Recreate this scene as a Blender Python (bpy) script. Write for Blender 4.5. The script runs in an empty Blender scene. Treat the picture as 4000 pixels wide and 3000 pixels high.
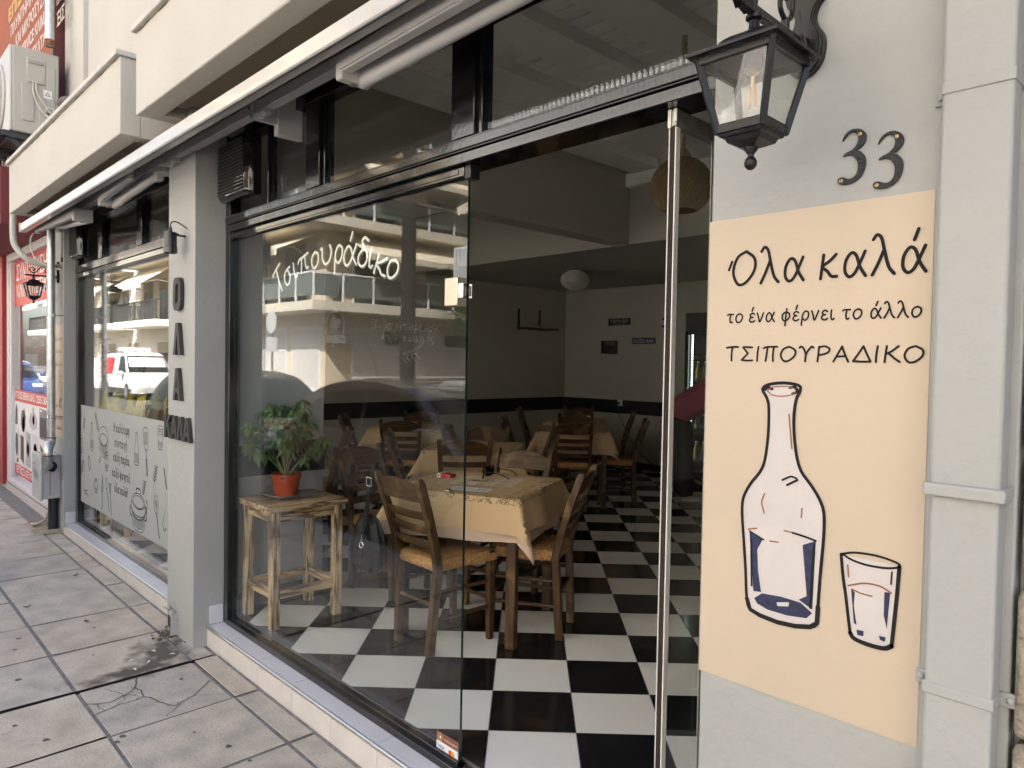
import bpy, bmesh, math, random
from mathutils import Vector, Matrix
random.seed(7)
R_ = math.radians
SC = bpy.context.scene
COL = SC.collection

# ---------------------------------------------------------------- camera, light, exposure
cam_d = bpy.data.cameras.new("camera")
cam_d.lens = 25.1547
cam_d.sensor_width = 36.0
cam_d.clip_start = 0.02
cam_d.clip_end = 600.0
cam = bpy.data.objects.new("camera", cam_d)
COL.objects.link(cam)
CX, CY, CZ = (1.87607, -1.59521, 1.39584)
_r, _u, _f = ((0.6946085, 0.7191743, 0.0175354), (-0.0323667, 0.0068918, 0.9994523), (-0.7186595, 0.6947956, -0.0280644))
cam.matrix_world = Matrix(((_r[0], _u[0], -_f[0], CX), (_r[1], _u[1], -_f[1], CY), (_r[2], _u[2], -_f[2], CZ), (0, 0, 0, 1)))
SC.camera = cam

SUN_EL, SUN_AZ = 47.0, 30.0          # the sun stands behind our building, a little to one side
world = bpy.data.worlds.new("World")
SC.world = world
world.use_nodes = True
wn = world.node_tree
sky = wn.nodes.new("ShaderNodeTexSky")
sky.sky_type = 'NISHITA'
sky.sun_disc = False
sky.sun_elevation = R_(SUN_EL)
sky.sun_rotation = R_(SUN_AZ)
sky.air_density = 1.0
sky.dust_density = 4.0
sky.ozone_density = 0.6
wn.links.new(sky.outputs[0], wn.nodes["Background"].inputs[0])
wn.nodes["Background"].inputs[1].default_value = 0.11
sun_d = bpy.data.lights.new("sun", 'SUN')
sun_d.energy = 5.0
sun_d.angle = R_(0.5)
sun_d.color = (1.0, 0.965, 0.915)
sun = bpy.data.objects.new("sun", sun_d)
COL.objects.link(sun)
# direction from the ground to the sun (azimuth from +Y towards +X, as the sky texture measures it)
_sd = Vector((math.sin(R_(SUN_AZ)) * math.cos(R_(SUN_EL)), math.cos(R_(SUN_AZ)) * math.cos(R_(SUN_EL)), math.sin(R_(SUN_EL))))
sun.rotation_euler = _sd.to_track_quat('Z', 'Y').to_euler()
sun.location = (0, 5, 12)
vs = SC.view_settings
vs.view_transform = 'Standard'
vs.look = 'None'
vs.gamma = 1.0
vs.exposure = 2.4
SC.render.engine = 'CYCLES'
cy = SC.cycles
cy.max_bounces = 10
cy.diffuse_bounces = 5
cy.glossy_bounces = 4
cy.transmission_bounces = 6
cy.transparent_max_bounces = 24
cy.caustics_reflective = False
cy.caustics_refractive = False
cy.sample_clamp_indirect = 6.0
cy.use_denoising = True

# ---------------------------------------------------------------- helpers
class MB:
    """collects shapes of one mesh"""
    def __init__(s):
        s.v = []; s.f = []; s.m = []
    def add(s, vs_, fs, mi=0):
        o = len(s.v)
        s.v += [tuple(p) for p in vs_]
        for f in fs:
            s.f.append(tuple(i + o for i in f)); s.m.append(mi)
        return s
    def box(s, x0, y0, z0, x1, y1, z1, mi=0):
        x0, x1 = min(x0, x1), max(x0, x1); y0, y1 = min(y0, y1), max(y0, y1); z0, z1 = min(z0, z1), max(z0, z1)
        return s.add([(x0,y0,z0),(x1,y0,z0),(x1,y1,z0),(x0,y1,z0),(x0,y0,z1),(x1,y0,z1),(x1,y1,z1),(x0,y1,z1)],
                     [(3,2,1,0),(4,5,6,7),(0,1,5,4),(1,2,6,5),(2,3,7,6),(3,0,4,7)], mi)
    def bar(s, p, q, w, h, up=(0,0,1), mi=0, w2=None, h2=None):
        """rectangular bar from p to q"""
        p, q = Vector(p), Vector(q); d = (q - p).normalized(); up = Vector(up)
        x = d.cross(up)
        if x.length < 1e-5: x = d.cross(Vector((1, 0, 0)))
        x.normalize(); y = x.cross(d).normalized()
        w2 = w if w2 is None else w2; h2 = h if h2 is None else h2
        vs_ = []
        for c, a, b in ((p, w, h), (q, w2, h2)):
            for sx, sy in ((-1,-1),(1,-1),(1,1),(-1,1)):
                vs_.append(c + x * (sx * a / 2) + y * (sy * b / 2))
        return s.add(vs_, [(3,2,1,0),(4,5,6,7),(0,1,5,4),(1,2,6,5),(2,3,7,6),(3,0,4,7)], mi)
    def ring_loft(s, rings, mi=0, caps=True, closed=False):
        n = len(rings[0]); vs_ = [p for r in rings for p in r]; fs = []
        m = len(rings)
        for i in range(m if closed else m - 1):
            j = (i + 1) % m
            for k in range(n):
                k2 = (k + 1) % n
                fs.append((i*n+k, i*n+k2, j*n+k2, j*n+k))
        if caps and not closed:
            fs.append(tuple(range(n))[::-1]); fs.append(tuple((m-1)*n + k for k in range(n)))
        return s.add(vs_, fs, mi)
    def tube(s, pts, r, n=10, mi=0, caps=True, closed=False, flat=1.0):
        pts = [Vector(p) for p in pts]; m = len(pts)
        rs = r if isinstance(r, (list, tuple)) else [r] * m
        rings = []; prev = None
        for i, p in enumerate(pts):
            a = pts[(i - 1) % m] if (closed or i > 0) else p
            b = pts[(i + 1) % m] if (closed or i < m - 1) else p
            d = (b - a)
            d = d.normalized() if d.length > 1e-9 else Vector((0, 0, 1))
            if prev is None:
                x = d.cross(Vector((0, 0, 1)))
                if x.length < 1e-3: x = d.cross(Vector((0, 1, 0)))
                x.normalize()
            else:
                x = prev - d * prev.dot(d)
                if x.length < 1e-6: x = d.orthogonal()
                x.normalize()
            prev = x; y = d.cross(x)
            rings.append([p + x * (rs[i] * math.cos(t)) + y * (rs[i] * flat * math.sin(t)) for t in [2*math.pi*k/n for k in range(n)]])
        return s.ring_loft(rings, mi, caps, closed)
    def lathe(s, prof, c=(0,0,0), n=20, mi=0, ax='z', caps=True):
        c = Vector(c); rings = []
        for r, h in prof:
            ring = []
            for k in range(n):
                t = 2*math.pi*k/n; a, b = r*math.cos(t), r*math.sin(t)
                ring.append(c + (Vector((a, b, h)) if ax == 'z' else Vector((a, h, -b)) if ax == 'y' else Vector((h, a, b))))
            rings.append(ring)
        return s.ring_loft(rings, mi, caps)
    def prism(s, poly, o, U, V, d, mi=0, back=True):
        """polygon (u,v) on plane o,U,V pushed along d (a vector)"""
        o, U, V, d = Vector(o), Vector(U), Vector(V), Vector(d); n = len(poly)
        a = [o + U*u + V*v for u, v in poly]; b = [p + d for p in a]
        fs = [tuple(range(n, 2*n))]
        if back: fs.append(tuple(range(n))[::-1])
        for k in range(n):
            k2 = (k+1) % n; fs.append((k, k2, n+k2, n+k))
        return s.add(a + b, fs, mi)
    def flat(s, poly, o, U, V, mi=0):
        o, U, V = Vector(o), Vector(U), Vector(V)
        return s.add([o + U*u + V*v for u, v in poly], [tuple(range(len(poly)))], mi)
    def stroke(s, pts, w, o, U, V, d=None, mi=0, closed=False, lift=0.0, start=0):
        """flat ribbon with round ends through 2-D points; lift raises it a hair along its length so that crossings never share a plane"""
        o, U, V = Vector(o), Vector(U), Vector(V)
        P = [Vector((a, b)) for a, b in pts]
        if closed: P = P + [P[0]]
        m = len(P); L = []; Rr = []
        h = w / 2
        for i, p in enumerate(P):
            a = P[i-1] if i > 0 else (P[-2] if closed else p); b = P[i+1] if i < m-1 else (P[1] if closed else p)
            t = b - a
            if t.length < 1e-9: t = Vector((1, 0))
            t.normalize(); nn = Vector((-t.y, t.x)) * h
            L.append(p + nn); Rr.append(p - nn)
        out = L[:]
        if not closed:
            t = (P[-1] - P[-2]).normalized(); a0 = math.atan2(t.y, t.x)
            cap_e = [P[-1] + Vector((math.cos(a0 + x), math.sin(a0 + x))) * h for x in (math.pi/4, 0, -math.pi/4)]
            t = (P[0] - P[1]).normalized(); a0 = math.atan2(t.y, t.x)
            cap_s = [P[0] + Vector((math.cos(a0 + x), math.sin(a0 + x))) * h for x in (math.pi/4, 0, -math.pi/4)]
        NN = U.cross(V).normalized() * lift
        T = lambda q, i=0: o + U*q.x + V*q.y + NN*(i + start)
        vs_ = [T(q, i) for i, q in enumerate(L)] + [T(q, i) for i, q in enumerate(Rr)]
        fs = [(m+i, m+i+1, i+1, i) for i in range(m-1)]
        if not closed:
            k = len(vs_); vs_ += [T(q, m-1) for q in cap_e]; fs.append((2*m-1, k+2, k+1, k, m-1))
            k = len(vs_); vs_ += [T(q) for q in cap_s]; fs.append((0, k+2, k+1, k, m))
        return s.add(vs_, fs, mi)
    def grid(s, fn, nu, nv, mi=0):
        vs_ = [fn(i/nu, j/nv) for j in range(nv+1) for i in range(nu+1)]
        fs = [(j*(nu+1)+i, j*(nu+1)+i+1, (j+1)*(nu+1)+i+1, (j+1)*(nu+1)+i) for j in range(nv) for i in range(nu)]
        return s.add(vs_, fs, mi)
    def build(s, name, mats, parent=None, bevel=0.0, seg=2, smooth=35, uv=None):
        me = bpy.data.meshes.new(name)
        me.from_pydata(s.v, [], s.f)
        if not isinstance(mats, (list, tuple)): mats = [mats]
        for m in mats: me.materials.append(m)
        me.polygons.foreach_set("material_index", s.m)
        if smooth:
            me.polygons.foreach_set("use_smooth", [True] * len(s.f))
            me.set_sharp_from_angle(angle=R_(smooth))
        if uv:
            ul = me.uv_layers.new(name="UVMap")
            for li, l in enumerate(me.loops): ul.data[li].uv = uv[l.vertex_index]
        me.update()
        o = bpy.data.objects.new(name, me)
        COL.objects.link(o)
        if parent: o.parent = parent
        if bevel:
            b = o.modifiers.new("bevel", 'BEVEL'); b.width = bevel; b.segments = seg; b.limit_method = 'ANGLE'; b.angle_limit = R_(40)
            b.harden_normals = False
        return o

def tag(o, label=None, cat=None, group=None, kind=None):
    if label: o['label'] = label
    if cat: o['category'] = cat
    if group: o['group'] = group
    if kind: o['kind'] = kind
    return o
def thing(name, label, cat, loc=(0,0,0), rz=0, group=None):
    o = bpy.data.objects.new(name, None); COL.objects.link(o)
    o.empty_display_size = 0.1
    o.location = loc; o.rotation_euler = (0, 0, rz)
    return tag(o, label, cat, group)
def copy_tree(o, parent=None):
    c = o.copy(); COL.objects.link(c)
    if parent:
        c.parent = parent
    for ch in list(o.children): copy_tree(ch, c)
    return c
def dup(o, loc, rz, label, group=None):
    c = copy_tree(o); c.location = loc; c.rotation_euler = (0, 0, rz); c['label'] = label
    if group: c['group'] = group
    return c
def spline(pts, k=6, closed=False):
    """Catmull-Rom through points of any dimension"""
    P = [Vector(p) for p in pts]; n = len(P); out = []
    for i in range(n if closed else n-1):
        p0 = P[(i-1) % n] if (closed or i > 0) else P[i]*2 - P[i+1]
        p1 = P[i]; p2 = P[(i+1) % n]; p3 = P[(i+2) % n] if (closed or i < n-2) else P[i+1]*2 - P[i]
        for j in range(k):
            t = j / k
            out.append(0.5*((2*p1) + (p2-p0)*t + (2*p0-5*p1+4*p2-p3)*t*t + (3*p1-p0-3*p2+p3)*t*t*t))
    if not closed: out.append(P[-1])
    return out

# ---------------------------------------------------------------- materials
def nt(name):
    m = bpy.data.materials.new(name); m.use_nodes = True
    return m, m.node_tree.nodes, m.node_tree.links, m.node_tree.nodes["Principled BSDF"]
def mat(name, base, rough=0.6, metal=0.0, var=0.0, vs_=4.0, bump=0.0, bs=60.0, spec=0.5, coat=0.0, base2=None, detail=5.0, stretch=None, bdist=0.01):
    m, N, L, P = nt(name)
    P.inputs["Base Color"].default_value = (*base, 1); P.inputs["Roughness"].default_value = rough
    P.inputs["Metallic"].default_value = metal; P.inputs["Specular IOR Level"].default_value = spec
    P.inputs["Coat Weight"].default_value = coat
    tc = N.new("ShaderNodeTexCoord")
    src = tc.outputs["Object"]
    if stretch:
        mp = N.new("ShaderNodeMapping"); mp.inputs["Scale"].default_value = stretch
        L.new(src, mp.inputs[0]); src = mp.outputs[0]
    if var or base2:
        nz = N.new("ShaderNodeTexNoise"); nz.inputs["Scale"].default_value = vs_; nz.inputs["Detail"].default_value = detail
        L.new(src, nz.inputs["Vector"])
        cr = N.new("ShaderNodeValToRGB")
        b2 = base2 or tuple(min(1, c*(1+var)) for c in base); b1 = base if base2 else tuple(c*(1-var) for c in base)
        cr.color_ramp.elements[0].position = 0.3; cr.color_ramp.elements[0].color = (*b1, 1)
        cr.color_ramp.elements[1].position = 0.7; cr.color_ramp.elements[1].color = (*b2, 1)
        L.new(nz.outputs["Fac"], cr.inputs[0]); L.new(cr.outputs[0], P.inputs["Base Color"])
    if bump:
        nb = N.new("ShaderNodeTexNoise"); nb.inputs["Scale"].default_value = bs; nb.inputs["Detail"].default_value = 6
        L.new(src, nb.inputs["Vector"])
        bp = N.new("ShaderNodeBump"); bp.inputs["Strength"].default_value = bump; bp.inputs["Distance"].default_value = bdist
        L.new(nb.outputs["Fac"], bp.inputs["Height"]); L.new(bp.outputs[0], P.inputs["Normal"])
    return m
def glass_mat(name, tint, floor=0.04):
    """thin pane: clear with a view-angle mirror sheen on each face, so it lets daylight through"""
    m, N, L, P = nt(name)
    N.remove(P)
    g = N.new("ShaderNodeNewGeometry")
    d = N.new("ShaderNodeVectorMath"); d.operation = 'DOT_PRODUCT'
    L.new(g.outputs["Normal"], d.inputs[0]); L.new(g.outputs["Incoming"], d.inputs[1])
    a = N.new("ShaderNodeMath"); a.operation = 'ABSOLUTE'; L.new(d.outputs["Value"], a.inputs[0])
    s = N.new("ShaderNodeMath"); s.operation = 'SUBTRACT'; s.inputs[0].default_value = 1.0; L.new(a.outputs[0], s.inputs[1])
    p = N.new("ShaderNodeMath"); p.operation = 'POWER'; p.inputs[1].default_value = 4.7; L.new(s.outputs[0], p.inputs[0])
    q = N.new("ShaderNodeMath"); q.operation = 'MULTIPLY_ADD'; q.inputs[1].default_value = 1 - floor; q.inputs[2].default_value = floor
    L.new(p.outputs[0], q.inputs[0])
    t = N.new("ShaderNodeBsdfTransparent"); t.inputs[0].default_value = (*tint, 1)
    gl = N.new("ShaderNodeBsdfGlossy"); gl.inputs["Roughness"].default_value = 0.0; gl.inputs[0].default_value = (1, 1, 1, 1)
    mx = N.new("ShaderNodeMixShader"); L.new(q.outputs[0], mx.inputs[0]); L.new(t.outputs[0], mx.inputs[1]); L.new(gl.outputs[0], mx.inputs[2])
    L.new(mx.outputs[0], N["Material Output"].inputs[0])
    return m
def emit(name, col, strength):
    m, N, L, P = nt(name)
    P.inputs["Base Color"].default_value = (*col, 1)
    P.inputs["Emission Color"].default_value = (*col, 1); P.inputs["Emission Strength"].default_value = strength
    return m
def wood(name, dark, light, axis='z', scale=1.0, worn=None, rough=0.5, burn=None):
    """grain stretched along one object axis; worn = lighter rubbed patches, burn = scorched bands"""
    m, N, L, P = nt(name)
    P.inputs["Roughness"].default_value = rough; P.inputs["Specular IOR Level"].default_value = 0.3
    tc = N.new("ShaderNodeTexCoord"); oi = N.new("ShaderNodeObjectInfo")
    ad = N.new("ShaderNodeVectorMath"); ad.operation = 'ADD'; L.new(tc.outputs["Object"], ad.inputs[0]); 
    sc_ = N.new("ShaderNodeVectorMath"); sc_.operation = 'SCALE'; sc_.inputs[0].default_value = (7.3, 3.1, 5.7); L.new(oi.outputs["Random"], sc_.inputs["Scale"])
    L.new(sc_.outputs[0], ad.inputs[1])
    mp = N.new("ShaderNodeMapping")
    k = {'x': (1.6, 22, 22), 'y': (22, 1.6, 22), 'z': (22, 22, 1.6)}[axis]
    mp.inputs["Scale"].default_value = tuple(c*scale for c in k); L.new(ad.outputs[0], mp.inputs[0])
    nz = N.new("ShaderNodeTexNoise"); nz.inputs["Scale"].default_value = 1.6; nz.inputs["Detail"].default_value = 7; nz.inputs["Distortion"].default_value = 0.9
    L.new(mp.outputs[0], nz.inputs["Vector"])
    cr = N.new("ShaderNodeValToRGB"); e = cr.color_ramp.elements
    e[0].position = 0.32; e[0].color = (*dark, 1); e[1].position = 0.68; e[1].color = (*light, 1)
    L.new(nz.outputs["Fac"], cr.inputs[0]); out = cr.outputs[0]
    def over(col, scale_, lo, hi, stretch=None):
        nonlocal out
        n2 = N.new("ShaderNodeTexNoise"); n2.inputs["Scale"].default_value = scale_; n2.inputs["Detail"].default_value = 6
        if stretch:
            m2 = N.new("ShaderNodeMapping"); m2.inputs["Scale"].default_value = stretch; L.new(ad.outputs[0], m2.inputs[0]); L.new(m2.outputs[0], n2.inputs["Vector"])
        else: L.new(ad.outputs[0], n2.inputs["Vector"])
        r2 = N.new("ShaderNodeMapRange"); r2.inputs[1].default_value = lo; r2.inputs[2].default_value = hi; r2.clamp = True
        L.new(n2.outputs["Fac"], r2.inputs[0])
        mx = N.new("ShaderNodeMix"); mx.data_type = 'RGBA'
        L.new(r2.outputs[0], mx.inputs[0]); L.new(out, mx.inputs[6]); mx.inputs[7].default_value = (*col, 1); out = mx.outputs[2]
    if worn: over(worn, 9.0, 0.54, 0.74)
    if burn:
        wv = N.new("ShaderNodeTexNoise"); wv.inputs["Scale"].default_value = 1.0; wv.inputs["Detail"].default_value = 4; wv.inputs["Distortion"].default_value = 1.2
        m3 = N.new("ShaderNodeMapping"); m3.inputs["Scale"].default_value = {'x': (4, 48, 48), 'y': (48, 4, 48), 'z': (48, 48, 4)}[axis]
        L.new(ad.outputs[0], m3.inputs[0]); L.new(m3.outputs[0], wv.inputs["Vector"])
        ml = N.new("ShaderNodeMapRange"); ml.inputs[1].default_value = 0.45; ml.inputs[2].default_value = 0.58; ml.inputs[4].default_value = 0.95; L.new(wv.outputs["Fac"], ml.inputs[0])
        mx = N.new("ShaderNodeMix"); mx.data_type = 'RGBA'; L.new(ml.outputs[0], mx.inputs[0]); L.new(out, mx.inputs[6]); mx.inputs[7].default_value = (*burn, 1); out = mx.outputs[2]
        over(tuple(c*0.8 for c in burn), 4.0, 0.56, 0.72, {'x': (.6, 2.2, 2.2), 'y': (2.2, .6, 2.2), 'z': (2.2, 2.2, .6)}[axis])
    L.new(out, P.inputs["Base Color"])
    bp = N.new("ShaderNodeBump"); bp.inputs["Strength"].default_value = 0.25; bp.inputs["Distance"].default_value = 0.004
    L.new(nz.outputs["Fac"], bp.inputs["Height"]); L.new(bp.outputs[0], P.inputs["Normal"])
    return m
def text_mesh(mb, body, o, U, V, size, w=None, depth=None, bold=0.0, mi=0, align='LEFT', shear=0.0):
    """lettering from the built-in face; w = stretch to this width"""
    c = bpy.data.curves.new("lettering", 'FONT'); c.body = body; c.size = size; c.offset = bold * size; c.align_x = 'LEFT'; c.shear = shear
    c.resolution_u = 3
    ob = bpy.data.objects.new("lettering", c); COL.objects.link(ob)
    me = bpy.data.meshes.new_from_object(ob.evaluated_get(bpy.context.evaluated_depsgraph_get()))
    vs_ = [v.co.copy() for v in me.vertices]; fs = [tuple(p.vertices) for p in me.polygons]
    bpy.data.objects.remove(ob); bpy.data.curves.remove(c); bpy.data.meshes.remove(me)
    if not vs_: return mb
    x0 = min(v.x for v in vs_); x1 = max(v.x for v in vs_)
    k = w / (x1 - x0) if w else 1.0
    sh = {'LEFT': -x0, 'CENTER': -(x0+x1)/2, 'RIGHT': -x1}[align]
    o, U, V = Vector(o), Vector(U), Vector(V)
    return mb.add([o + U*((v.x + sh)*k) + V*v.y for v in vs_], fs, mi)

plaster_cream = mat("plaster_cream", (0.50, 0.475, 0.425), 0.85, var=0.05, vs_=1.7, bump=0.35, bs=38, bdist=0.006)
soffit_plaster = mat("plaster_soffit", (0.56, 0.50, 0.40), 0.9, var=0.08, vs_=3, bump=0.4, bs=30)  # warmer plaster of the balcony undersides
plaster_grey = mat("plaster_grey", (0.345, 0.35, 0.338), 0.75, var=0.05, vs_=2.3, bump=0.55, bs=38, bdist=0.005)
plaster_blue = mat("plaster_blue_grey", (0.40, 0.42, 0.45), 0.7, var=0.06, vs_=3, bump=0.3, bs=40, bdist=0.005)
int_wall = mat("interior_paint", (0.43, 0.41, 0.355), 0.8, var=0.04, vs_=1.4, bump=0.12, bs=80)
int_dark = mat("dado_black", (0.013, 0.014, 0.016), 0.5)
int_white = mat("painted_board_white", (0.84, 0.83, 0.80), 0.6, var=0.03)
int_ceil = mat("ceiling_paint", (0.42, 0.40, 0.38), 0.85, var=0.03)
black_gloss = mat("black_gloss_frame", (0.006, 0.006, 0.0065), 0.10, bump=0.07, bs=60, bdist=0.004, coat=0.25)
black_matt = mat("black_satin", (0.012, 0.012, 0.013), 0.35, bump=0.1, bs=120)
black_cast = mat("black_cast_metal", (0.006, 0.006, 0.007), 0.34, bump=0.45, bs=160, bdist=0.003, spec=0.38)
alu_white = mat("white_powder_coat", (0.50, 0.485, 0.475), 0.38, var=0.03)
alu_bar = mat("awning_bar_paint", (0.49, 0.47, 0.44), 0.25, var=0.04, vs_=9, coat=0.3)
fabric_dark = mat("awning_fabric", (0.22, 0.19, 0.17), 0.9, bump=0.2, bs=300)
galv = mat("galvanised_steel", (0.50, 0.52, 0.54), 0.34, 0.9, var=0.16, vs_=26, bump=0.08, bs=40)
rust = mat("rust", (0.20, 0.09, 0.04), 0.85, var=0.4, vs_=60)
tile_sill = mat("sill_tile_skylit", (0.62, 0.61, 0.64), 0.28, var=0.05, vs_=5)  # the lilac cast of skylight on the sill tops is put into the colour
tile_riser = mat("riser_tile_beige", (0.60, 0.565, 0.53), 0.45, var=0.08, vs_=7, bump=0.05)
grout = mat("grout_grey", (0.16, 0.15, 0.145), 0.9)
trim_alu = mat("aluminium_trim", (0.62, 0.61, 0.60), 0.28, 0.85)
floor_white = mat("floor_tile_white", (0.83, 0.81, 0.78), 0.16, var=0.03, vs_=3)
floor_black = mat("floor_tile_black", (0.011, 0.011, 0.012), 0.13, var=0.3, vs_=6)
pane_glass = glass_mat("window_glass", (0.965, 0.98, 0.97), 0.036)
lamp_glass = glass_mat("lamp_glass", (0.95, 0.96, 0.95))
glass_edge = mat("glass_edge_green", (0.010, 0.022, 0.019), 0.08)
brass = mat("brass", (0.70, 0.52, 0.25), 0.3, 1.0)
chrome = mat("chrome", (0.72, 0.71, 0.70), 0.16, 1.0)
ink = mat("ink_black", (0.018, 0.017, 0.020), 0.6)
X_, Y_, Z_ = (1,0,0), (0,1,0), (0,0,1)
# ---------------------------------------------------------------- ground
def gz(x): return -0.142 - 0.0085*(x + 1.3)
def slab_mat(name, base, base2):
    m = mat(name, base, 0.85, base2=base2, vs_=6.5, bump=0.5, bs=110, bdist=0.005, detail=10)
    N, L = m.node_tree.nodes, m.node_tree.links; P = N["Principled BSDF"]
    col = P.inputs["Base Color"].links[0].from_socket
    g = N.new("ShaderNodeNewGeometry")
    def over(col, color, make):
        f = make()
        mx = N.new("ShaderNodeMix"); mx.data_type = 'RGBA'; L.new(f, mx.inputs[0]); L.new(col, mx.inputs[6]); mx.inputs[7].default_value = (*color, 1)
        return mx.outputs[2]
    def speck():                                            # fine dark pitting
        n = N.new("ShaderNodeTexNoise"); n.inputs["Scale"].default_value = 95; n.inputs["Detail"].default_value = 3; L.new(g.outputs["Position"], n.inputs["Vector"])
        r = N.new("ShaderNodeMapRange"); r.inputs[1].default_value = 0.60; r.inputs[2].default_value = 0.72; r.inputs[4].default_value = 0.55; L.new(n.outputs["Fac"], r.inputs[0]); return r.outputs[0]
    def blot():                                             # old grey blotches
        n = N.new("ShaderNodeTexNoise"); n.inputs["Scale"].default_value = 2.3; n.inputs["Detail"].default_value = 9; n.inputs["Roughness"].default_value = 0.7; L.new(g.outputs["Position"], n.inputs["Vector"])
        r = N.new("ShaderNodeMapRange"); r.inputs[1].default_value = 0.56; r.inputs[2].default_value = 0.74; r.inputs[4].default_value = 0.6; L.new(n.outputs["Fac"], r.inputs[0]); return r.outputs[0]
    def wet():                                              # the damp dirt by the foot of the pillar, along the open joint
        out = None
        for (cx, cy_, rx, ry) in ((-2.0, -0.33, 0.22, 0.16), (-1.87, -0.48, 0.10, 0.30), (-2.12, -0.27, 0.13, 0.10)):
            mp = N.new("ShaderNodeMapping"); mp.inputs["Location"].default_value = (-cx/rx, -cy_/ry, 0); mp.inputs["Scale"].default_value = (1/rx, 1/ry, 0)
            L.new(g.outputs["Position"], mp.inputs[0])
            ln = N.new("ShaderNodeVectorMath"); ln.operation = 'LENGTH'; L.new(mp.outputs[0], ln.inputs[0])
            if out is None: out = ln.outputs["Value"]
            else:
                mn = N.new("ShaderNodeMath"); mn.operation = 'MINIMUM'; L.new(out, mn.inputs[0]); L.new(ln.outputs["Value"], mn.inputs[1]); out = mn.outputs[0]
        n = N.new("ShaderNodeTexNoise"); n.inputs["Scale"].default_value = 14; n.inputs["Detail"].default_value = 8; L.new(g.outputs["Position"], n.inputs["Vector"])
        ma = N.new("ShaderNodeMath"); ma.operation = 'MULTIPLY_ADD'; ma.inputs[1].default_value = 1.9; L.new(n.outputs["Fac"], ma.inputs[0]); L.new(out, ma.inputs[2])
        r = N.new("ShaderNodeMapRange"); r.inputs[1].default_value = 2.0; r.inputs[2].default_value = 1.25; r.inputs[3].default_value = 0; r.inputs[4].default_value = 0.9; L.new(ma.outputs[0], r.inputs[0]); return r.outputs[0]
    col = over(col, (0.235, 0.22, 0.205), blot); col = over(col, (0.13, 0.12, 0.11), speck); col = over(col, (0.055, 0.043, 0.030), wet)
    L.new(col, P.inputs["Base Color"])
    return m
slabs = [slab_mat("paving_slab_a", (0.36, 0.325, 0.275), (0.55, 0.48, 0.395)), slab_mat("paving_slab_b", (0.33, 0.30, 0.26), (0.50, 0.445, 0.375)), slab_mat("paving_slab_c", (0.38, 0.325, 0.26), (0.54, 0.47, 0.385))]
joint = mat("joint_mortar", (0.20, 0.19, 0.18), 0.95, var=0.25, vs_=30, bump=0.6, bs=90)
gum = mat("old_gum", (0.10, 0.095, 0.095), 0.8)
dirt = mat("dark_dirt", (0.012, 0.011, 0.010), 0.95)
asphalt = mat("asphalt", (0.042, 0.041, 0.040), 0.9, var=0.2, vs_=3, bump=0.5, bs=200)
pave = MB()
xs = [-1.295 + 0.52*k for k in range(-20, 9)]
ys = [-0.128, -0.250, -0.765, -1.283, -1.60]
rnd = random.Random(3)
for xi in range(len(xs)-1):
    for yi in range(len(ys)-1):
        x0, x1, y1, y0 = xs[xi], xs[xi+1], ys[yi], ys[yi+1]
        if x1 < -5.45 and yi == 0: continue
        broken = abs(x0 + 1.815) < 0.03 and yi == 1
        g = [0.0065 + rnd.random()*0.005 for _ in range(4)]
        if abs(x0 + 1.815) < 0.03 and yi < 4: g[0] = 0.017
        if abs(x1 + 1.815) < 0.03 and yi < 4: g[1] = 0.016
        dz = rnd.uniform(-0.002, 0.002) - (0.001 if broken else 0)
        tx, ty = (0, 0) if broken else (rnd.uniform(-.0025, .0025), rnd.uniform(-.0025, .0025))
        ax0, ax1, ay0, ay1 = x0 + g[0], x1 - g[1], y0 + g[2], y1 - g[3]
        c = 0.0025
        def P(x, y, d): return (x, y, gz(x) + dz + tx*(x-(x0+x1)/2)*4 + ty*(y-(y0+y1)/2)*4 + d)
        top = [P(ax0+c, ay0+c, 0), P(ax1-c, ay0+c, 0), P(ax1-c, ay1-c, 0), P(ax0+c, ay1-c, 0)]
        mid = [P(ax0, ay0, -c), P(ax1, ay0, -c), P(ax1, ay1, -c), P(ax0, ay1, -c)]
        low = [P(ax0, ay0, -.05), P(ax1, ay0, -.05), P(ax1, ay1, -.05), P(ax0, ay1, -.05)]
        gap = abs(x0 + 1.815) < 0.03 or abs(x1 + 1.815) < 0.03
        pave.ring_loft([low, mid], 5 if gap else 3, caps=False); pave.ring_loft([mid, top], rnd.randrange(3))
# mortar bed just under the slab tops, deeper in the one open joint
def bed(x0, x1, y0, y1, d):
    pave.add([(x0, y0, gz(x0)-d), (x1, y0, gz(x1)-d), (x1, y1, gz(x1)-d), (x0, y1, gz(x0)-d)], [(0,1,2,3)], 3)
bed(xs[0], -1.834, -1.61, -0.10, 0.0065); bed(-1.796, xs[-1], -1.61, -0.10, 0.0065)
pave.add([(-1.834, -1.61, gz(-1.8)-.045), (-1.796, -1.61, gz(-1.8)-.045), (-1.796, -.1, gz(-1.8)-.045), (-1.834, -.1, gz(-1.8)-.045)], [(0,1,2,3)], 5)
for (x, y, r) in [(-2.117,-.935,.016),(-1.425,-.957,.014),(-2.689,-.837,.014),(-2.531,-.881,.011),(-1.257,-.725,.014),(-1.225,-.755,.012),(-1.632,-.367,.009),(-.904,-.439,.013),(-1.635,-1.027,.010),(-2.603,-.498,.009),(-3.3,-.55,.012),(-3.0,-1.1,.013),(-1.1,-.5,.007),(-2.2,-.6,.007),(-3.6,-.9,.012),(-.75,-.42,.009)]:
    pave.flat([(r*math.cos(t)*(1+.25*math.sin(3*t+x)), r*math.sin(t)*(1+.2*math.cos(2*t+y))) for t in [k*math.pi/6 for k in range(12)]], (x, y, gz(x)+.0028), X_, Y_, 4)
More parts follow.
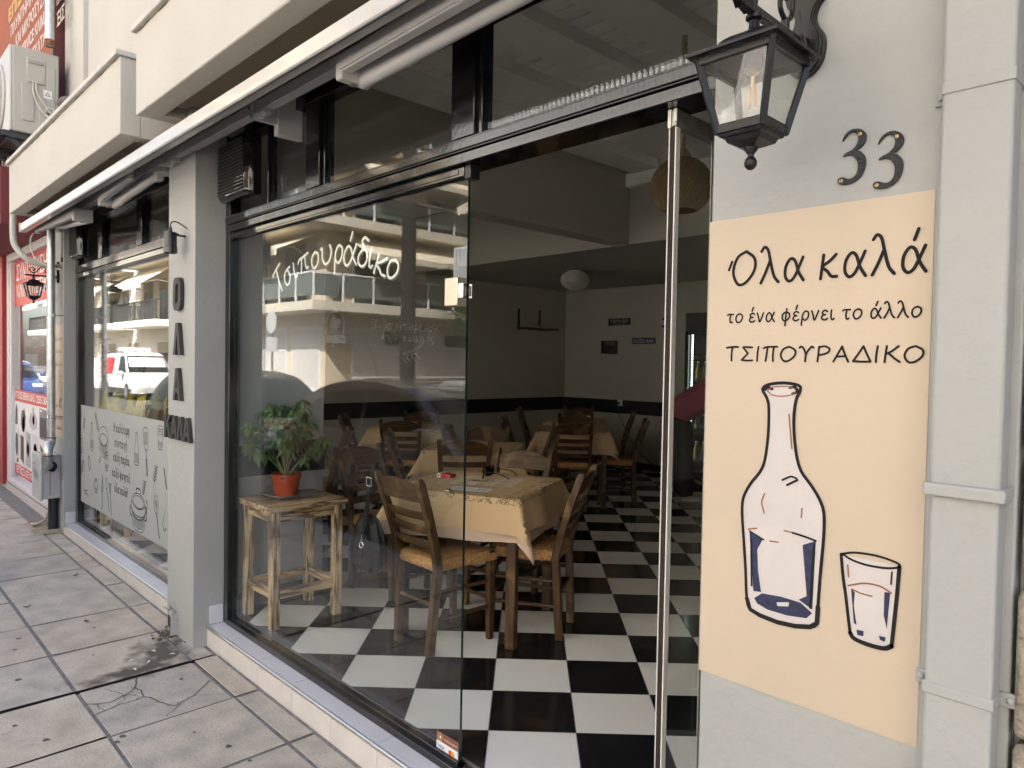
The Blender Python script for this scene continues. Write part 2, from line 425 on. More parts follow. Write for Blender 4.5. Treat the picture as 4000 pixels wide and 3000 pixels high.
CR = [[(-1.785,-0.516),(-1.690,-0.556),(-1.651,-0.592),(-1.632,-0.621),(-1.606,-0.676),(-1.626,-0.730),(-1.659,-0.760)],[(-1.757,-0.658),(-1.705,-0.635),(-1.656,-0.615),(-1.592,-0.628),(-1.566,-0.663)],[(-1.690,-0.556),(-1.647,-0.544),(-1.570,-0.553),(-1.532,-0.535),(-1.464,-0.517),(-1.384,-0.485),(-1.410,-0.432),(-1.430,-0.379),(-1.537,-0.270)],[(-1.410,-0.432),(-1.346,-0.498),(-1.310,-0.540)],[(-1.570,-0.553),(-1.554,-0.601),(-1.556,-0.652),(-1.542,-0.715),(-1.521,-0.758)],[(-1.632,-0.621),(-1.626,-0.589),(-1.584,-0.568)],[(-1.626,-0.730),(-1.581,-0.728),(-1.536,-0.717)],[(-1.424,-0.381),(-1.342,-0.272)]]
for i, cpts in enumerate(CR):
    pts = []
    for a, b in zip(cpts, cpts[1:]):
        for k in range(4):
            t = k/4; pts.append((a[0]+(b[0]-a[0])*t + rnd.uniform(-.004,.004), a[1]+(b[1]-a[1])*t + rnd.uniform(-.004,.004)))
    pts.append(cpts[-1])
    pave.stroke(pts, 0.0042 if i in (0, 2, 4) else 0.0026 if i < 7 else 0.0012, (0, 0, gz(-1.55) + 0.0012), X_, (0, 1, 0), mi=5)
tag(pave.build("pavement", slabs + [joint, gum, dirt], smooth=0), kind="structure")
road = MB(); road.box(-70, -9.0, -0.42, 30, -1.76, -0.275); road.box(-18.6, -60, -0.42, -12.6, -9.0, -0.275)
tag(road.build("road", asphalt), kind="structure")
kerb = MB()
for k in range(40): kerb.box(-30 + k, -1.76, -0.42, -29.01 + k, -1.61, gz(-30 + k + .5) - 0.006 if -30+k > -13 else -0.10)
tag(kerb.build("kerb", mat("kerb_concrete", (0.36, 0.35, 0.33), 0.9, var=0.15), bevel=0.01), kind="structure")
gnd = MB(); gnd.box(-150, -150, -0.6, 150, 150, -0.44)
tag(gnd.build("ground", asphalt), kind="structure")
far = MB(); far.box(-70, -60, -0.42, -18.6, -9.0, -0.14); far.box(-12.6, -60, -0.42, 30, -9.0, -0.14)
tag(far.build("far_pavement", mat("far_paving", (0.42, 0.40, 0.37), 0.9, var=0.12)), kind="structure")
leaf_m = mat("dry_leaf_brown", (0.09, 0.06, 0.035), 0.8, var=0.3, vs_=90)
for i, (x, y, a, lab) in enumerate([(-2.728,-.506,.3,"small curled dry leaf on the slab in front of the black letter pillar"), (-3.208,-.710,1.2,"tiny dry leaf on a slab joint out from the frosted window"), (-3.723,-.341,2.0,"thin dry leaf lying near the tiled step of the frosted window")]):
    m_ = MB(); m_.grid(lambda u, v: ((u-.5)*.042, (v-.5)*.02*math.sin(math.pi*min(max(u,.05),.95)), .004 + .009*(u-.4)**2*4 + .01*(v-.5)**2), 6, 3)
    o = m_.build("dry_leaf", leaf_m, smooth=0); o.location = (x, y, gz(x)+.001); o.rotation_euler = (0.1, 0, a); tag(o, lab, "leaf", "dry leaves on the pavement")

# ---------------------------------------------------------------- the cafe building
CAFE = thing("cafe_building", "cream cafe building with black framed shop windows and grey pillars", "building")
b = MB(); b.box(-2.36, -0.19, -0.22, -1.97, 0.03, 2.62); b.box(-2.40, 0.03, 0, -2.04, 0.605, 3.15)
b.build("pillar", plaster_grey, CAFE, bevel=0.004)
b = MB(); b.box(-5.45, -0.12, -0.22, -5.10, 0.03, 2.62); b.build("pillar", plaster_grey, CAFE, bevel=0.004)
b = MB(); b.box(1.042, -0.19, -0.30, 1.615, 0.25, 2.62); b.box(1.615, -0.15, -0.30, 3.4, 0.25, 2.62); b.build("pillar", plaster_grey, CAFE, bevel=0.004)
stone = mat("rough_stone", (0.24, 0.21, 0.17), 0.95, base2=(0.36, 0.32, 0.26), vs_=18, bump=0.9, bs=45, bdist=0.02)
b = MB(); rs = random.Random(5); z = -0.28
while z < 2.6:
    h = rs.uniform(.16, .3); x = 1.622
    while x < 2.6:
        w = rs.uniform(.25, .45); b.box(x, -.185 - rs.uniform(0, .02), z, x + w - .012, -.15, z + h - .012); x += w
    z += h
b.build("stone_cladding", stone, CAFE, bevel=0.012)
# tile skirting at the pillar feet, tiled sills
for x0 in (-1.975, -5.105): b = MB(); b.box(x0, -.105, -.028, x0 + .013, -.032, .068); b.build("skirting_tile", tile_sill, CAFE, bevel=.002)
def sill(x0, x1, jx):
    t = MB(); t.box(x0, -.112, -.06, x1, .03, -.0345, 1)
    k0 = math.floor((x0 - jx)/.336)
    for k in range(k0, k0 + 40):
        a, c = max(x0, jx + .336*k + .0015), min(x1, jx + .336*(k+1) - .0015)
        if c - a > .01:
            t.box(a, -.108, -.06, c, -.006, -.031, 0)
    t2 = MB(); t2.box(x0, -.110, -.30, x1, -.05, -.05, 1)
    for k in range(k0, k0 + 40):
        a, c = max(x0, jx + .012 + .336*k + .0015), min(x1, jx + .012 + .336*(k+1) - .0015)
        if c - a > .01: t2.box(a, -.118, -.30, c, -.104, -.050, 0)
    s = t.build("sill", [tile_sill, grout], CAFE, bevel=.0012, seg=1)
    t2.build("riser", [tile_riser, grout], s, bevel=.0012, seg=1)
    n = MB(); n.tube([(x0, -.113, -.0405), (x1, -.113, -.0405)], .0098, 12); n.build("nosing", trim_alu, s)
sill(-1.968, 1.04, -1.36); sill(-5.098, -2.362, -1.36)
# shop floor, checkerboard laid at 45 degrees
def clip(poly, ax, lim, keep_less):
    out = []
    for i in range(len(poly)):
        p, q = poly[i], poly[(i+1) % len(poly)]
        ip = (p[ax] <= lim) if keep_less else (p[ax] >= lim); iq = (q[ax] <= lim) if keep_less else (q[ax] >= lim)
        if ip: out.append(p)
        if ip != iq:
            t = (lim - p[ax])/(q[ax]-p[ax]); out.append((p[0]+(q[0]-p[0])*t, p[1]+(q[1]-p[1])*t))
    return out
TS, TA = 1/3, 0.78029; O0 = (-0.3355, 0.46065)
e1 = (math.cos(TA), math.sin(TA)); e2 = (-math.sin(TA), math.cos(TA))
fl = MB(); fl.box(-5.28, .030, -.05, 1.42, 6.42, -.003, 2)
for i in range(-24, 28):
    for j in range(-16, 32):
        g = .0018/TS
        q = [((i+a)*TS*e1[0] + (j+c_)*TS*e2[0] + O0[0], (i+a)*TS*e1[1] + (j+c_)*TS*e2[1] + O0[1]) for a, c_ in ((g,g),(1-g,g),(1-g,1-g),(g,1-g))]
        for ax, lim, kl in ((0, -5.27, False), (0, 1.40, True), (1, .034, False), (1, 6.40, True)):
            q = clip(q, ax, lim, kl)
            if len(q) < 3: break
        if len(q) >= 3: fl.flat(q, (0,0,0), X_, Y_, 0 if (i + j) % 2 == 0 else 1)
tag(fl.build("floor", [floor_white, floor_black, grout], smooth=0), kind="structure")
# inside walls, dark band and skirting
b = MB(); b.box(-5.40, .03, -.05, -5.27, 6.5, 3.3); b.box(-5.27, 6.404, -.05, 1.5, 6.5, 3.3); b.box(1.40, .25, -.05, 1.5, 6.404, 3.3)
b.box(-5.27, 3.633, 2.49, 1.40, 6.404, 3.14)
b.box(-2.24, .605, 2.49, -2.05, 3.633, 3.14); b.box(-2.24, .03, 2.62, -2.05, .605, 3.14)
b.build("interior_wall", int_wall, CAFE)
b = MB(); b.box(-5.27, 3.637, 2.486, 1.40, 6.404, 2.4901); b.build("low_ceiling", int_ceil, CAFE)
b = MB()
for z0, z1 in ((.735, .920), (0.0, .082)):
    b.box(-5.27, .04, z0, -5.264, 6.404, z1); b.box(-5.264, 6.398, z0, 1.40, 6.404, z1); b.box(1.394, .3, z0, 1.40, 6.398, z1)
    b.box(-2.04, .035, z0, -2.034, .611, z1); b.box(-2.406, .605, z0, -2.04, .611, z1); b.box(-2.406, .035, z0, -2.40, .605, z1)
b.build("dado_band", int_dark, CAFE)
b = MB()
for k in range(9):
    x = -1.98 + .53*k; b.box(x, .03, 3.09, x + .275, 3.56, 3.24)
y = .06
while y < 3.55:
    b.box(-2.05, y, 3.165, 1.4, min(y + .104, 3.56), 3.24); y += .114
b.box(-2.072, 3.56, 2.985, 1.40, 3.631, 3.10); b.box(-2.05, 3.60, 3.10, 1.40, 3.632, 3.24)
b.box(-5.27, .03, 3.15, -2.24, 3.633, 3.2)
b.build("ceiling", int_white, CAFE, bevel=.003)
# ---- frame, panes
fr = MB()
fr.box(-1.97, -.03, -.035, -1.915, .03, 2.60); fr.box(.985, -.03, -.035, 1.042, .03, 2.60)
fr.box(-1.915, -.045, 2.066, .985, .075, 2.1005); fr.box(-1.915, -.050, 2.1025, .985, .05, 2.147); fr.box(-1.915, -.056, 2.108, .985, -.045, 2.139)
fr.box(-1.915, -.012, 2.147, .985, .03, 2.156); fr.box(-1.915, -.036, 2.53, .985, .036, 2.615)
for x0, x1 in ((-1.09, -.97), (-.064, .056)): fr.box(x0, -.033, 2.156, x1, .033, 2.53)
for x0, x1 in ((-1.50, -1.49), (-.968, -.945), (.057, .082)): fr.box(x0, -.020, 2.157, x1, .028, 2.53)
fr.box(-1.915, -.034, -.034, .004, .024, -.004); fr.box(-1.915, -.018, -.006, .004, .012, .012); fr.box(.0045, -.02, -.034, .985, .02, -.006)
fr.build("storefront_frame", black_gloss, CAFE, bevel=.003)
fl_ = MB()
fl_.box(-5.10, -.03, -.035, -5.03, .03, 2.58); fl_.box(-2.39, -.03, -.035, -2.361, .03, 2.58)
fl_.box(-5.03, -.045, 2.050, -2.39, .05, 2.088); fl_.box(-5.03, -.050, 2.090, -2.39, .05, 2.147); fl_.box(-5.03, -.012, 2.147, -2.39, .03, 2.157); fl_.box(-5.03, -.036, 2.475, -2.39, .036, 2.60)
for x0, x1 in ((-4.41, -4.31), (-3.47, -3.36)): fl_.box(x0, -.033, 2.157, x1, .033, 2.475)
fl_.box(-5.03, -.034, -.034, -2.39, .024, -.004); fl_.box(-5.03, -.018, -.006, -2.39, .012, .012)
fl_.build("storefront_frame", black_gloss, CAFE, bevel=.003)
def pane(x0, x1, z0, z1, name="window_pane", y=0.0, t=.010):
    p = MB(); p.box(x0, y - t/2, z0, x1, y + t/2, z1)
    o = p.build(name, [pane_glass, glass_edge], CAFE, smooth=0)
    for f in o.data.polygons:
        if abs(f.normal.y) < .5: f.material_index = 1
    return o
BIGPANE = pane(-1.914, 0.0, .0125, 2.030)
pane(-1.488, -1.091, 2.157, 2.529, "transom_pane"); pane(-.944, -.065, 2.157, 2.529, "transom_pane"); pane(.083, .984, 2.157, 2.529, "transom_pane")
LPANE = pane(-5.029, -2.391, .0125, 2.049)
pane(-5.029, -4.411, 2.158, 2.474, "transom_pane"); pane(-4.309, -3.471, 2.158, 2.474, "transom_pane"); pane(-3.359, -2.391, 2.158, 2.474, "transom_pane")
r = MB(); r.box(-1.914, -.024, 2.030, .0, .022, 2.065); r.box(-1.914, -.0265, 2.038, -.03, -.0235, 2.057); r.build("pane_rail", black_gloss, BIGPANE, bevel=.002)
r = MB(); r.box(0.0, -.022, 2.018, .030, .022, 2.065); r.build("rail_end_cap", black_matt, BIGPANE, bevel=.003)
lk = MB(); lk.box(-.090, -.030, 1.592, -.020, .026, 1.690); lk.build("lock_case", mat("brushed_steel_warm", (0.62, 0.55, 0.45), 0.35, 0.9, var=.08, vs_=40), BIGPANE, bevel=.003)
lk = MB(); lk.box(-.0195, -.026, 1.618, .006, -.018, 1.668); lk.box(-.0195, .012, 1.618, .006, .020, 1.668); lk.box(-.0195, -.018, 1.618, .0, .012, 1.626); lk.box(-.0195, -.018, 1.660, .0, .012, 1.668)
lk.build("strike_plate", chrome, BIGPANE, bevel=.001)
# open glass door leaf, standing square to the front
DOOR = MB(); DOOR.box(.806, .022, .02, .814, .90, 2.02)
dg_ = DOOR.build("door_leaf", pane_glass, CAFE, smooth=0)
d = MB(); d.box(.797, .0, 2.020, .821, .90, 2.064); d.build("door_rail", mat("door_rail_dull_metal", (0.30, 0.30, 0.29), 0.4, 0.7, var=.2, vs_=30), dg_, bevel=.002)
d = MB(); d.box(.7975, .0, .012, .8008, .021, 2.018); d.box(.8165, .0, .012, .8205, .021, 2.018); d.box(.795, -.003, 2.016, .8055, .0, 2.064); d.box(.8125, -.003, 2.03, .823, .0, 2.064); d.build("door_edge", mat("ivory_edge_profile", (0.74, 0.72, 0.68), 0.4, var=.05), dg_, bevel=.0015)
d = MB(); d.box(.8011, .002, .012, .8162, .020, 2.03); d.build("brush_seal", mat("brush_seal_brown", (0.03, 0.022, 0.018), 0.95, bump=.8, bs=200), dg_)
d = MB(); d.box(.8143, .183, .02, .8165, .192, 2.02); d.build("glass_joint", mat("pale_joint", (0.42, 0.43, 0.38), 0.3), dg_)
# ---- vents beside the transoms
slat_m = mat("vent_slat_grey", (0.028, 0.028, 0.028), 0.4)
for x0, z0, z1, lab in ((-1.905, 2.205, 2.505, "black slatted vent fan at the corner over the doorway side window"), (-4.985, 2.195, 2.485, "black slatted vent fan over the frosted window by the steel downpipe")):
    v = thing("vent_fan", lab, "vent fan", (x0, -.03, z0), 0, "vent fans set in the transoms")
    w, h = .375 if x0 > -3 else .30, z1 - z0
    c = MB(); ins = .02
    pf = [(0, 0), (w, 0), (w, h), (0, h)]
    c.ring_loft([[(0,0,0),(w,0,0),(w,0,h),(0,0,h)], [(0,-.055,0),(w,-.055,0),(w,-.055,h),(0,-.055,h)], [(.02,-.075,.02),(w-.035,-.075,.02),(w-.035,-.075,h-.02),(.02,-.075,h-.02)]])
    c.build("housing", black_gloss, v, bevel=.012, seg=3)
    g = MB()
    for k in range(15):
        zz = .03 + (h-.06)*k/14
        g.bar((.028, -.079, zz), (w-.05, -.079, zz), .010, .005, up=(0, .5, 1))
    for k in range(9): xx = .03 + (w-.085)*k/8; g.bar((xx, -.0765, .028), (xx, -.0765, h-.028), .0025, .0025, up=Y_)
    g.build("grille", slat_m, v)
    if x0 > -3:
        r_ = MB(); r_.box(-.05, .02, -.02, 0, .045, h + .03); 
# ---- balconies and the wall above
def parapet(x0, x1, z0, z1):
    p = MB()
    p.box(x0, -.50, z0, x1, -.40, z1); p.box(x0, -.40, z0, x0 + .10, -.02, z1); p.box(x1 - .10, -.40, z0, x1, -.02, z1)
    p.box(x0 + .1, -.40, z0 + .055, x1 - .1, -.02, z0 + .15, 1)
    p.box(x0 + .10, -.30, z0, x0 + .16, -.02, z0 + .055); p.box(x1 - .16, -.30, z0, x1 - .10, -.02, z0 + .055)
    o = p.build("balcony", [plaster_cream, soffit_plaster], CAFE, bevel=.006)
    c = MB(); c.box(x0 - .012, -.522, z1, x1 + .012, -.375, z1 + .028); c.box(x0 - .012, -.375, z1, x0 + .12, .0, z1 + .028); c.box(x1 - .12, -.375, z1, x1 + .012, 0, z1 + .028)
    c.build("coping", mat("coping_white", (0.50, 0.485, 0.45), 0.7, var=.12, vs_=14), o, bevel=.004)
def coping_cracks(x0, x1, z, seed):
    rr = random.Random(seed); q = MB(); x = x0
    while x < x1:
        w = rr.uniform(.03, .16); q.stroke([(x + w*k/4, z - .006 + rr.uniform(-.0025, .0025)) for k in range(5)], rr.uniform(.0025, .0045), (0, -.5012, 0), X_, Z_); x += w + rr.uniform(.05, .30)
    q.build("paint_crack", dirt, CAFE, smooth=0)["kind"] = "stuff"
coping_cracks(-5.0, -2.2, 2.915, 1); coping_cracks(-1.85, -.4, 2.945, 2)
parapet(-5.085, -2.14, 2.525, 2.915); parapet(-1.885, 3.4, 2.555, 2.945)
b = MB(); b.box(-5.40, .0, 2.62, 3.4, .12, 6.2); b.box(-5.45, -.035, 2.62, -4.84, 0, 6.2); b.box(-3.49, -.012, 2.62, 3.4, 0, 6.2)
b.box(-5.45, .12, 3.3, -5.33, 6.5, 6.2); b.box(3.28, .12, -.3, 3.4, 6.5, 6.2); b.box(-5.33, 6.5, -.05, 3.28, 6.62, 6.2)
b.box(-5.33, .12, 6.06, 3.28, 6.5, 6.18); b.box(-5.33, .12, 3.31, 3.28, 6.5, 3.4)
b.build("upper_wall", plaster_cream, CAFE)

# ---------------------------------------------------------------- red neighbour
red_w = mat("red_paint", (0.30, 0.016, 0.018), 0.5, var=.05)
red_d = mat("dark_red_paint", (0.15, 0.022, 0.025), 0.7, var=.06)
bead_m = mat("bead_white", (.6, .6, .6), .4); maroon_m = mat("sign_frame_maroon", (.10, .018, .016), .5)
white_fr = mat("white_window_frame", (0.70, 0.68, 0.68), 0.4)
RED = thing("red_shop", "red painted repair shop building beside the steel downpipe", "building")
b = MB(); b.box(-16, -.14, -.05, -7.80, .12, 2.5); b.box(-5.62, -.06, -.05, -5.455, .12, 2.5); b.build("wall", red_w, RED)
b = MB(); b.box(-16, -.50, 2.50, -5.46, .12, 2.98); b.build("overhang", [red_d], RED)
b = MB(); b.box(-16, -.506, 2.58, -5.50, -.500, 2.97); b.build("fascia_board", red_w, RED)
b = MB(); b.box(-16, .0, 2.98, -5.46, .12, 6.4); b.box(-16, .12, -.05, -5.46, 7, 6.4); b.build("upper_wall", mat("neighbour_wall", (0.28, 0.25, 0.22), 0.8), RED)
b = MB(); b.box(-7.80, -.10, 2.42, -5.62, .0, 2.50); b.box(-7.80, -.10, .0, -7.69, .0, 2.42); b.box(-7.69, -.10, 0, -5.62, .0, .05); b.box(-7.69, -.085, .05, -7.64, -.0, 2.42, 0)
wf = b.build("window_frame", white_fr, RED, bevel=.004)
p = MB(); p.box(-7.64, -.046, .05, -5.62, -.040, 2.42); p.build("pane", pane_glass, wf, smooth=0)
b = MB(); b.box(-7.64, .30, .0, -6.85, .33, 2.42); b.box(-7.64, .0, 2.43, -5.62, 2.2, 2.46); b.box(-7.64, 2.2, 0, -5.62, 2.23, 2.46); b.build("partition", mat("red_partition", (0.16, .02, .022), .6), RED)
for k, xx in enumerate((-6.85, -6.72, -6.5, -6.3, -6.15)):
    b = MB(); b.tube([(xx, .06, 1.0), (xx, .06, 2.31)], .0015, 5)
    for q in range(60): b.lathe([(.0, -.008), (.006, 0), (.0, .008)], (xx, .06, 1.0 + q*.022), 5)
    b.build("bead_chain", bead_m, RED)
st = MB(); st.box(-16, -.104, -.30, -5.46, -.02, -.012, 1)
for k in range(40):
    x0 = -5.46 - .336*(k+1); st.box(x0 + .0015, -.104, -.05, x0 + .3345, -.098 + .09, -.002, 0); st.box(x0 + .0015, -.110, -.3, x0 + .3345, -.100, -.022, 0)
st.build("step", [mat("pink_step_tile", (.60, .53, .52), .4, var=.07, vs_=9), grout], RED, bevel=.0015, seg=1)
# printed films on the shop window
red_film = mat("red_film", (0.55, 0.022, 0.024), 0.45); white_film = mat("white_film", (0.72, 0.70, 0.70), 0.4); film_txt = mat("film_white_lettering", (0.80, 0.78, 0.78), 0.45)
yw = -.0475
f1 = MB(); f1.box(-7.635, yw, 1.93, -5.62, yw + .001, 2.415, 0); f1.build("window_film", red_film, RED)
t = MB(); text_mesh(t, "ΣΥΝΤΗΡΗΣΗ", (-7.54, yw - .0012, 2.205), X_, (0, 0, 1.0), .235, w=1.46, bold=.012); text_mesh(t, "ΚΛΙΜΑΤΙΣΤΙΚΩΝ", (-7.53, yw - .0012, 2.02), X_, Z_, .19, w=1.8, bold=.01)
t.build("film_lettering", film_txt, RED, smooth=0)
f2 = MB(); f2.box(-7.66, yw, .895, -5.62, yw + .001, 1.02, 0); f2.box(-7.66, yw, .205, -5.62, yw + .001, .893, 1); f2.box(-7.66, yw, .09, -5.62, yw + .001, .203, 0)
f2.build("window_film", [red_film, white_film], RED)
t = MB(); text_mesh(t, "ΑΓΓΕΛΟΣ ΘΕΜΕΛΑΚΗΣ", (-7.65, yw - .0012, .928), X_, Z_, .10, w=1.02, bold=.02); text_mesh(t, "✆", (-6.60, yw - .0012, .925), X_, Z_, .09); text_mesh(t, "25513041", (-6.52, yw - .0012, .926), X_, Z_, .105, w=.52, bold=.02)
text_mesh(t, "ΕΠΙΣΚΕΥΗ  ΗΛ/ΚΩΝ", (-7.55, yw - .0012, .115), X_, Z_, .10, w=1.7, bold=.02)
t.build("film_lettering", film_txt, RED, smooth=0)
app = MB(); ya = yw - .0012
def sh(poly, mi): app.flat(poly, (0, ya, 0), X_, Z_, mi)
def el(cx, cz, rx, rz_, mi, n=16): app.flat([(cx + rx*math.cos(2*math.pi*k/n), cz + rz_*math.sin(2*math.pi*k/n)) for k in range(n)], (0, ya - .0006, 0), X_, Z_, mi)
sh([(-7.63,.64),(-7.49,.64),(-7.50,.80),(-7.55,.87),(-7.60,.82)], 0); el(-7.2,.70,.11,.12,0); el(-7.17,.67,.07,.08,1); sh([(-7.14,.78),(-7.06,.72),(-7.15,.86)],0)
el(-6.70,.73,.19,.09,2); sh([(-6.76,.74),(-6.64,.74),(-6.66,.87),(-6.74,.87)],2); sh([(-6.73,.655),(-6.63,.655),(-6.63,.70),(-6.73,.70)],3); el(-6.68,.74,.05,.05,1)
sh([(-6.41,.58),(-6.10,.576),(-6.10,.87),(-6.41,.88)],3); app.flat([(-6.40,.60),(-6.11,.60),(-6.11,.79),(-6.40,.79)],(0,ya-.0004,0),X_,Z_,0); app.flat([(-6.38,.845),(-6.30,.845),(-6.30,.865),(-6.38,.865)],(0,ya-.0004,0),X_,Z_,1)
el(-7.54,.42,.07,.13,0); app.stroke([(-7.5,.5),(-7.44,.60),(-7.42,.45),(-7.46,.3)],.014,(0,ya-.0005,0),X_,Z_,mi=3); sh([(-7.56,.225),(-7.44,.225),(-7.46,.27),(-7.52,.28)],0)
sh([(-7.34,.28),(-7.17,.24),(-7.17,.53),(-7.34,.54)],4); app.flat([(-7.31,.30),(-7.2,.28),(-7.2,.50),(-7.31,.51)],(0,ya-.0004,0),X_,Z_,0)
sh([(-7.07,.24),(-6.82,.23),(-6.82,.59),(-7.05,.60)],2); el(-6.95,.42,.08,.09,3); el(-6.95,.42,.055,.065,0); el(-6.9,.55,.03,.018,3)
sh([(-6.74,.30),(-6.47,.30),(-6.47,.59),(-6.73,.60)],5); el(-6.6,.43,.10,.10,1); el(-6.6,.43,.085,.085,5)
sh([(-6.38,.53),(-6.18,.45),(-6.2,.43),(-6.36,.46)],0); el(-6.13,.46,.05,.05,0)
app.build("appliance_pictures", [mat("print_black", (.03,.03,.035), .5), mat("print_white", (.7,.7,.7), .5), mat("print_lilac", (.42,.40,.45), .5), mat("print_grey", (.2,.19,.2), .5), mat("print_maroon", (.07,.03,.025), .5), mat("print_pale", (.60,.57,.58), .5)], RED, smooth=0)
cal = MB(); cal.box(-7.42, .0, 1.23, -6.4, .003, 1.60, 0); cal.box(-7.38, -.002, 1.27, -6.75, 0, 1.41, 1); cal.box(-7.40, -.002, 1.235, -6.42, 0, 1.262, 1)
cl = cal.build("calendar", [mat("calendar_red", (.22,.04,.025), .5), mat("calendar_paper", (.45,.42,.40), .5)], RED)
t = MB(); text_mesh(t, "20", (-7.27, -.004, 1.49), X_, Z_, .09, w=.2); text_mesh(t, "26", (-6.62, -.004, 1.49), X_, Z_, .09, w=.19)
t.stroke([(-6.87 + .17*math.cos(a), 1.53 + .05*math.sin(a)) for a in [k*math.pi/10 for k in range(20)]], .008, (0, -.004, 0), X_, Z_, closed=True); t.build("calendar_year", mat("calendar_ink", (.5,.5,.46), .5), cl, smooth=0)
# big red sign on the neighbour's upper wall
SG = thing("shop_sign", "faded orange red sign board with white and yellow lettering behind the air conditioner", "sign")
b = MB(); b.box(-8.6, -.09, 3.7, -5.56, -.06, 5.6); b.build("panel", mat("sign_red", (.30, .075, .025), .8, var=.06, vs_=2), SG)
for x0, x1 in ((-5.56, -5.475), (-8.68, -8.6)): b = MB(); b.box(x0, -.12, 3.4, x1, -.02, 5.7); b.build("frame", maroon_m, SG, bevel=.003)
t = MB(); text_mesh(t, "ΠΛΥΝΤΗΡΙΑ - ΚΟΥΖΙΝΕΣ", (-7.57, -.092, 4.83), X_, Z_, .165, w=2.25, bold=.02); text_mesh(t, "ΚΑΙ ΜΙΚΡΟΣΥΣΚΕΥΕΣ", (-7.30, -.092, 4.64), X_, Z_, .165, w=1.85, bold=.02)
text_mesh(t, "SERVICE ΚΛΙΜΑΤΙΣΤΙΚΩΝ", (-7.0, -.092, 4.45), X_, Z_, .165, w=1.9, bold=.02); text_mesh(t, "ΕΓΚΑΤΑΣΤΑΣΕΙΣ", (-6.55, -.092, 4.26), X_, Z_, .165, w=1.35, bold=.02)
t.build("lettering", mat("sign_lettering", (.66, .55, .46), .5), SG, smooth=0)
t = MB(); text_mesh(t, "ΕΠΙΣΚΕΥΕΣ", (-7.68, -.092, 5.02), X_, Z_, .19, w=1.7, bold=.02); t.build("lettering", mat("sign_yellow", (.62, .42, .06), .5), SG, smooth=0)
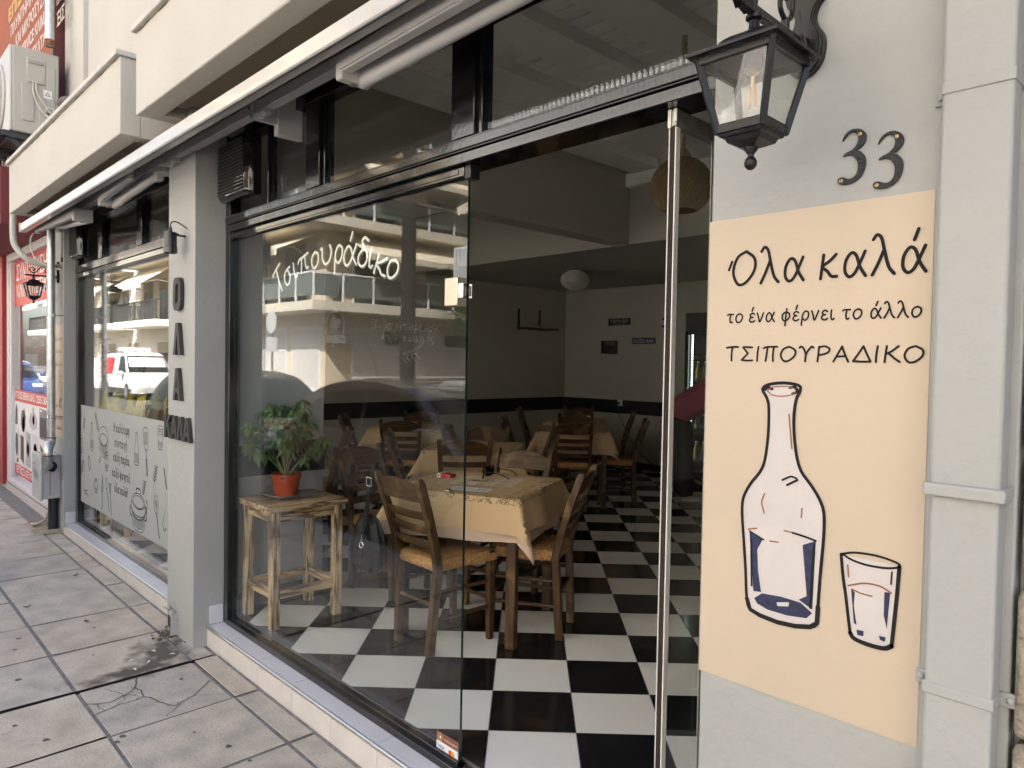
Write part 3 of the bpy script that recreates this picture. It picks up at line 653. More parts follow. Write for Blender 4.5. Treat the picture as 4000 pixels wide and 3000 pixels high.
# ---------------------------------------------------------------- handwriting drawn as strokes (x-height = 1)
GL = {
 'α': (1.0, [[(.95,1),(.72,.52),(.5,.13),(.26,0),(.06,.22),(.08,.65),(.32,.97),(.56,.85),(.74,.38),(1.0,.0)]]),
 'λ': (.95, [[(0,1.42),(.16,1.6),(.36,1.45),(.5,.95),(.7,.3),(.95,0)],[(.48,.98),(.27,.5),(0,0)]]),
 'κ': (.8, [[(.12,1),(.06,.5),(0,0)],[(.72,.98),(.42,.72),(.08,.5),(.32,.3),(.52,.08),(.78,.06)]]),
 'ο': (.85, [[(.5,1),(.15,.82),(.02,.4),(.2,.03),(.5,.05),(.8,.4),(.8,.8),(.5,1)]]),
 'τ': (.75, [[(0,.88),(.2,.97),(.75,.96)],[(.4,.95),(.33,.5),(.37,.1),(.5,0),(.64,.08)]]),
 'ε': (.65, [[(.62,.86),(.36,1),(.1,.8),(.2,.57),(.45,.53),(.2,.5),(.02,.26),(.2,.02),(.45,.02),(.66,.14)]]),
 'ν': (.75, [[(0,1),(.15,.55),(.3,0),(.54,.48),(.74,1)]]),
 'φ': (.95, [[(.48,.98),(.15,.82),(.03,.42),(.22,.05),(.5,.06),(.86,.42),(.82,.82),(.48,.98)],[(.56,1.35),(.45,.4),(.38,-.5)]]),
 'ρ': (.8, [[(0,-.5),(.06,.1),(.16,.7),(.45,1),(.76,.8),(.7,.3),(.4,.03),(.12,.22)]]),
 'ι': (.4, [[(.1,1),(.05,.5),(.1,.08),(.25,0),(.38,.12)]]),
 'σ': (.9, [[(.92,.96),(.5,.98),(.15,.82),(.03,.42),(.2,.04),(.5,.05),(.72,.4),(.66,.75),(.48,.97)]]),
 'ς': (.7, [[(.7,.86),(.42,1),(.1,.75),(.1,.42),(.42,.2),(.62,-.05),(.46,-.35),(.26,-.33)]]),
 'π': (1.0, [[(0,.78),(.16,.96),(.5,.95),(.98,.98)],[(.35,.95),(.3,.5),(.18,0)],[(.68,.95),(.64,.4),(.7,.05),(.86,.06)]]),
 'υ': (.75, [[(0,.93),(.12,.93),(.1,.4),(.3,0),(.6,.15),(.74,.6),(.66,.98)]]),
 'δ': (.75, [[(.76,1.42),(.5,1.6),(.28,1.4),(.45,1.1),(.7,.75),(.7,.25),(.4,0),(.08,.2),(.08,.6),(.35,.9),(.52,.95)]]),
 'μ': (.9, [[(0,-.5),(.1,.2),(.16,1)],[(.13,.4),(.26,.05),(.5,.1),(.66,.5),(.72,1)],[(.7,.7),(.68,.2),(.88,0)]]),
 'ω': (1.0, [[(.16,1),(.02,.5),(.15,.04),(.38,.14),(.46,.55),(.52,.1),(.76,.03),(.95,.45),(.82,1)]]),
 'η': (.7, [[(0,.93),(.1,.9),(.08,.4),(.05,0)],[(.1,.6),(.36,1),(.6,.85),(.58,.2),(.52,-.5)]]),
 'γ': (.75, [[(0,1),(.2,.9),(.35,.3),(.34,-.45)],[(.74,1),(.52,.4),(.36,-.1)]]),
 'ζ': (.7, [[(.1,1.5),(.6,1.5),(.2,1.0),(.05,.4),(.3,.1),(.6,-.05),(.5,-.4)]]),
 'Τ': (1.1, [[(0,1.42),(.5,1.5),(1.1,1.5)],[(.55,1.5),(.48,.7),(.5,0)]]),
 'Σ': (1.1, [[(1.02,1.45),(.5,1.48),(.15,1.46)],[(.15,1.46),(.62,.8)],[(.62,.8),(.05,.08)],[(.05,.08),(.6,.02),(1.05,.06)]]),
 'Ι': (.35, [[(.18,1.5),(.1,.7),(.08,0)]]),
 'Π': (1.2, [[(0,1.35),(.3,1.48),(1.2,1.5)],[(.35,1.48),(.28,.7),(.2,0)],[(.9,1.5),(.84,.7),(.85,0)]]),
 'Ο': (1.3, [[(.75,1.5),(.25,1.25),(.02,.6),(.3,.03),(.75,.08),(1.22,.6),(1.22,1.15),(.75,1.5)]]),
 'Υ': (1.15, [[(0,1.38),(.15,1.5),(.35,1.3),(.55,.7)],[(1.15,1.38),(1.0,1.5),(.78,1.2),(.55,.7),(.5,0)]]),
 'Ρ': (1.0, [[(.15,1.5),(.1,.7),(.05,0)],[(.14,1.42),(.6,1.52),(.98,1.25),(.8,.85),(.12,.62)]]),
 'Α': (1.2, [[(0,0),(.35,.8),(.65,1.5)],[(.65,1.5),(.85,.8),(1.15,0)],[(.25,.5),(.95,.55)]]),
 'Δ': (1.3, [[(0,.06),(.4,.8),(.75,1.5)],[(.75,1.5),(1.0,.8),(1.3,.04)],[(0,.06),(.65,.03),(1.3,.04)]]),
 'Κ': (1.1, [[(.18,1.5),(.1,.7),(.05,0)],[(1.0,1.5),(.55,1.05),(.12,.75)],[(.3,.85),(.7,.4),(1.1,.03)]]),
 'Μ': (1.3, [[(0,0),(.15,.8),(.3,1.5)],[(.3,1.5),(.5,.7),(.65,.25)],[(.65,.25),(.85,.8),(1.05,1.5)],[(1.05,1.5),(1.15,.8),(1.3,0)]]),
 'Ε': (.9, [[(.85,1.48),(.2,1.48)],[(.2,1.48),(.1,.7),(.1,.02)],[(.14,.8),(.7,.84)],[(.1,.03),(.5,.0),(.85,.05)]]),
 'Η': (1.1, [[(.15,1.5),(.1,.7),(.05,0)],[(1.05,1.5),(1.0,.7),(1.0,0)],[(.1,.75),(1.0,.8)]]),
 '.': (.2, [[(.08,.02),(.1,.0)]]), ':': (.2, [[(.08,.7),(.1,.68)],[(.06,.04),(.08,.02)]]), ',': (.25, [[(.12,.05),(.04,-.22)]]), '!': (.25, [[(.14,1.5),(.08,.45)],[(.06,.04),(.07,.02)]]), '΄': (.3, [[(.22,1.78),(.08,1.3)]]),
}
for k_, base_ in (('ά','α'),('έ','ε'),('ή','η'),('ό','ο'),('ώ','ω'),('ύ','υ'),('ί','ι')):
    w_ = GL[base_][0]; GL[k_] = (w_, GL[base_][1] + [[(w_*.5, 1.25), (w_*.5+.16, 1.66)]])
def hand_width(s): return sum((.55 if c == ' ' else GL[c][0] + .3) for c in s) - .3
def hand(mb, s, x, z, xh, w, y, width=None, ang=0.0, gap=.3, mi=0):
    """handwritten line on a facade-parallel plane at y"""
    k = (width / (hand_width(s) * xh)) if width else 1.0
    ca, sa = math.cos(ang), math.sin(ang); pen = 0.0
    for c in s:
        if c == ' ': pen += .55; continue
        gw, strokes = GL[c]; cnt = 0
        for st_ in strokes:
            pts = spline([(a, b_) for a, b_ in st_], 5) if len(st_) > 2 else [Vector(p) for p in st_]
            q = []
            for p in pts:
                px, pz = (pen + p[0]) * xh * k, p[1] * xh
                q.append((x + px*ca - pz*sa, z + px*sa + pz*ca))
            mb.stroke(q, w, (0, y, 0), X_, Z_, mi=mi, lift=1.2e-5, start=cnt); cnt += len(q) + 1
        pen += gw + gap
    return mb

# ---------------------------------------------------------------- wall poster
peach = mat("poster_peach", (0.50, 0.41, 0.312), 0.62, var=.03, vs_=2, bump=.22, bs=42, bdist=.004)
pinkwhite = mat("print_pink_white", (0.52, 0.48, 0.465), 0.6, var=.03, vs_=14); navy = mat("print_navy", (0.012, 0.018, 0.06), 0.6, var=.5, vs_=60); print_brown = mat("print_brown", (0.25, 0.11, 0.05), 0.6)
ink_p = mat("poster_ink", (0.016, 0.015, 0.016), 0.85, spec=0.2)
PO = thing("wall_poster", "tall peach wall poster of a bottle and a glass under handwritten Greek words", "poster", (0, 0, 0))
p = MB(); p.box(1.040, -.1915, .7225, 1.4805, -.1895, 1.714); p.build("sheet", peach, PO)
t = MB(); hand(t, "Όλα καλά" if 'Ό' in GL else "Ολα καλά", 1.098, 1.572, .046, .0062, -.1925, width=.372)
t.stroke([(1.0955,1.622),(1.0885,1.605)], .0055, (0,-.1925,0), X_, Z_)
hand(t, "το ένα φέρνει το άλλο", 1.088, 1.492, .0185, .0034, -.1925, width=.377); hand(t, "ΤΣΙΠΟΥΡΑΔΙΚΟ", 1.088, 1.411, .0195, .0041, -.1925, width=.383)
t.build("lettering", ink_p, PO, smooth=0)
BOT=[(1.172,1.352),(1.182,1.335),(1.187,1.313),(1.187,1.257),(1.181,1.205),(1.171,1.180),(1.151,1.153),(1.136,1.122),(1.134,1.089),(1.139,1.036),(1.145,0.972),(1.150,0.907),(1.158,0.889),(1.180,0.882),(1.218,0.878),(1.254,0.880),(1.285,0.887),(1.298,0.898),(1.299,0.933),(1.302,1.002),(1.306,1.068),(1.305,1.117),(1.294,1.145),(1.277,1.169),(1.257,1.194),(1.246,1.231),(1.240,1.289),(1.243,1.332),(1.251,1.352),(1.248,1.363),(1.216,1.367),(1.183,1.362)]
GLS=[(1.340,1.043),(1.443,1.041),(1.438,0.962),(1.434,0.893),(1.421,0.885),(1.394,0.884),(1.369,0.888),(1.361,0.897),(1.351,0.965)]
FILL = [[(1.151,1.055),(1.182,1.042),(1.170,1.018),(1.173,0.974),(1.181,0.931),(1.164,0.929)],[(1.265,1.046),(1.291,1.059),(1.288,0.922),(1.260,0.935),(1.276,0.946)],[(1.166,0.915),(1.183,0.929),(1.224,0.932),(1.264,0.930),(1.288,0.915),(1.277,0.902),(1.238,0.897),(1.196,0.898),(1.173,0.905)],[(1.360,0.982),(1.367,0.976),(1.366,0.950),(1.372,0.915),(1.367,0.917)],[(1.419,0.989),(1.429,0.990),(1.425,0.922),(1.419,0.946)],[(1.372,0.906),(1.385,0.907),(1.385,0.897),(1.374,0.896)],[(1.412,0.906),(1.424,0.906),(1.422,0.897),(1.414,0.899)]]
d = MB(); yy = -.1922
bs_ = [tuple(q) for q in spline(BOT, 3, True)]; gs_ = [tuple(q) for q in spline(GLS[2:] + [], 3)]
d.flat(bs_, (0, yy, 0), X_, Z_, 0); d.flat(GLS, (0, yy, 0), X_, Z_, 0)
for q in FILL: d.flat(q, (0, yy - .0004, 0), X_, Z_, 1)
d.flat([(1.215,0.918),(1.241,0.925),(1.240,0.916),(1.217,0.911)], (0, yy - .0007, 0), X_, Z_, 0)
d.stroke(bs_, .0064, (0, yy - .0008, 0), X_, Z_, mi=2, closed=True)
d.stroke([(1.150,.91),(1.158,.889),(1.180,.882),(1.218,.878),(1.254,.880),(1.285,.887),(1.298,.898),(1.299,.93)], .0095, (0, yy - .0009, 0), X_, Z_, mi=2)
for seg, w_ in (([(1.340,1.043),(1.345,1.0),(1.351,.965),(1.356,.93),(1.361,.897)], .006), ([(1.443,1.041),(1.440,.98),(1.436,.92),(1.434,.893)], .007), ([(1.361,.897),(1.369,.888),(1.394,.884),(1.421,.885),(1.434,.893)], .0085), ([(1.342,1.044),(1.365,1.051),(1.402,1.053),(1.436,1.048),(1.443,1.041),(1.423,1.034),(1.389,1.032),(1.361,1.036),(1.342,1.044)], .0042)):
    d.stroke([tuple(q) for q in spline(seg, 4)], w_, (0, yy - .0009, 0), X_, Z_, mi=2)
for seg, w_, m_ in (([(1.183,1.349),(1.196,1.341),(1.217,1.340),(1.236,1.345),(1.242,1.353),(1.232,1.359),(1.212,1.360),(1.192,1.357),(1.183,1.349)], .0022, 3), ([(1.178,1.352),(1.184,1.357),(1.193,1.354)], .006, 2), ([(1.230,1.358),(1.241,1.359),(1.246,1.351),(1.236,1.346)], .0055, 2),
    ([(1.149,1.057),(1.168,1.062)], .003, 3), ([(1.152,1.054),(1.184,1.041)], .003, 2), ([(1.197,1.041),(1.215,1.042)], .0028, 3), ([(1.227,1.068),(1.243,1.067)], .0028, 3), ([(1.243,1.067),(1.272,1.063),(1.291,1.059)], .0042, 2), ([(1.220,1.170),(1.237,1.179),(1.249,1.177)], .004, 2), ([(1.230,1.161),(1.251,1.174)], .0045, 2), ([(1.183,1.137),(1.177,1.118),(1.183,1.097)], .0026, 3), ([(1.262,1.119),(1.261,1.100)], .0026, 3), ([(1.230,1.304),(1.234,1.27),(1.238,1.236)], .0032, 3),
    ([(1.355,.986),(1.384,.997),(1.411,.998),(1.431,.990)], .0032, 3), ([(1.363,.981),(1.377,.977),(1.398,.976)], .0026, 3), ([(1.353,1.025),(1.355,1.003)], .003, 3), ([(1.431,1.029),(1.430,1.006)], .003, 2), ([(1.156,1.035),(1.160,.94)], .004, 2), ([(1.288,1.05),(1.284,.925)], .005, 2)):
    d.stroke([tuple(q) for q in (spline(seg, 4) if len(seg) > 2 else [Vector(q) for q in seg])], w_, (0, yy - .0010 - .0001*m_, 0), X_, Z_, mi=m_)
d.build("drawing", [pinkwhite, navy, ink_p, print_brown], PO, smooth=0)

# ---------------------------------------------------------------- house number
THREE=[(1.3195,1.8287),(1.3214,1.8374),(1.3286,1.8457),(1.3390,1.8493),(1.3516,1.8467),(1.3612,1.8375),(1.3629,1.8275),(1.3597,1.8186),(1.3527,1.8114),(1.3455,1.8081),(1.3529,1.8049),(1.3604,1.7959),(1.3632,1.7847),(1.3621,1.7731),(1.3573,1.7611),(1.3482,1.7519),(1.3358,1.7471),(1.3230,1.7470),(1.3142,1.7511),(1.3123,1.7581),(1.3161,1.7618),(1.3236,1.7616),(1.3312,1.7574),(1.3397,1.7577),(1.3468,1.7651),(1.3491,1.7777),(1.3471,1.7888),(1.3406,1.7976),(1.3320,1.8015),(1.3225,1.8001),(1.3209,1.8021),(1.3276,1.8074),(1.3381,1.8111),(1.3462,1.8192),(1.3484,1.8295),(1.3456,1.8387),(1.3382,1.8436),(1.3287,1.8402),(1.3216,1.8282)]
hammered = mat("hammered_black_iron", (0.016, 0.016, 0.017), 0.28, bump=1.0, bs=330, bdist=.0035)
for i, (dx, dz, lab) in enumerate(((0, 0, "hammered black house numeral three nearer the wall lantern"), (.0645, -.0185, "hammered black house numeral three nearer the painted square downpipe"))):
    nx, nz_ = 1.338 + dx, 1.798 + dz
    n = thing("house_numeral", lab, "house number", (nx, -.19, nz_), 0, "black house numerals on the wall")
    m_ = MB(); m_.prism([(a - 1.338, c - 1.798) for a, c in [tuple(q) for q in spline(THREE[:-1], 2, True)]], (0, 0, 0), X_, Z_, (0, -.005, 0)); m_.build("figure", hammered, n, bevel=.0012)
    for sx, sz in ((1.3515, 1.8370), (1.3195, 1.7547)):
        s = MB(); s.lathe([(.0, -.0005), (.0036, -.0005), (.0036, .0012), (.0024, .0022), (0, .0024)][::1], (sx - 1.338, -.0052, sz - 1.798), 12, ax='y')
        for v_ in range(len(s.v)): s.v[v_] = (s.v[v_][0], -.0052 - (s.v[v_][1] + .0052), s.v[v_][2])
        s.bar((sx - 1.3402, -.0078, sz - 1.798), (sx - 1.3358, -.0078, sz - 1.798), .0007, .0006, mi=1); s.bar((sx - 1.338, -.0078, sz - 1.8002), (sx - 1.338, -.0078, sz - 1.7958), .0007, .0006, up=Y_, mi=1)
        s.build("screw", [brass, ink], n)

# ---------------------------------------------------------------- wall lanterns
filament = mat("amber_filament", (0.75, 0.30, 0.06), 0.5)
def lantern(label, loc, s=1.0):
    L_ = thing("wall_lantern", label, "wall lantern", loc, 0, "black wall lanterns on the facade"); L_.scale = (s, s, s)
    # back plate with a stepped, waisted outline
    out = [(0,-.095),(.018,-.088),(.034,-.07),(.040,-.045),(.038,-.02),(.026,0),(.020,.02),(.026,.04),(.038,.055),(.042,.08),(.034,.105),(.018,.118),(0,.124)]
    full = [tuple(q) for q in spline(out, 3)]; full = full + [(-a, c) for a, c in full[::-1][1:-1]]
    bp = MB(); bp.ring_loft([[(a, 0, c) for a, c in full], [(a, -.010, c) for a, c in full], [(a*.9, -.0105, c*.95) for a, c in full], [(a*.9, -.016, c*.95) for a, c in full], [(a*.8, -.0165, c*.9) for a, c in full], [(a*.76, -.021, c*.88) for a, c in full]])
    bp.build("back_plate", black_cast, L_, bevel=.0012)
    zc = -.035                                                # arm level
    a = MB(); a.bar((0, -.018, zc), (0, -.235, zc), .015, .015); a.bar((0, -.232, zc), (0, -.262, zc), .020, .020, w2=.014, h2=.014); a.bar((0, -.262, zc), (0, -.288, zc), .020, .020, w2=.006, h2=.006); a.bar((0, -.018, zc - .002), (0, -.05, zc - .002), .026, .026)
    a.build("arm", black_cast, L_, bevel=.0012)
    def scroll(pts, w=.010): 
        q = MB(); q.tube([(0, p[0], p[1]) for p in spline(pts, 6)], w/2, 8); return q
    q = scroll([(-.212, zc + .008), (-.212, zc + .022), (-.232, zc + .034), (-.246, zc + .052), (-.236, zc + .074), (-.214, zc + .078), (-.200, zc + .062), (-.208, zc + .048), (-.222, zc + .052)]); q.build("scroll", black_cast, L_)
    q = scroll([(-.212, zc + .022), (-.185, zc + .04), (-.16, zc + .075), (-.125, zc + .102), (-.085, zc + .098), (-.066, zc + .072), (-.070, zc + .040), (-.094, zc + .026), (-.116, zc + .042), (-.110, zc + .066), (-.090, zc + .066)]); q.bar((0, -.094, zc + .004), (0, -.094, zc + .026), .012, .012, up=Y_); q.build("scroll", black_cast, L_)
    w = MB(); w.tube(spline([(.012, -.06, zc + .05), (.016, -.05, zc + .01), (.02, -.045, zc - .03), (.03, -.10, zc - .085)], 5), .0022, 6); w.build("wire", black_matt, L_)
    by = -.212                                                # lamp axis
    k = MB(); k.lathe([(.0, 0), (.015, 0), (.015, -.006), (.009, -.010), (.010, -.024), (.016, -.032), (.018, -.036), (0, -.036)], (0, by, zc - .008), 16); k.build("neck", black_cast, L_)
    zt = zc - .044
    def sq(h, z): return [(-h, by - h, z), (h, by - h, z), (h, by + h, z), (-h, by + h, z)]
    rf = MB(); rf.ring_loft([sq(.060, zt - .034), sq(.085, zt - .040), sq(.086, zt - .035), sq(.058, zt - .026), sq(.046, zt - .018), sq(.044, zt - .012), sq(.038, zt - .006), sq(.030, zt), sq(.018, zt + .002)], 0)
    rf.build("roof", black_cast, L_, smooth=20, bevel=.0006, seg=1)
    z1, z0 = zt - .040, zt - .172; ht, hb = .072, .042
    cg = MB()
    for sx, sy in ((-1,-1),(1,-1),(1,1),(-1,1)):
        cg.bar((sx*ht*.97, by + sy*ht*.97, z1), (sx*hb, by + sy*hb, z0), .011, .011, up=(sx, sy, 0))
    def frame_ring(h, z, w_, hh):
        for (p, q_) in ((( -h, by-h), (h, by-h)), ((h, by-h), (h, by+h)), ((h, by+h), (-h, by+h)), ((-h, by+h), (-h, by-h))):
            cg.bar((p[0], p[1], z), (q_[0], q_[1], z), w_, hh)
    frame_ring(ht*.955, z1 - .007, .008, .014); frame_ring(hb + .0015, z0 + .007, .008, .016)
    cg.build("cage", black_cast, L_, bevel=.0008, seg=1)
    bt = MB(); bt.ring_loft([sq(.043, z0 + .001), sq(.040, z0 - .006), sq(.034, z0 - .008), sq(.030, z0 - .016), sq(.012, z0 - .024)]); bt.build("base", black_cast, L_, smooth=20)
    fn = MB(); fn.lathe([(0, 0), (.013, 0), (.013, -.004), (.006, -.013), (.005, -.017), (.009, -.021), (.0115, -.028), (.010, -.035), (.005, -.040), (0, -.041)], (0, by, z0 - .022), 18); fn.build("finial", black_cast, L_, smooth=60)
    for sx, sy in ((0,-1),(1,0),(0,1),(-1,0)):
        g = MB()
        if sx == 0: v4 = [(-ht*.92, by + sy*ht*.93, z1 - .004), (ht*.92, by + sy*ht*.93, z1 - .004), (hb, by + sy*hb, z0 + .004), (-hb, by + sy*hb, z0 + .004)]
        else: v4 = [(sx*ht*.93, by - ht*.92, z1 - .004), (sx*ht*.93, by + ht*.92, z1 - .004), (sx*hb, by + hb, z0 + .004), (sx*hb, by - hb, z0 + .004)]
        off = Vector((sx, sy, 0)) * .0012
        g.add([Vector(q) - off for q in v4] + [Vector(q) + off for q in v4], [(0,1,2,3),(7,6,5,4),(0,4,5,1),(1,5,6,2),(2,6,7,3),(3,7,4,0)]); g.build("glass_pane", lamp_glass, L_, smooth=0)
    bu = MB(); bu.lathe([(.008, 0), (.010, -.008), (.018, -.022), (.026, -.038), (.029, -.052), (.026, -.066), (.016, -.077), (.0, -.081)], (0, by, z1 - .022), 24, caps=False); bulb = bu.build("bulb", lamp_glass, L_, smooth=80)
    so = MB(); so.lathe([(0, .03), (.017, .03), (.017, -.004), (.013, -.006), (0, -.006)], (0, by, z1 - .016), 18); so.build("socket", black_matt, L_)
    cp = MB(); cp.lathe([(0, 0), (.011, 0), (.011, -.006), (.004, -.010), (.003, -.028), (0, -.03)], (0, by, z1 - .020), 14); cp.build("bulb_cap", brass, bulb)
    fi = MB()
    for t0 in range(4):
        a0 = t0*math.pi/2 + .5; fi.tube([(.005*math.cos(a0), by + .005*math.sin(a0), z1 - .044), (.011*math.cos(a0 + .5), by + .011*math.sin(a0 + .5), z1 - .086)], .0013, 6)
    fi.build("filament", filament, bulb)
    return L_
lantern("black wall lantern with clear bulb above the house numerals", (1.243, -.19, 2.062))
lantern("black wall lantern with clear bulb behind the galvanised downpipe", (-5.27, -.12, 2.10), .86)

# ---------------------------------------------------------------- raised letters on the pillar
letter_m = mat("letter_charcoal", (0.035, 0.034, 0.034), 0.6)
def letter(ch, polys, x, z, w, h, lab, holes=None):
    o = MB()
    for pl in polys: o.prism([(a*w, c*h) for a, c in pl], (0, -.003, 0), X_, Z_, (0, -.020, 0))
    ob = o.build("sign_letter", letter_m, smooth=30, bevel=.0012); ob.location = (x, -.19, z)
    tag(ob, lab, "letter", "black raised letters on the pillar")
def ring_poly(n=40, t=.30):
    out = []; inn = []
    for k in range(n + 1):
        a = math.pi/2 + 2*math.pi*k/n
        c, s = math.cos(a), math.sin(a); e = .55
        sg = lambda v: (abs(v)**e) * (1 if v >= 0 else -1)
        out.append((.5 + .5*sg(c), .5 + .5*sg(s))); inn.append((.5 + (.5 - t)*sg(c), .5 + (.5 - t*.72)*sg(s)))
    return out, inn
oo, ii = ring_poly()
opolys = [[oo[k], oo[k+1], ii[k+1], ii[k]] for k in range(len(oo)-1)]
LAM = [[(0,0),(.30,0),(.5,.70),(.70,0),(1,0),(.66,1),(.34,1)]]
ALF = [[(0,0),(.28,0),(.36,.24),(.40,.40),(.5,.74),(.60,.40),(.64,.24),(.72,0),(1,0),(.66,1),(.34,1)], [(.36,.24),(.64,.24),(.60,.40),(.40,.40)]]
KAP = [[(0,0),(.28,0),(.28,.36),(.40,.50),(.70,0),(1.02,0),(.58,.68),(.98,1),(.66,1),(.28,.62),(.28,1),(0,1)]]
letter('Ο', opolys, -2.226, 1.652, .112, .178, "round letter O, topmost of the black letters down the pillar")
letter('Λ', LAM, -2.222, 1.412, .112, .174, "single Greek letter lambda standing alone below the round O on the pillar")
letter('Α', ALF, -2.222, 1.166, .112, .176, "single letter A standing alone just above the bottom word on the pillar")
letter('Κ', KAP, -2.358, .952, .105, .128, "letter K overhanging the pillar edge beside the frosted window")
letter('Α', ALF, -2.256, .952, .098, .128, "letter A following the K in the bottom word on the pillar")
letter('Λ', LAM, -2.160, .952, .096, .128, "Greek letter lambda between two letters A in the bottom word")
letter('Α', ALF, -2.068, .952, .098, .128, "last letter A of the bottom word at the blue grey pillar side")

# ---------------------------------------------------------------- spotlight
sp = thing("spotlight", "small black cylinder spotlight on a bracket above the pillar letters", "spotlight", (-2.108, -.19, 2.045))
m_ = MB(); m_.lathe([(0, .022), (.010, .022), (.012, .014), (.0315, .012), (.0325, -.062), (.0345, -.064), (.0345, -.096), (.029, -.098), (.027, -.080), (0, -.078)], (0, -.075, 0), 28); m_.build("body", black_gloss, sp)
m_ = MB(); m_.box(-.009, -.050, -.004, .009, 0, .004); m_.box(-.040, -.085, -.010, -.034, -.06, .006); m_.box(.034, -.085, -.010, .040, -.06, .006); m_.box(-.04, -.050, -.004, .04, -.044, .004); m_.box(-.040, -.07, -.004, -.034, -.044, .004); m_.box(.034, -.07, -.004, .040, -.044, .004); m_.build("bracket", black_matt, sp)
m_ = MB(); m_.lathe([(0, .0), (.008, 0), (.009, .012), (.006, .018), (0, .018)], (0, -.075, .022), 12); m_.tube(spline([(0, -.075, .038), (.0, -.072, .062), (.012, -.055, .070), (.028, -.03, .056), (.038, -.004, .036)], 6), .0035, 8); m_.build("cable", black_matt, sp)

# ---------------------------------------------------------------- awning
AW = thing("awning", "folded awning with ivory front bar and white folding arms above the windows", "awning")
m_ = MB(); m_.ring_loft([[(x, -.420, 2.410), (x, -.414, 2.402), (x, -.376, 2.402), (x, -.370, 2.410), (x, -.370, 2.465), (x, -.378, 2.472), (x, -.408, 2.472), (x, -.420, 2.462)] for x in (-5.150, 3.2)]); fb = m_.build("front_bar", alu_bar, AW)
m_ = MB(); m_.box(-5.157, -.424, 2.398, -5.150, -.366, 2.476); m_.build("end_cap", alu_white, fb, bevel=.003)
m_ = MB(); m_.box(-5.145, -.419, 2.3975, 3.2, -.413, 2.4025); m_.build("bar_gasket", black_matt, fb)
m_ = MB(); m_.box(-5.0, -.225, 2.472, 3.2, -.180, 2.520); m_.build("torsion_bar", alu_white, AW, bevel=.003)
m_ = MB(); m_.lathe([(0, -5.0), (.062, -5.0), (.062, 3.2), (0, 3.2)], (0, -.14, 2.60), 28, ax='x'); m_.build("fabric_roll", fabric_dark, AW)
m_ = MB(); m_.add([(-5.1, -.376, 2.470), (3.2, -.376, 2.470), (3.2, -.17, 2.545), (-5.1, -.17, 2.545), (-5.1, -.376, 2.474), (3.2, -.376, 2.474), (3.2, -.17, 2.549), (-5.1, -.17, 2.549)], [(3,2,1,0),(4,5,6,7),(0,1,5,4),(1,2,6,5),(2,3,7,6),(3,0,4,7)]); m_.build("fabric", fabric_dark, AW)
def arm(elbow, far_front, far_rear):
    """two tubes folded against each other from the elbow"""
    e = Vector(elbow)
    a = MB(); a.bar(e + Vector((0, -.015, .012)), far_front, .036, .064); a.bar(e + Vector((0, -.036, .012)), Vector(far_front) + Vector((0, -.021, 0)), .006, .05)
    o = a.build("folding_arm", alu_white, AW, bevel=.006, seg=3)
    a = MB(); a.bar(e + Vector((0, .055, -.018)), far_rear, .040, .050); a.tube([e + Vector((0, .055, -.030)), Vector(far_rear) + Vector((0, 0, -.012))], .024, 14); a.build("rear_tube", alu_white, o, bevel=.005)
    d = Vector(far_front) - e; sgn = 1 if d.x > 0 else -1
    c = MB(); c.box(e.x - .02, e.y - .038, e.z - .045, e.x + .02, e.y + .090, e.z + .046)
    c.build("elbow_joint", alu_white, o, bevel=.008, seg=3)
    c = MB(); c.lathe([(0, -.004), (.014, -.004), (.014, .0), (.009, .0005), (.009, .003), (0, .003)], (e.x, e.y + .02, e.z - .046), 16); c.build("pivot_cap", mat("pivot_grey", (.2, .2, .2), .5), o)
    f = MB(); F = Vector(far_front)
    f.lathe([(0, -.045), (.022, -.045), (.024, -.02), (.018, -.015), (.018, .015), (.024, .02), (.022, .040), (0, .040)], (F.x + .02*sgn, F.y - .01, F.z), 16); f.bar(F + Vector((.02*sgn, -.01, .03)), (F.x + .02*sgn, -.39, 2.43), .02, .03)
    f.build("bar_joint", alu_white, o)
    g = MB(); Rr = Vector(far_rear)
    g.lathe([(0, -.030), (.05, -.030), (.055, -.02), (.055, .012), (0, .012)], (Rr.x + .04*sgn, Rr.y + .02, Rr.z + .01), 22)
    for k in range(9):
        t = math.pi*(-.1 + .12*k); g.box(Rr.x + .04*sgn + .058*math.cos(t) - .006, Rr.y + .02 - .058*abs(math.sin(t)) - .006, Rr.z - .018, Rr.x + .04*sgn + .058*math.cos(t) + .006, Rr.y + .02 - .058*abs(math.sin(t)) + .006, Rr.z + .020)
    for dz in (-.045, .03): g.lathe([(0, -.012), (.014, -.010), (.017, 0), (.014, .010), (0, .012)], (Rr.x - .03*sgn, Rr.y - .005, Rr.z + dz), 14)
    g.box(Rr.x - .05, Rr.y - .02, Rr.z - .05, Rr.x + .02, Rr.y + .02, Rr.z + .035)
    g.build("toothed_bracket", alu_white, o, bevel=.003)
arm((-.335, -.275, 2.405), (1.50, -.315, 2.435), (1.55, -.19, 2.455))
arm((-3.277, -.275, 2.405), (-2.642, -.305, 2.455), (-2.518, -.19, 2.462))
arm((-3.93, -.275, 2.395), (-4.98, -.31, 2.43), (-4.90, -.19, 2.455))
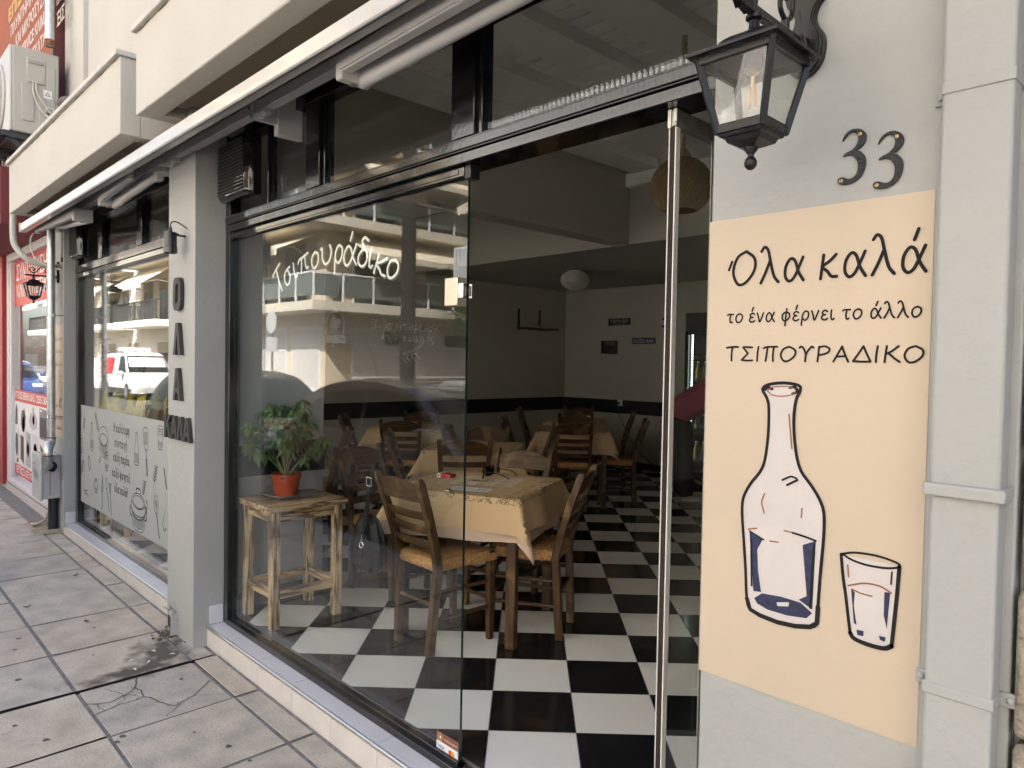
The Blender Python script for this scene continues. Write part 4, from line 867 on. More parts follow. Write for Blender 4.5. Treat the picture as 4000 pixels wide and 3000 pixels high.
def carrier(x):
    c = MB(); c.box(x - .012, -.235, 2.445, x + .012, -.10, 2.535); c.box(x - .02, -.12, 2.40, x + .02, .0, 2.62)
    c.lathe([(.066, -.014), (.078, -.014), (.078, .014), (.066, .014), (.066, -.014)], (x - .09, -.14, 2.60), 26, ax='x', caps=False); c.bar((x - .09, -.21, 2.56), (x + .01, -.21, 2.50), .03, .06)
    for k in range(3): c.lathe([(0, -.014), (.012, -.012), (.015, 0), (.012, .012), (0, .014)], (x + .03 + .03*k, -.215, 2.455 - .004*(k % 2)), 12)
    c.box(x - .01, -.235, 2.452, x + .12, -.19, 2.472)
    o = c.build("wall_bracket", alu_white, AW, bevel=.003)
    h = MB()
    for (yy_, zz_) in ((-.19, 2.545), (-.165, 2.52)): h.lathe([(0, 0), (.009, 0), (.009, .003), (0, .003)], (x + .012, yy_, zz_), 6, ax='x')
    h.build("bolt", mat("bolt_dark", (.12, .12, .12), .4, .8), o)
carrier(-2.30); carrier(-1.20); carrier(1.6)

# ---------------------------------------------------------------- left pillar: pipe, meter box, conduit, poster, drain hose
pip = thing("steel_downpipe", "round galvanised downpipe with an S bend into the grey meter box", "downpipe", (-5.15, -.20, 0))
m_ = MB(); m_.tube([(0, 0, .70), (0, 0, 2.75)], .031, 22); m_.build("pipe", galv, pip)
m_ = MB(); m_.tube([(-.05, 0, 3.985), (-.05, 0, 5.6)], .034, 22); up_ = m_.build("pipe", galv, pip); m_ = MB(); m_.lathe([(.034, 0), (.036, .005), (.0355, .05), (.034, .055)], (-.05, 0, 3.98), 22, caps=False); m_.build("rusty_end", rust, up_)
m_ = MB(); m_.tube(spline([(0, 0, .705), (.004, -.004, .665), (.035, -.02, .640), (.060, -.034, .600), (.060, -.04, .545), (.040, -.034, .490), (.0, -.02, .472), (-.03, -.015, .468)], 6), .036, 20); m_.build("elbow", galv, pip, smooth=70)
m_ = MB(); m_.lathe([(.032, .0), (.036, .0), (.037, .012), (.032, .014)], (0, 0, .697), 22, caps=False); m_.lathe([(.036, 0), (.040, .001), (.040, .010), (.036, .011)], (.060, -.037, .555), 22, caps=False); m_.build("rust_seam", rust, pip)
for z in (.885, 1.735):
    m_ = MB(); m_.lathe([(.031, -.010), (.0345, -.010), (.0345, -.006), (.033, -.004), (.033, .004), (.0345, .006), (.0345, .010), (.031, .010)], (0, 0, z), 22, caps=False); m_.box(.030, -.010, z - .010, .052, .010, z + .010); m_.tube([(.045, 0, z), (.05, .08, z)], .004, 8); m_.build("pipe_clamp", chrome, pip)
bx = thing("meter_box", "grey electric meter box scrawled with blue graffiti on the left pillar", "meter box", (-5.33, -.12, .18))
m_ = MB(); m_.box(-.145, -.135, 0, .15, 0, .375); m_.build("case", mat("meter_grey", (.36, .35, .38), .5, var=.06, vs_=9), bx, bevel=.012, seg=3)
m_ = MB(); m_.box(-.160, -.157, -.012, .156, -.132, .388); dr = m_.build("door", mat("meter_door_pale", (.44, .45, .43), .5, var=.08, vs_=12), bx, bevel=.012, seg=3)
m_ = MB(); m_.stroke([tuple(q) for q in spline([(-.10,.30),(-.13,.24),(-.09,.21),(-.06,.26),(-.05,.18),(-.02,.25),(-.01,.17),(.02,.24),(.05,.16),(.07,.22),(.1,.15)], 5)], .008, (0, -.1578, 0), X_, Z_); m_.stroke([(-.02,.2),(-.025,.11)], .004, (0, -.1578, 0), X_, Z_); m_.stroke([(-.11,.28),(-.03,.30),(.04,.27)], .007, (0, -.1578, 0), X_, Z_); m_.build("graffiti", mat("graffiti_blue", (.02, .08, .22), .6), dr, smooth=0)
m_ = MB(); m_.flat([(.038*math.cos(k*math.pi/10) - .066, .044*math.sin(k*math.pi/10) + .275) for k in range(20)], (.1508, 0, 0), (0, 1, 0), Z_); m_.build("hole", dirt, bx, smooth=0)
m_ = MB(); text_mesh(m_, "2026003940A1  R-50", (.1512, -.075, .03), Z_, (0, -1, 0), .022, w=.28); m_.build("marker_writing", mat("marker_maroon", (.22, .05, .05), .6), bx, smooth=0)
cd = MB(); cd.tube([(0, 0, -.30), (0, 0, 0)], .038, 20); cd.lathe([(.0, -.0405), (.010, -.0405), (.010, -.037), (0, -.037)], (0, -.0, -.23), 12, ax='y')
o = cd.build("conduit", mat("conduit_black", (.014, .015, .018), .35)); o.location = (-5.255, -.165, .175); tag(o, "black plastic conduit running from the meter box into the pavement", "conduit")
sand = MB(); sand.grid(lambda u, v: (-5.30 + (u-.5)*.42*(1-.3*v), -.19 - (v-.5)*.26, gz(-5.3) + .002 + .022*max(0, 1 - ((u-.5)/.5)**2 - ((v-.5)/.5)**2) + .006*math.sin(31*u+17*v)*math.cos(23*v)), 24, 16); tag(sand.build("loose_sand", mat("sand", (.36, .29, .20), .95, var=.25, vs_=60, bump=.8, bs=150)), kind="stuff")
ca = MB(); ca.tube(spline([(-5.31, -.17, .09), (-5.36, -.20, -.02), (-5.45, -.24, -.07), (-5.54, -.27, -.085)], 6), .012, 10, 0)
for k in range(5): ca.tube(spline([(-5.53, -.27, -.085), (-5.56, -.285 + .012*k, -.082 + .006*(k % 2)), (-5.60, -.31 + .022*k, -.094)], 4), .0035, 6, 1)
o = ca.build("cable_stub", [mat("cable_beige", (.45, .38, .26), .6), mat("wire_red", (.42, .10, .08), .5)]); tag(o, "frayed cut cable end lying on the sand by the black conduit", "cable")
lp = thing("wall_poster", "narrow peach wall poster with two glasses half hidden by the downpipe", "poster", (0, 0, 0))
m_ = MB(); m_.box(-5.44, -.1225, .70, -5.116, -.1195, 1.662); m_.build("sheet", peach, lp)
m_ = MB()
for s_, z in (("Για εμας",1.53),("τα πάντα",1.42),("Όλα καλά",1.31),("καλύτερος",.955),("μεζές είναι",.855),("η παρέα!",.765)):
    s_ = s_.replace("Ό", "Ο").replace("Γ", "Η"); hand(m_, s_, -5.40, z, .022, .0035, -.1235, width=.265)
for cx in (-5.245, -5.165):
    for dz in (0,): m_.stroke([(cx-.025,1.23),(cx-.018,1.09),(cx+.018,1.09),(cx+.025,1.23)], .003, (0,-.1235,0), X_, Z_); m_.stroke([(cx+.025*math.cos(k*.628), 1.23+.012*math.sin(k*.628)) for k in range(10)], .0028, (0,-.1235,0), X_, Z_, closed=True); m_.stroke([(cx-.02,1.17),(cx+.02,1.17)], .0025, (0,-.1235,0), X_, Z_)
m_.stroke([(-5.25,1.0),(-5.14,1.03)], .003, (0,-.1235,0), X_, Z_)
for k in range(4): m_.stroke([(-5.24+.025*k,1.003+.007*k),(-5.225+.025*k,1.03+.007*k)], .006, (0,-.1235,0), X_, Z_); m_.stroke([(-5.24+.025*k,1.003+.007*k),(-5.215+.025*k,.985+.007*k)], .006, (0,-.1235,0), X_, Z_)
m_.build("lettering", ink_p, lp, smooth=0)
ho = MB(); ho.tube(spline([(-5.30, -.44, 2.62), (-5.30, -.44, 2.40), (-5.27, -.43, 2.30), (-5.22, -.36, 2.20), (-5.20, -.24, 2.155), (-5.22, -.12, 2.15)], 7), .024, 14); tag(ho.build("drain_hose", mat("hose_wrap", (.50, .48, .44), .8, bump=.6, bs=60), smooth=70), "white taped drain hose curving under the balcony corner", "hose")
ho = MB(); ho.tube(spline([(-5.10, -.33, 2.40), (-5.17, -.34, 2.36), (-5.205, -.33, 2.28), (-5.19, -.29, 2.19), (-5.14, -.20, 2.14), (-5.12, -.13, 2.12)], 7), .006, 10); tag(ho.build("white_cable", mat("cable_white", (.62, .60, .55), .5)), "thin white cable looping behind the top of the round downpipe", "cable")
wi = MB(); wi.tube([(-5.11, -.126, 2.44), (-5.125, -.126, 2.22)], .0018, 6); wi.box(-5.145, -.135, 2.185, -5.118, -.12, 2.225); tag(wi.build("wall_wire", black_matt), "short black wire ending in a small plug on the left pillar", "wire")

# ---------------------------------------------------------------- air conditioner
AC = thing("air_conditioner", "beige air conditioner outdoor unit on brackets above the balcony corner", "air conditioner", (-5.25, -.12, 3.24))
acm = mat("ac_beige", (.46, .45, .42), .45, var=.03); acs = mat("ac_side_beige", (.40, .38, .335), .5, var=.04)
m_ = MB(); m_.box(-.80, -.335, 0, 0, 0, .70); m_.build("casing", acs, AC, bevel=.014, seg=3)
m_ = MB(); m_.box(-.802, -.352, .002, -.001, -.330, .698); m_.build("front_panel", acm, AC, bevel=.014, seg=3)
m_ = MB()
for k in range(9): m_.tube([(-.46 + (.05 + .024*k)*math.cos(t), -.358 - .02*(1 - (k/9)**2), .35 + (.05 + .024*k)*math.sin(t)) for t in [2*math.pi*j/36 for j in range(36)]], .003, 6, closed=True)
m_.tube([(-.46 + .285*math.cos(t), -.360, .35 + .285*math.sin(t)) for t in [2*math.pi*j/40 for j in range(40)]], .012, 8, closed=True)
for j in range(12): t = 2*math.pi*j/12; m_.tube([(-.46, -.380, .35), (-.46 + .27*math.cos(t), -.358, .35 + .27*math.sin(t))], .003, 6)
m_.build("fan_grille", acm, AC)
m_ = MB(); m_.box(-.004, -.235, .42, .012, -.10, .63); m_.build("terminal_cover", acs, AC, bevel=.012, seg=3)
m_ = MB(); m_.box(.010, -.225, .575, .020, -.115, .605); m_.build("handle_recess", mat("ac_recess", (.30, .285, .25), .6), AC, bevel=.006)
for (y0, y1, z0, z1) in ((-.27, -.18, .10, .40), (-.10, -.03, .18, .58), (-.15, -.02, .03, .22)):
    m_ = MB(); m_.box(-.003, y0, z0, .008, y1, z1); m_.build("pressed_panel", acs, AC, bevel=.010, seg=3)
m_ = MB(); m_.box(.001, -.115, .315, .0095, -.055, .385, 0); m_.box(.001, -.10, .20, .0095, -.04, .245, 0); m_.flat([(-.105,.335),(-.065,.335),(-.085,.37)], (.0100,0,0), Y_, Z_, 1); m_.flat([(-.097,.339),(-.073,.339),(-.085,.361)], (.0103,0,0), Y_, Z_, 0)
for k in range(7): m_.box(.0095, -.094 + .007*k, .205, .0101, -.091 + .007*k, .24, 1)
m_.build("sticker", [mat("sticker_white", (.68, .68, .66), .5), ink], AC)
m_ = MB(); m_.tube(spline([(.016, -.19, .43), (.03, -.19, .33), (.032, -.15, .22), (.03, -.08, .15), (.02, .0, .08)], 6), .005, 8); m_.tube(spline([(.016, -.17, .43), (.026, -.165, .34), (.03, -.11, .25), (.02, .0, .10)], 6), .005, 8); m_.build("cable", mat("ac_cable", (.6, .57, .5), .5), AC)
m_ = MB(); m_.tube(spline([(-.02, .0, .30), (.05, .03, .33), (.11, .06, .30), (.13, .08, .20), (.13, .10, .0)], 6), .028, 12); m_.build("pipe_lagging", mat("lagging_grey", (.17, .155, .14), .8), AC)
m_ = MB()
for x in (-.06, -.70): m_.box(x - .03, -.42, -.05, x + .03, .10, -.004); m_.bar((x, -.36, -.04), (x, .06, -.34), .03, .03)
m_.box(-.80, -.40, -.05, .0, -.36, -.006); m_.build("bracket", mat("bracket_black", (.03, .03, .035), .5), AC)

# ---------------------------------------------------------------- painted square downpipe on the right
SQ = thing("square_downpipe", "painted grey square downpipe beside the peach poster and rough stone", "downpipe")
m_ = MB(); m_.box(1.502, -.241, -.30, 1.601, -.1895, 1.203); m_.box(1.499, -.241, 1.203, 1.602, -.1895, 3.2); m_.build("pipe", plaster_grey, SQ, bevel=.006, seg=3)
m_ = MB(); m_.box(1.492, -.251, 1.186, 1.611, -.1895, 1.208); m_.build("collar", plaster_grey, SQ, bevel=.004, seg=3)
for z in (.858, 1.868):
    m_ = MB(); m_.box(1.499, -.2435, z - .010, 1.604, -.1895, z + .010); m_.box(1.476, -.197, z - .013, 1.500, -.1895, z + .011); m_.box(1.603, -.197, z - .013, 1.632, -.1895, z + .011)
    for xx in (1.486, 1.618): m_.lathe([(0, .0), (.006, .0), (.006, -.004), (.003, -.0065), (0, -.007)], (xx, -.197, z), 12, ax='y')
    m_.build("pipe_clamp", plaster_grey, SQ, bevel=.0025)

# ---------------------------------------------------------------- lettering and film on the panes
vinyl = mat("white_vinyl", (0.78, 0.78, 0.74), 0.5); vinyl_refl = mat("letter_reflection_dark", (0.06, 0.06, 0.055), 0.6); vinyl_blk = mat("black_vinyl", (0.016, 0.016, 0.016), 0.6)
t = MB(); D_ = math.radians
for ch, x, z, a, xh, wd in (("Τ",-1.418,1.706,34,.080,.092),("σ",-1.345,1.743,27,.068,.074),("ι",-1.256,1.780,22,.068,.032),("π",-1.212,1.792,17,.066,.104),("ο",-1.095,1.807,10,.066,.066),("υ",-1.012,1.816,6,.074,.092),("ρ",-.900,1.813,2,.072,.070),("ά",-.826,1.800,-2,.078,.104),("δ",-.716,1.789,-6,.070,.072),("ι",-.634,1.780,-12,.070,.034),("κ",-.590,1.752,-17,.072,.082),("ο",-.506,1.735,-22,.072,.072)):
    for off, mi in (((.010, -.006), 1), ((0, 0), 0)):  # offset dark copies paint in the letters' double, reflected between the pane's faces
        hand(t, ch, x + off[0], z + off[1], xh*1.05, .0112, .0062 + .0006*mi, ang=D_(a), mi=mi, width=wd)
t.build("window_lettering", [vinyl, vinyl_refl], BIGPANE, smooth=0)
t = MB(); hand(t, "Εδώ δεν μετράμε ώρες.", -.604, 1.531, .0215, .0038, .0062, width=.455, ang=D_(-3.2)); hand(t, "Μετράμε στιγμές.", -.54, 1.481, .0205, .0036, .0062, width=.355, ang=D_(-2.2))
t.stroke([(-.405,1.412),(-.36,1.418),(-.29,1.432)], .004, (0,.0062,0), X_, Z_)
for k in range(4):
    for s_ in (1, -1): t.stroke([(-.39 + .028*k, 1.415 + .005*k), (-.372 + .028*k, 1.415 + .005*k + s_*.017), (-.360 + .028*k, 1.416 + .005*k + s_*.020)], .007, (0,.0062,0), X_, Z_)
t.build("window_lettering", vinyl_blk, BIGPANE, smooth=0)
logo = mat("logo_grey_vinyl", (0.025, 0.024, 0.022), 0.6); t = MB()
t.stroke([(-.888 + .074*math.cos(k*.2244), 1.545 + .068*math.sin(k*.2244)) for k in range(28)], .010, (0,.0062,0), X_, Z_, closed=True)
t.flat([(-.975,1.478),(-.802,1.470),(-.802,1.502),(-.975,1.510)], (0,.0064,0), X_, Z_, 0); t.flat([(-.925,1.525),(-.875,1.525),(-.870,1.575),(-.90,1.60),(-.93,1.575)], (0,.0062,0), X_, Z_, 0); t.flat([(-.868,1.54),(-.845,1.54),(-.842,1.575),(-.868,1.578)], (0,.0062,0), X_, Z_, 0)
text_mesh(t, "ΗΡΩΕΣ", (-.965, .0058, 1.482), (1,0,-.045), Z_, .030, w=.15, mi=1); text_mesh(t, "★★", (-.915, .0058, 1.455), X_, Z_, .03, w=.05)
t.build("window_emblem", [logo, mat("logo_pale", (.09,.085,.08), .6)], BIGPANE, smooth=0)
# payment stickers in the bottom corner
t = MB(); t.box(-.126, -.0068, .004, -.006, -.0056, .072, 1); t.flat([(-.126,.040),(-.006,.040),(-.006,.073),(-.126,.073)], (0,-.0071,0), X_, Z_, 0)
text_mesh(t, "ΤΡΑΠΕΖΑΕΒΡΟΥ", (-.082, -.0075, .050), X_, Z_, .011, w=.072, mi=2); t.stroke([(-.104+.013*math.cos(k*.45), .0555+.013*math.sin(k*.45)) for k in range(14)], .003, (0,-.0075,0), X_, Z_, mi=3, closed=True); t.flat([(-.108,.049),(-.101,.049),(-.098,.058),(-.103,.063),(-.108,.058)], (0,-.0075,0), X_, Z_, 2)
text_mesh(t, "VISA", (-.118, -.0073, .016), X_, Z_, .017, w=.040, bold=.02, mi=4)
for cx, mi in ((-.047, 5), (-.034, 6)): t.flat([(cx+.0095*math.cos(k*.45), .020+.0095*math.sin(k*.45)) for k in range(14)], (0, -.0073 - .0002*mi/5, 0), X_, Z_, mi)
t.build("payment_sticker", [mat("sticker_brown", (.20,.07,.035), .5), mat("sticker_pale", (.68,.69,.70), .5), mat("sticker_print", (.75,.72,.66), .5), mat("sticker_gold", (.5,.33,.16), .5), mat("sticker_blue", (.03,.16,.40), .5), mat("sticker_red", (.62,.04,.03), .5), mat("sticker_amber", (.72,.38,.04), .5)], BIGPANE, smooth=0)
# frosted band
frost, N, L, P = nt("frosted_film"); P.inputs["Base Color"].default_value = (.47, .495, .485, 1); P.inputs["Roughness"].default_value = .8
tr = N.new("ShaderNodeBsdfTranslucent"); tr.inputs[0].default_value = (.45, .48, .45, 1); mx = N.new("ShaderNodeMixShader"); mx.inputs[0].default_value = .25; L.new(P.outputs[0], mx.inputs[1]); L.new(tr.outputs[0], mx.inputs[2]); L.new(mx.outputs[0], N["Material Output"].inputs[0])
m_ = MB(); m_.box(-5.028, -.0062, .166, -2.392, -.0055, .986); FR = m_.build("frosted_film", frost, LPANE, smooth=0)
t = MB(); ys_ = -.0068      # drawn on the street face of the pane
def S(pts, w=.007, cl=False, mi=0): t.stroke([tuple(q) for q in spline(pts, 4, cl)] if len(pts) > 2 else pts, w, (0, ys_, 0), X_, Z_, mi=mi, closed=cl)
def ELL(cx, cz, rx, rz_, w=.007, mi=0): t.stroke([(cx + rx*math.cos(k*.3142), cz + rz_*math.sin(k*.3142)) for k in range(20)], w, (0, ys_, 0), X_, Z_, mi=mi, closed=True)
def FILLP(pts, mi=1): t.flat(pts, (0, ys_ + .0003, 0), X_, Z_, mi)
for s_, x, w_, z in (("Η καλύτερη",-4.09,.385,.835),("συνταγή:",-4.06,.32,.725),("καλή παρέα,",-4.09,.40,.615),("καλό φαγητό,",-4.12,.45,.495),("όλα καλά!",-4.06,.32,.382)): hand(t, s_, x, z, .042, .0085, ys_, width=w_)
# pan, bottles, brush, glasses
S([(-4.60,.93),(-4.57,.945),(-4.49,.83),(-4.50,.80)]); S([(-4.60,.93),(-4.52,.80)]); FILLP([(-4.60,.93),(-4.57,.945),(-4.49,.83),(-4.52,.80)]); ELL(-4.355,.775,.125,.075); ELL(-4.355,.745,.105,.048); S([(-4.48,.77),(-4.475,.68),(-4.40,.615),(-4.30,.615),(-4.24,.69),(-4.23,.775)]); FILLP([(-4.46,.745),(-4.44,.66),(-4.36,.62),(-4.28,.63),(-4.25,.70),(-4.25,.74),(-4.35,.70)])
for bx_, bz, h_ in ((-4.69,.635,.22),(-3.54,.645,.22)): S([(bx_-.018,bz+h_),(bx_-.02,bz+h_-.06),(bx_-.042,bz+.10),(bx_-.045,bz+.01),(bx_,bz-.004),(bx_+.045,bz+.01),(bx_+.042,bz+.10),(bx_+.02,bz+h_-.06),(bx_+.018,bz+h_)]); ELL(bx_,bz+h_,.02,.006,.005); FILLP([(bx_-.04,bz+.08),(bx_-.04,bz+.01),(bx_+.04,bz+.01),(bx_+.04,bz+.08)])
for gx, gz0, gh in ((-5.02,.58,.13),(-4.27,.515,.13),(-3.055,.80,.14)): S([(gx-.045,gz0+gh),(gx-.035,gz0+.01),(gx,gz0),(gx+.035,gz0+.01),(gx+.045,gz0+gh)]); ELL(gx,gz0+gh,.045,.013,.006); ELL(gx,gz0+gh*.75,.042,.011,.005); FILLP([(gx-.038,gz0+.05),(gx-.034,gz0+.01),(gx+.034,gz0+.01),(gx+.038,gz0+.05)])
S([(-3.395,.905),(-3.30,.905),(-3.305,.79),(-3.335,.765),(-3.375,.79)], cl=True); FILLP([(-3.385,.89),(-3.31,.89),(-3.315,.80),(-3.375,.80)]); S([(-3.337,.765),(-3.33,.70)],.010); S([(-3.33,.70),(-3.315,.63),(-3.31,.60)],.022)
# cutlery, spoon, pot, herbs
S([(-4.385,.465),(-4.365,.36),(-4.385,.33)],.010); S([(-4.385,.46),(-4.405,.35),(-4.39,.33)],.006); FILLP([(-4.385,.46),(-4.366,.36),(-4.385,.33),(-4.402,.35)]); S([(-4.39,.33),(-4.392,.195)],.014)
ELL(-4.27,.415,.026,.042,.007); S([(-4.262,.372),(-4.20,.21)],.012); S([(-4.205,.43),(-4.185,.36),(-4.165,.355),(-4.15,.43)],.008); FILLP([(-4.205,.43),(-4.187,.36),(-4.163,.355),(-4.15,.43)]); S([(-4.175,.355),(-4.135,.19)],.012)
ELL(-3.13,.425,.042,.06); FILLP([(-3.16,.44),(-3.13,.375),(-3.10,.43),(-3.13,.47)]); S([(-3.12,.365),(-3.09,.28),(-3.062,.215)],.016)
ELL(-3.50,.39,.135,.055); ELL(-3.50,.385,.12,.043,.006); S([(-3.54,.44),(-3.54,.475),(-3.46,.475),(-3.46,.44)],.012); S([(-3.65,.38),(-3.655,.33),(-3.60,.295),(-3.50,.283),(-3.40,.295),(-3.345,.335),(-3.35,.385)],.010); S([(-3.645,.325),(-3.60,.28),(-3.50,.262),(-3.40,.28),(-3.355,.32)],.014); S([(-3.64,.30),(-3.63,.22),(-3.57,.185),(-3.50,.178),(-3.43,.185),(-3.37,.22),(-3.36,.30)]); FILLP([(-3.63,.28),(-3.61,.215),(-3.50,.185),(-3.39,.215),(-3.37,.28),(-3.5,.26)]); S([(-3.68,.34),(-3.685,.29),(-3.64,.26)],.014); S([(-3.36,.37),(-3.325,.36),(-3.325,.29),(-3.36,.28)],.014); S([(-3.36,.31),(-3.31,.38),(-3.32,.42),(-3.335,.41)],.009)
ELL(-4.565,.355,.05,.058); ELL(-4.56,.368,.036,.036,.006); FILLP([(-4.60,.34),(-4.565,.305),(-4.53,.335),(-4.56,.33)])
S([(-5.09,.885),(-5.06,.80),(-5.03,.89)],.010); ELL(-5.04,.905,.04,.02,.008); S([(-4.80,.56),(-4.79,.50),(-4.75,.46),(-4.73,.50),(-4.77,.57)],.011,True); S([(-4.93,.275),(-4.88,.27),(-4.83,.285)],.012); S([(-4.9,.245),(-4.84,.255),(-4.80,.235)],.010); S([(-5.08,.40),(-5.09,.30),(-5.06,.26),(-5.03,.30),(-5.04,.40)],.010,True); ELL(-5.06,.40,.04,.02,.008)
for hx, hz, sc_ in ((-4.93,.83,.8),(-4.46,.575,.5),(-4.98,.46,1.0),(-3.15,.625,1.0),(-3.38,.50,.9),(-4.16,.90,0.001)):
    S([(hx-.02*sc_,hz-.06*sc_),(hx,hz),(hx+.02*sc_,hz+.06*sc_)],.005)
    for k in range(5):
        for s_ in (1,-1): S([(hx-.016*sc_+.009*k*sc_,hz-.05*sc_+.022*k*sc_),(hx-.016*sc_+.009*k*sc_+s_*.03*sc_,hz-.03*sc_+.022*k*sc_)],.009*max(sc_,.3))
S([(-2.98,.68),(-2.95,.60),(-2.93,.56)],.02); S([(-2.99,.36),(-3.0,.31),(-2.97,.28),(-2.94,.30)],.010); S([(-2.98,.37),(-2.96,.41)],.006)
t.build("film_drawings", [mat("film_ink", (.055,.06,.055), .6), mat("film_ink_pale", (.24,.26,.24), .6)], LPANE, smooth=0)
# broken drain box at the pillar foot
db = thing("drain_box", "small broken grey drain outlet with rubble at the foot of the letter pillar", "drain outlet", (-2.245, -.19, gz(-2.2)))
m_ = MB(); m_.flat([(-.10,.02),(-.02,-.01),(.045,0),(.05,.10),(-.06,.135),(-.10,.09)], (0,-.0015,0), X_, Z_); m_.build("hole", mat("hole_brown", (.03,.022,.015), .95), db, smooth=0)
m_ = MB(); m_.bar((-.105,-.012,.118), (.03,-.020,.142), .006, .045, up=(0,-.8,.6)); m_.bar((.045,-.014,.128), (.058,-.020,.01), .040, .007, up=X_); m_.bar((.02,-.03,.134), (.05,-.026,.118), .02, .02); m_.build("cover", plaster_grey, db, bevel=.002)
m_ = MB(); rr = random.Random(9)
for k in range(46): 
    x, y, r = rr.gauss(-.0, .05), -abs(rr.gauss(.0, .045)), rr.uniform(.004, .014); m_.lathe([(0,-r*.6),(r*.8,-r*.3),(r,.1*r),(r*.5,r*.6),(0,r*.7)], (x, y, r*.5), 6)
m_.build("rubble", mat("rubble_brown", (.10,.075,.05), .95, var=.6, vs_=70), db)
fe = MB(); rr = random.Random(4)
for (x, y, a) in ((-2.05,-.36,.4),(-1.95,-.30,1.1),(-1.93,-.42,2.2),(-1.88,-.5,.2),(-2.0,-.48,1.7)): fe.tube([(x-.014*math.cos(a), y-.014*math.sin(a), gz(x)+.006), (x, y+.003, gz(x)+.009), (x+.014*math.cos(a), y+.014*math.sin(a), gz(x)+.006)], [.0015,.006,.0015], 7, flat=.6)
tag(fe.build("litter", mat("litter_white", (.62,.60,.56), .8)), kind="stuff")
# ---------------------------------------------------------------- taverna chairs
w_z = wood("walnut_wood_upright", (0.026, 0.0135, 0.0055), (0.095, 0.051, 0.020), 'z', worn=(.21, .13, .055), rough=.42)
w_x = wood("walnut_wood_cross", (0.028, 0.0145, 0.006), (0.105, 0.057, 0.022), 'x', worn=(.23, .14, .06), rough=.42)
w_y = wood("walnut_wood_rail", (0.028, 0.0145, 0.006), (0.10, 0.054, 0.022), 'y', rough=.45)
rush = mat("rush_seat", (0.22, 0.10, 0.035), 0.75, base2=(.58, .32, .12), vs_=85, bump=.5, bs=180)
def rail_curve(u, bow): return -bow * (1 - (2*u - 1)**2)
def make_chair(label):
    t = thing("taverna_chair", label, "chair", (0,0,0), 0, "dark wooden taverna chairs with rush seats")
    rp = {0: (.130, .0), .42: (.156, .022), .60: (.166, -.018), .86: (.180, -.110)}
    def rpos(z, s):
        ks = sorted(rp)
        for a, b_ in zip(ks, ks[1:]):
            if z <= b_ + 1e-6:
                k = (z - a)/(b_ - a); return Vector((s*(rp[a][0] + (rp[b_][0]-rp[a][0])*k), rp[a][1] + (rp[b_][1]-rp[a][1])*k, z))
        return Vector((s*.180, -.11, z))
    for s in (-1, 1):
        m_ = MB(); zs = [0, .2, .42, .55, .70, .84, .862]
        rings = []
        for z in zs:
            c = rpos(min(z, .86), s); hw = .0175 if z < .85 else .012; hd = .020 if z < .85 else .013
            if z > .862: c.z = z
            c = Vector((c.x, c.y, z)); rings.append([c + Vector((a*hw, b_*hd, 0)) for a, b_ in ((-1,-1),(1,-1),(1,1),(-1,1))])
        m_.ring_loft(rings); m_.build("leg", w_z, t, bevel=.004)
        m_ = MB(); m_.bar((s*.148, .362, 0), (s*.152, .352, .455), .030, .030, up=Y_, w2=.036, h2=.036); m_.build("leg", w_z, t, bevel=.004)
    def slat(z0, z1, arch, name):
        m_ = MB(); n = 12; rings = []
        for k in range(n + 1):
            u = k/n; a = rpos((z0+z1)/2, -1); b_ = rpos((z0+z1)/2, 1); c = a.lerp(b_, u)
            yb = rail_curve(u, .018); top = z1 + arch*(1 - (2*u - 1)**2)**.8 - (arch*.0)
            lean = lambda z: rpos(min(z, .86), 1).y
            rings.append([(c.x, lean(z0) + yb - .008, z0), (c.x, lean(top) + yb - .008, top), (c.x, lean(top) + yb + .008, top), (c.x, lean(z0) + yb + .008, z0)])
        m_.ring_loft(rings); m_.build(name, w_x, t, bevel=.003)
    slat(.742, .806, .046, "top_rail")
    for z in (.655, .585, .515): slat(z, z + .040, 0, "slat")
    for z, y0 in ((.17, .0), (.30, .0)):
        for s in (-1, 1):
            m_ = MB(); a = rpos(z, s); m_.tube([(a.x, a.y, z), (s*.150, .356, z)], .010, 10); m_.build("stretcher", w_y, t)
    for z in (.21, .335):
        m_ = MB(); m_.tube([(-.15, .356, z), (.15, .356, z)], .010, 10); m_.build("stretcher", w_x, t)
    m_ = MB(); a = rpos(.24, 1); m_.tube([(-a.x, a.y, .24), (a.x, a.y, .24)], .010, 10); m_.build("stretcher", w_x, t)
    m_ = MB()
    for s in (-1, 1): m_.bar((s*.150, .02, .425), (s*.150, .356, .425), .022, .030)
    m_.bar((-.15, .356, .425), (.15, .356, .425), .030, .022, up=Y_); m_.bar((-.15, .022, .425), (.15, .022, .425), .030, .022, up=Y_); m_.build("seat_frame", w_y, t, bevel=.003)
    # rush seat: strands run parallel to the nearest edge
    def f(u, v):
        x, y = (u - .5)*2, (v - .5)*2; e = max(abs(x), abs(y)); side = abs(x) > abs(y)
        r_ = 1 - e
        hw = .160 + .012*v
        z = .452 + .012*min(1, r_*5) - .006*max(0, .5 - e) + .0028*abs(math.sin(r_*math.pi*14)) + .0012*math.sin(70*(y if side else x) + 9*r_)
        if e > .97: z = .440
        return (x*hw, .192 + y*.182, z)
    m_ = MB(); m_.grid(f, 56, 56)
    def edge(u, v):
        p = u*4 % 4; k = int(p); q = (p - k)*2 - 1
        x, y = ((q, -1), (1, q), (-q, 1), (-1, -q))[k]
        hw = .160 + .012*(y + 1)/2; bulge = 1 + .03*math.sin(math.pi*v) + .008*math.sin(q*60)
        return (x*hw*bulge, .192 + y*.182*bulge, .440 - .034*v)
    m_.grid(edge, 160, 5); m_.build("seat", rush, t, smooth=50)
    return t
CH = {}
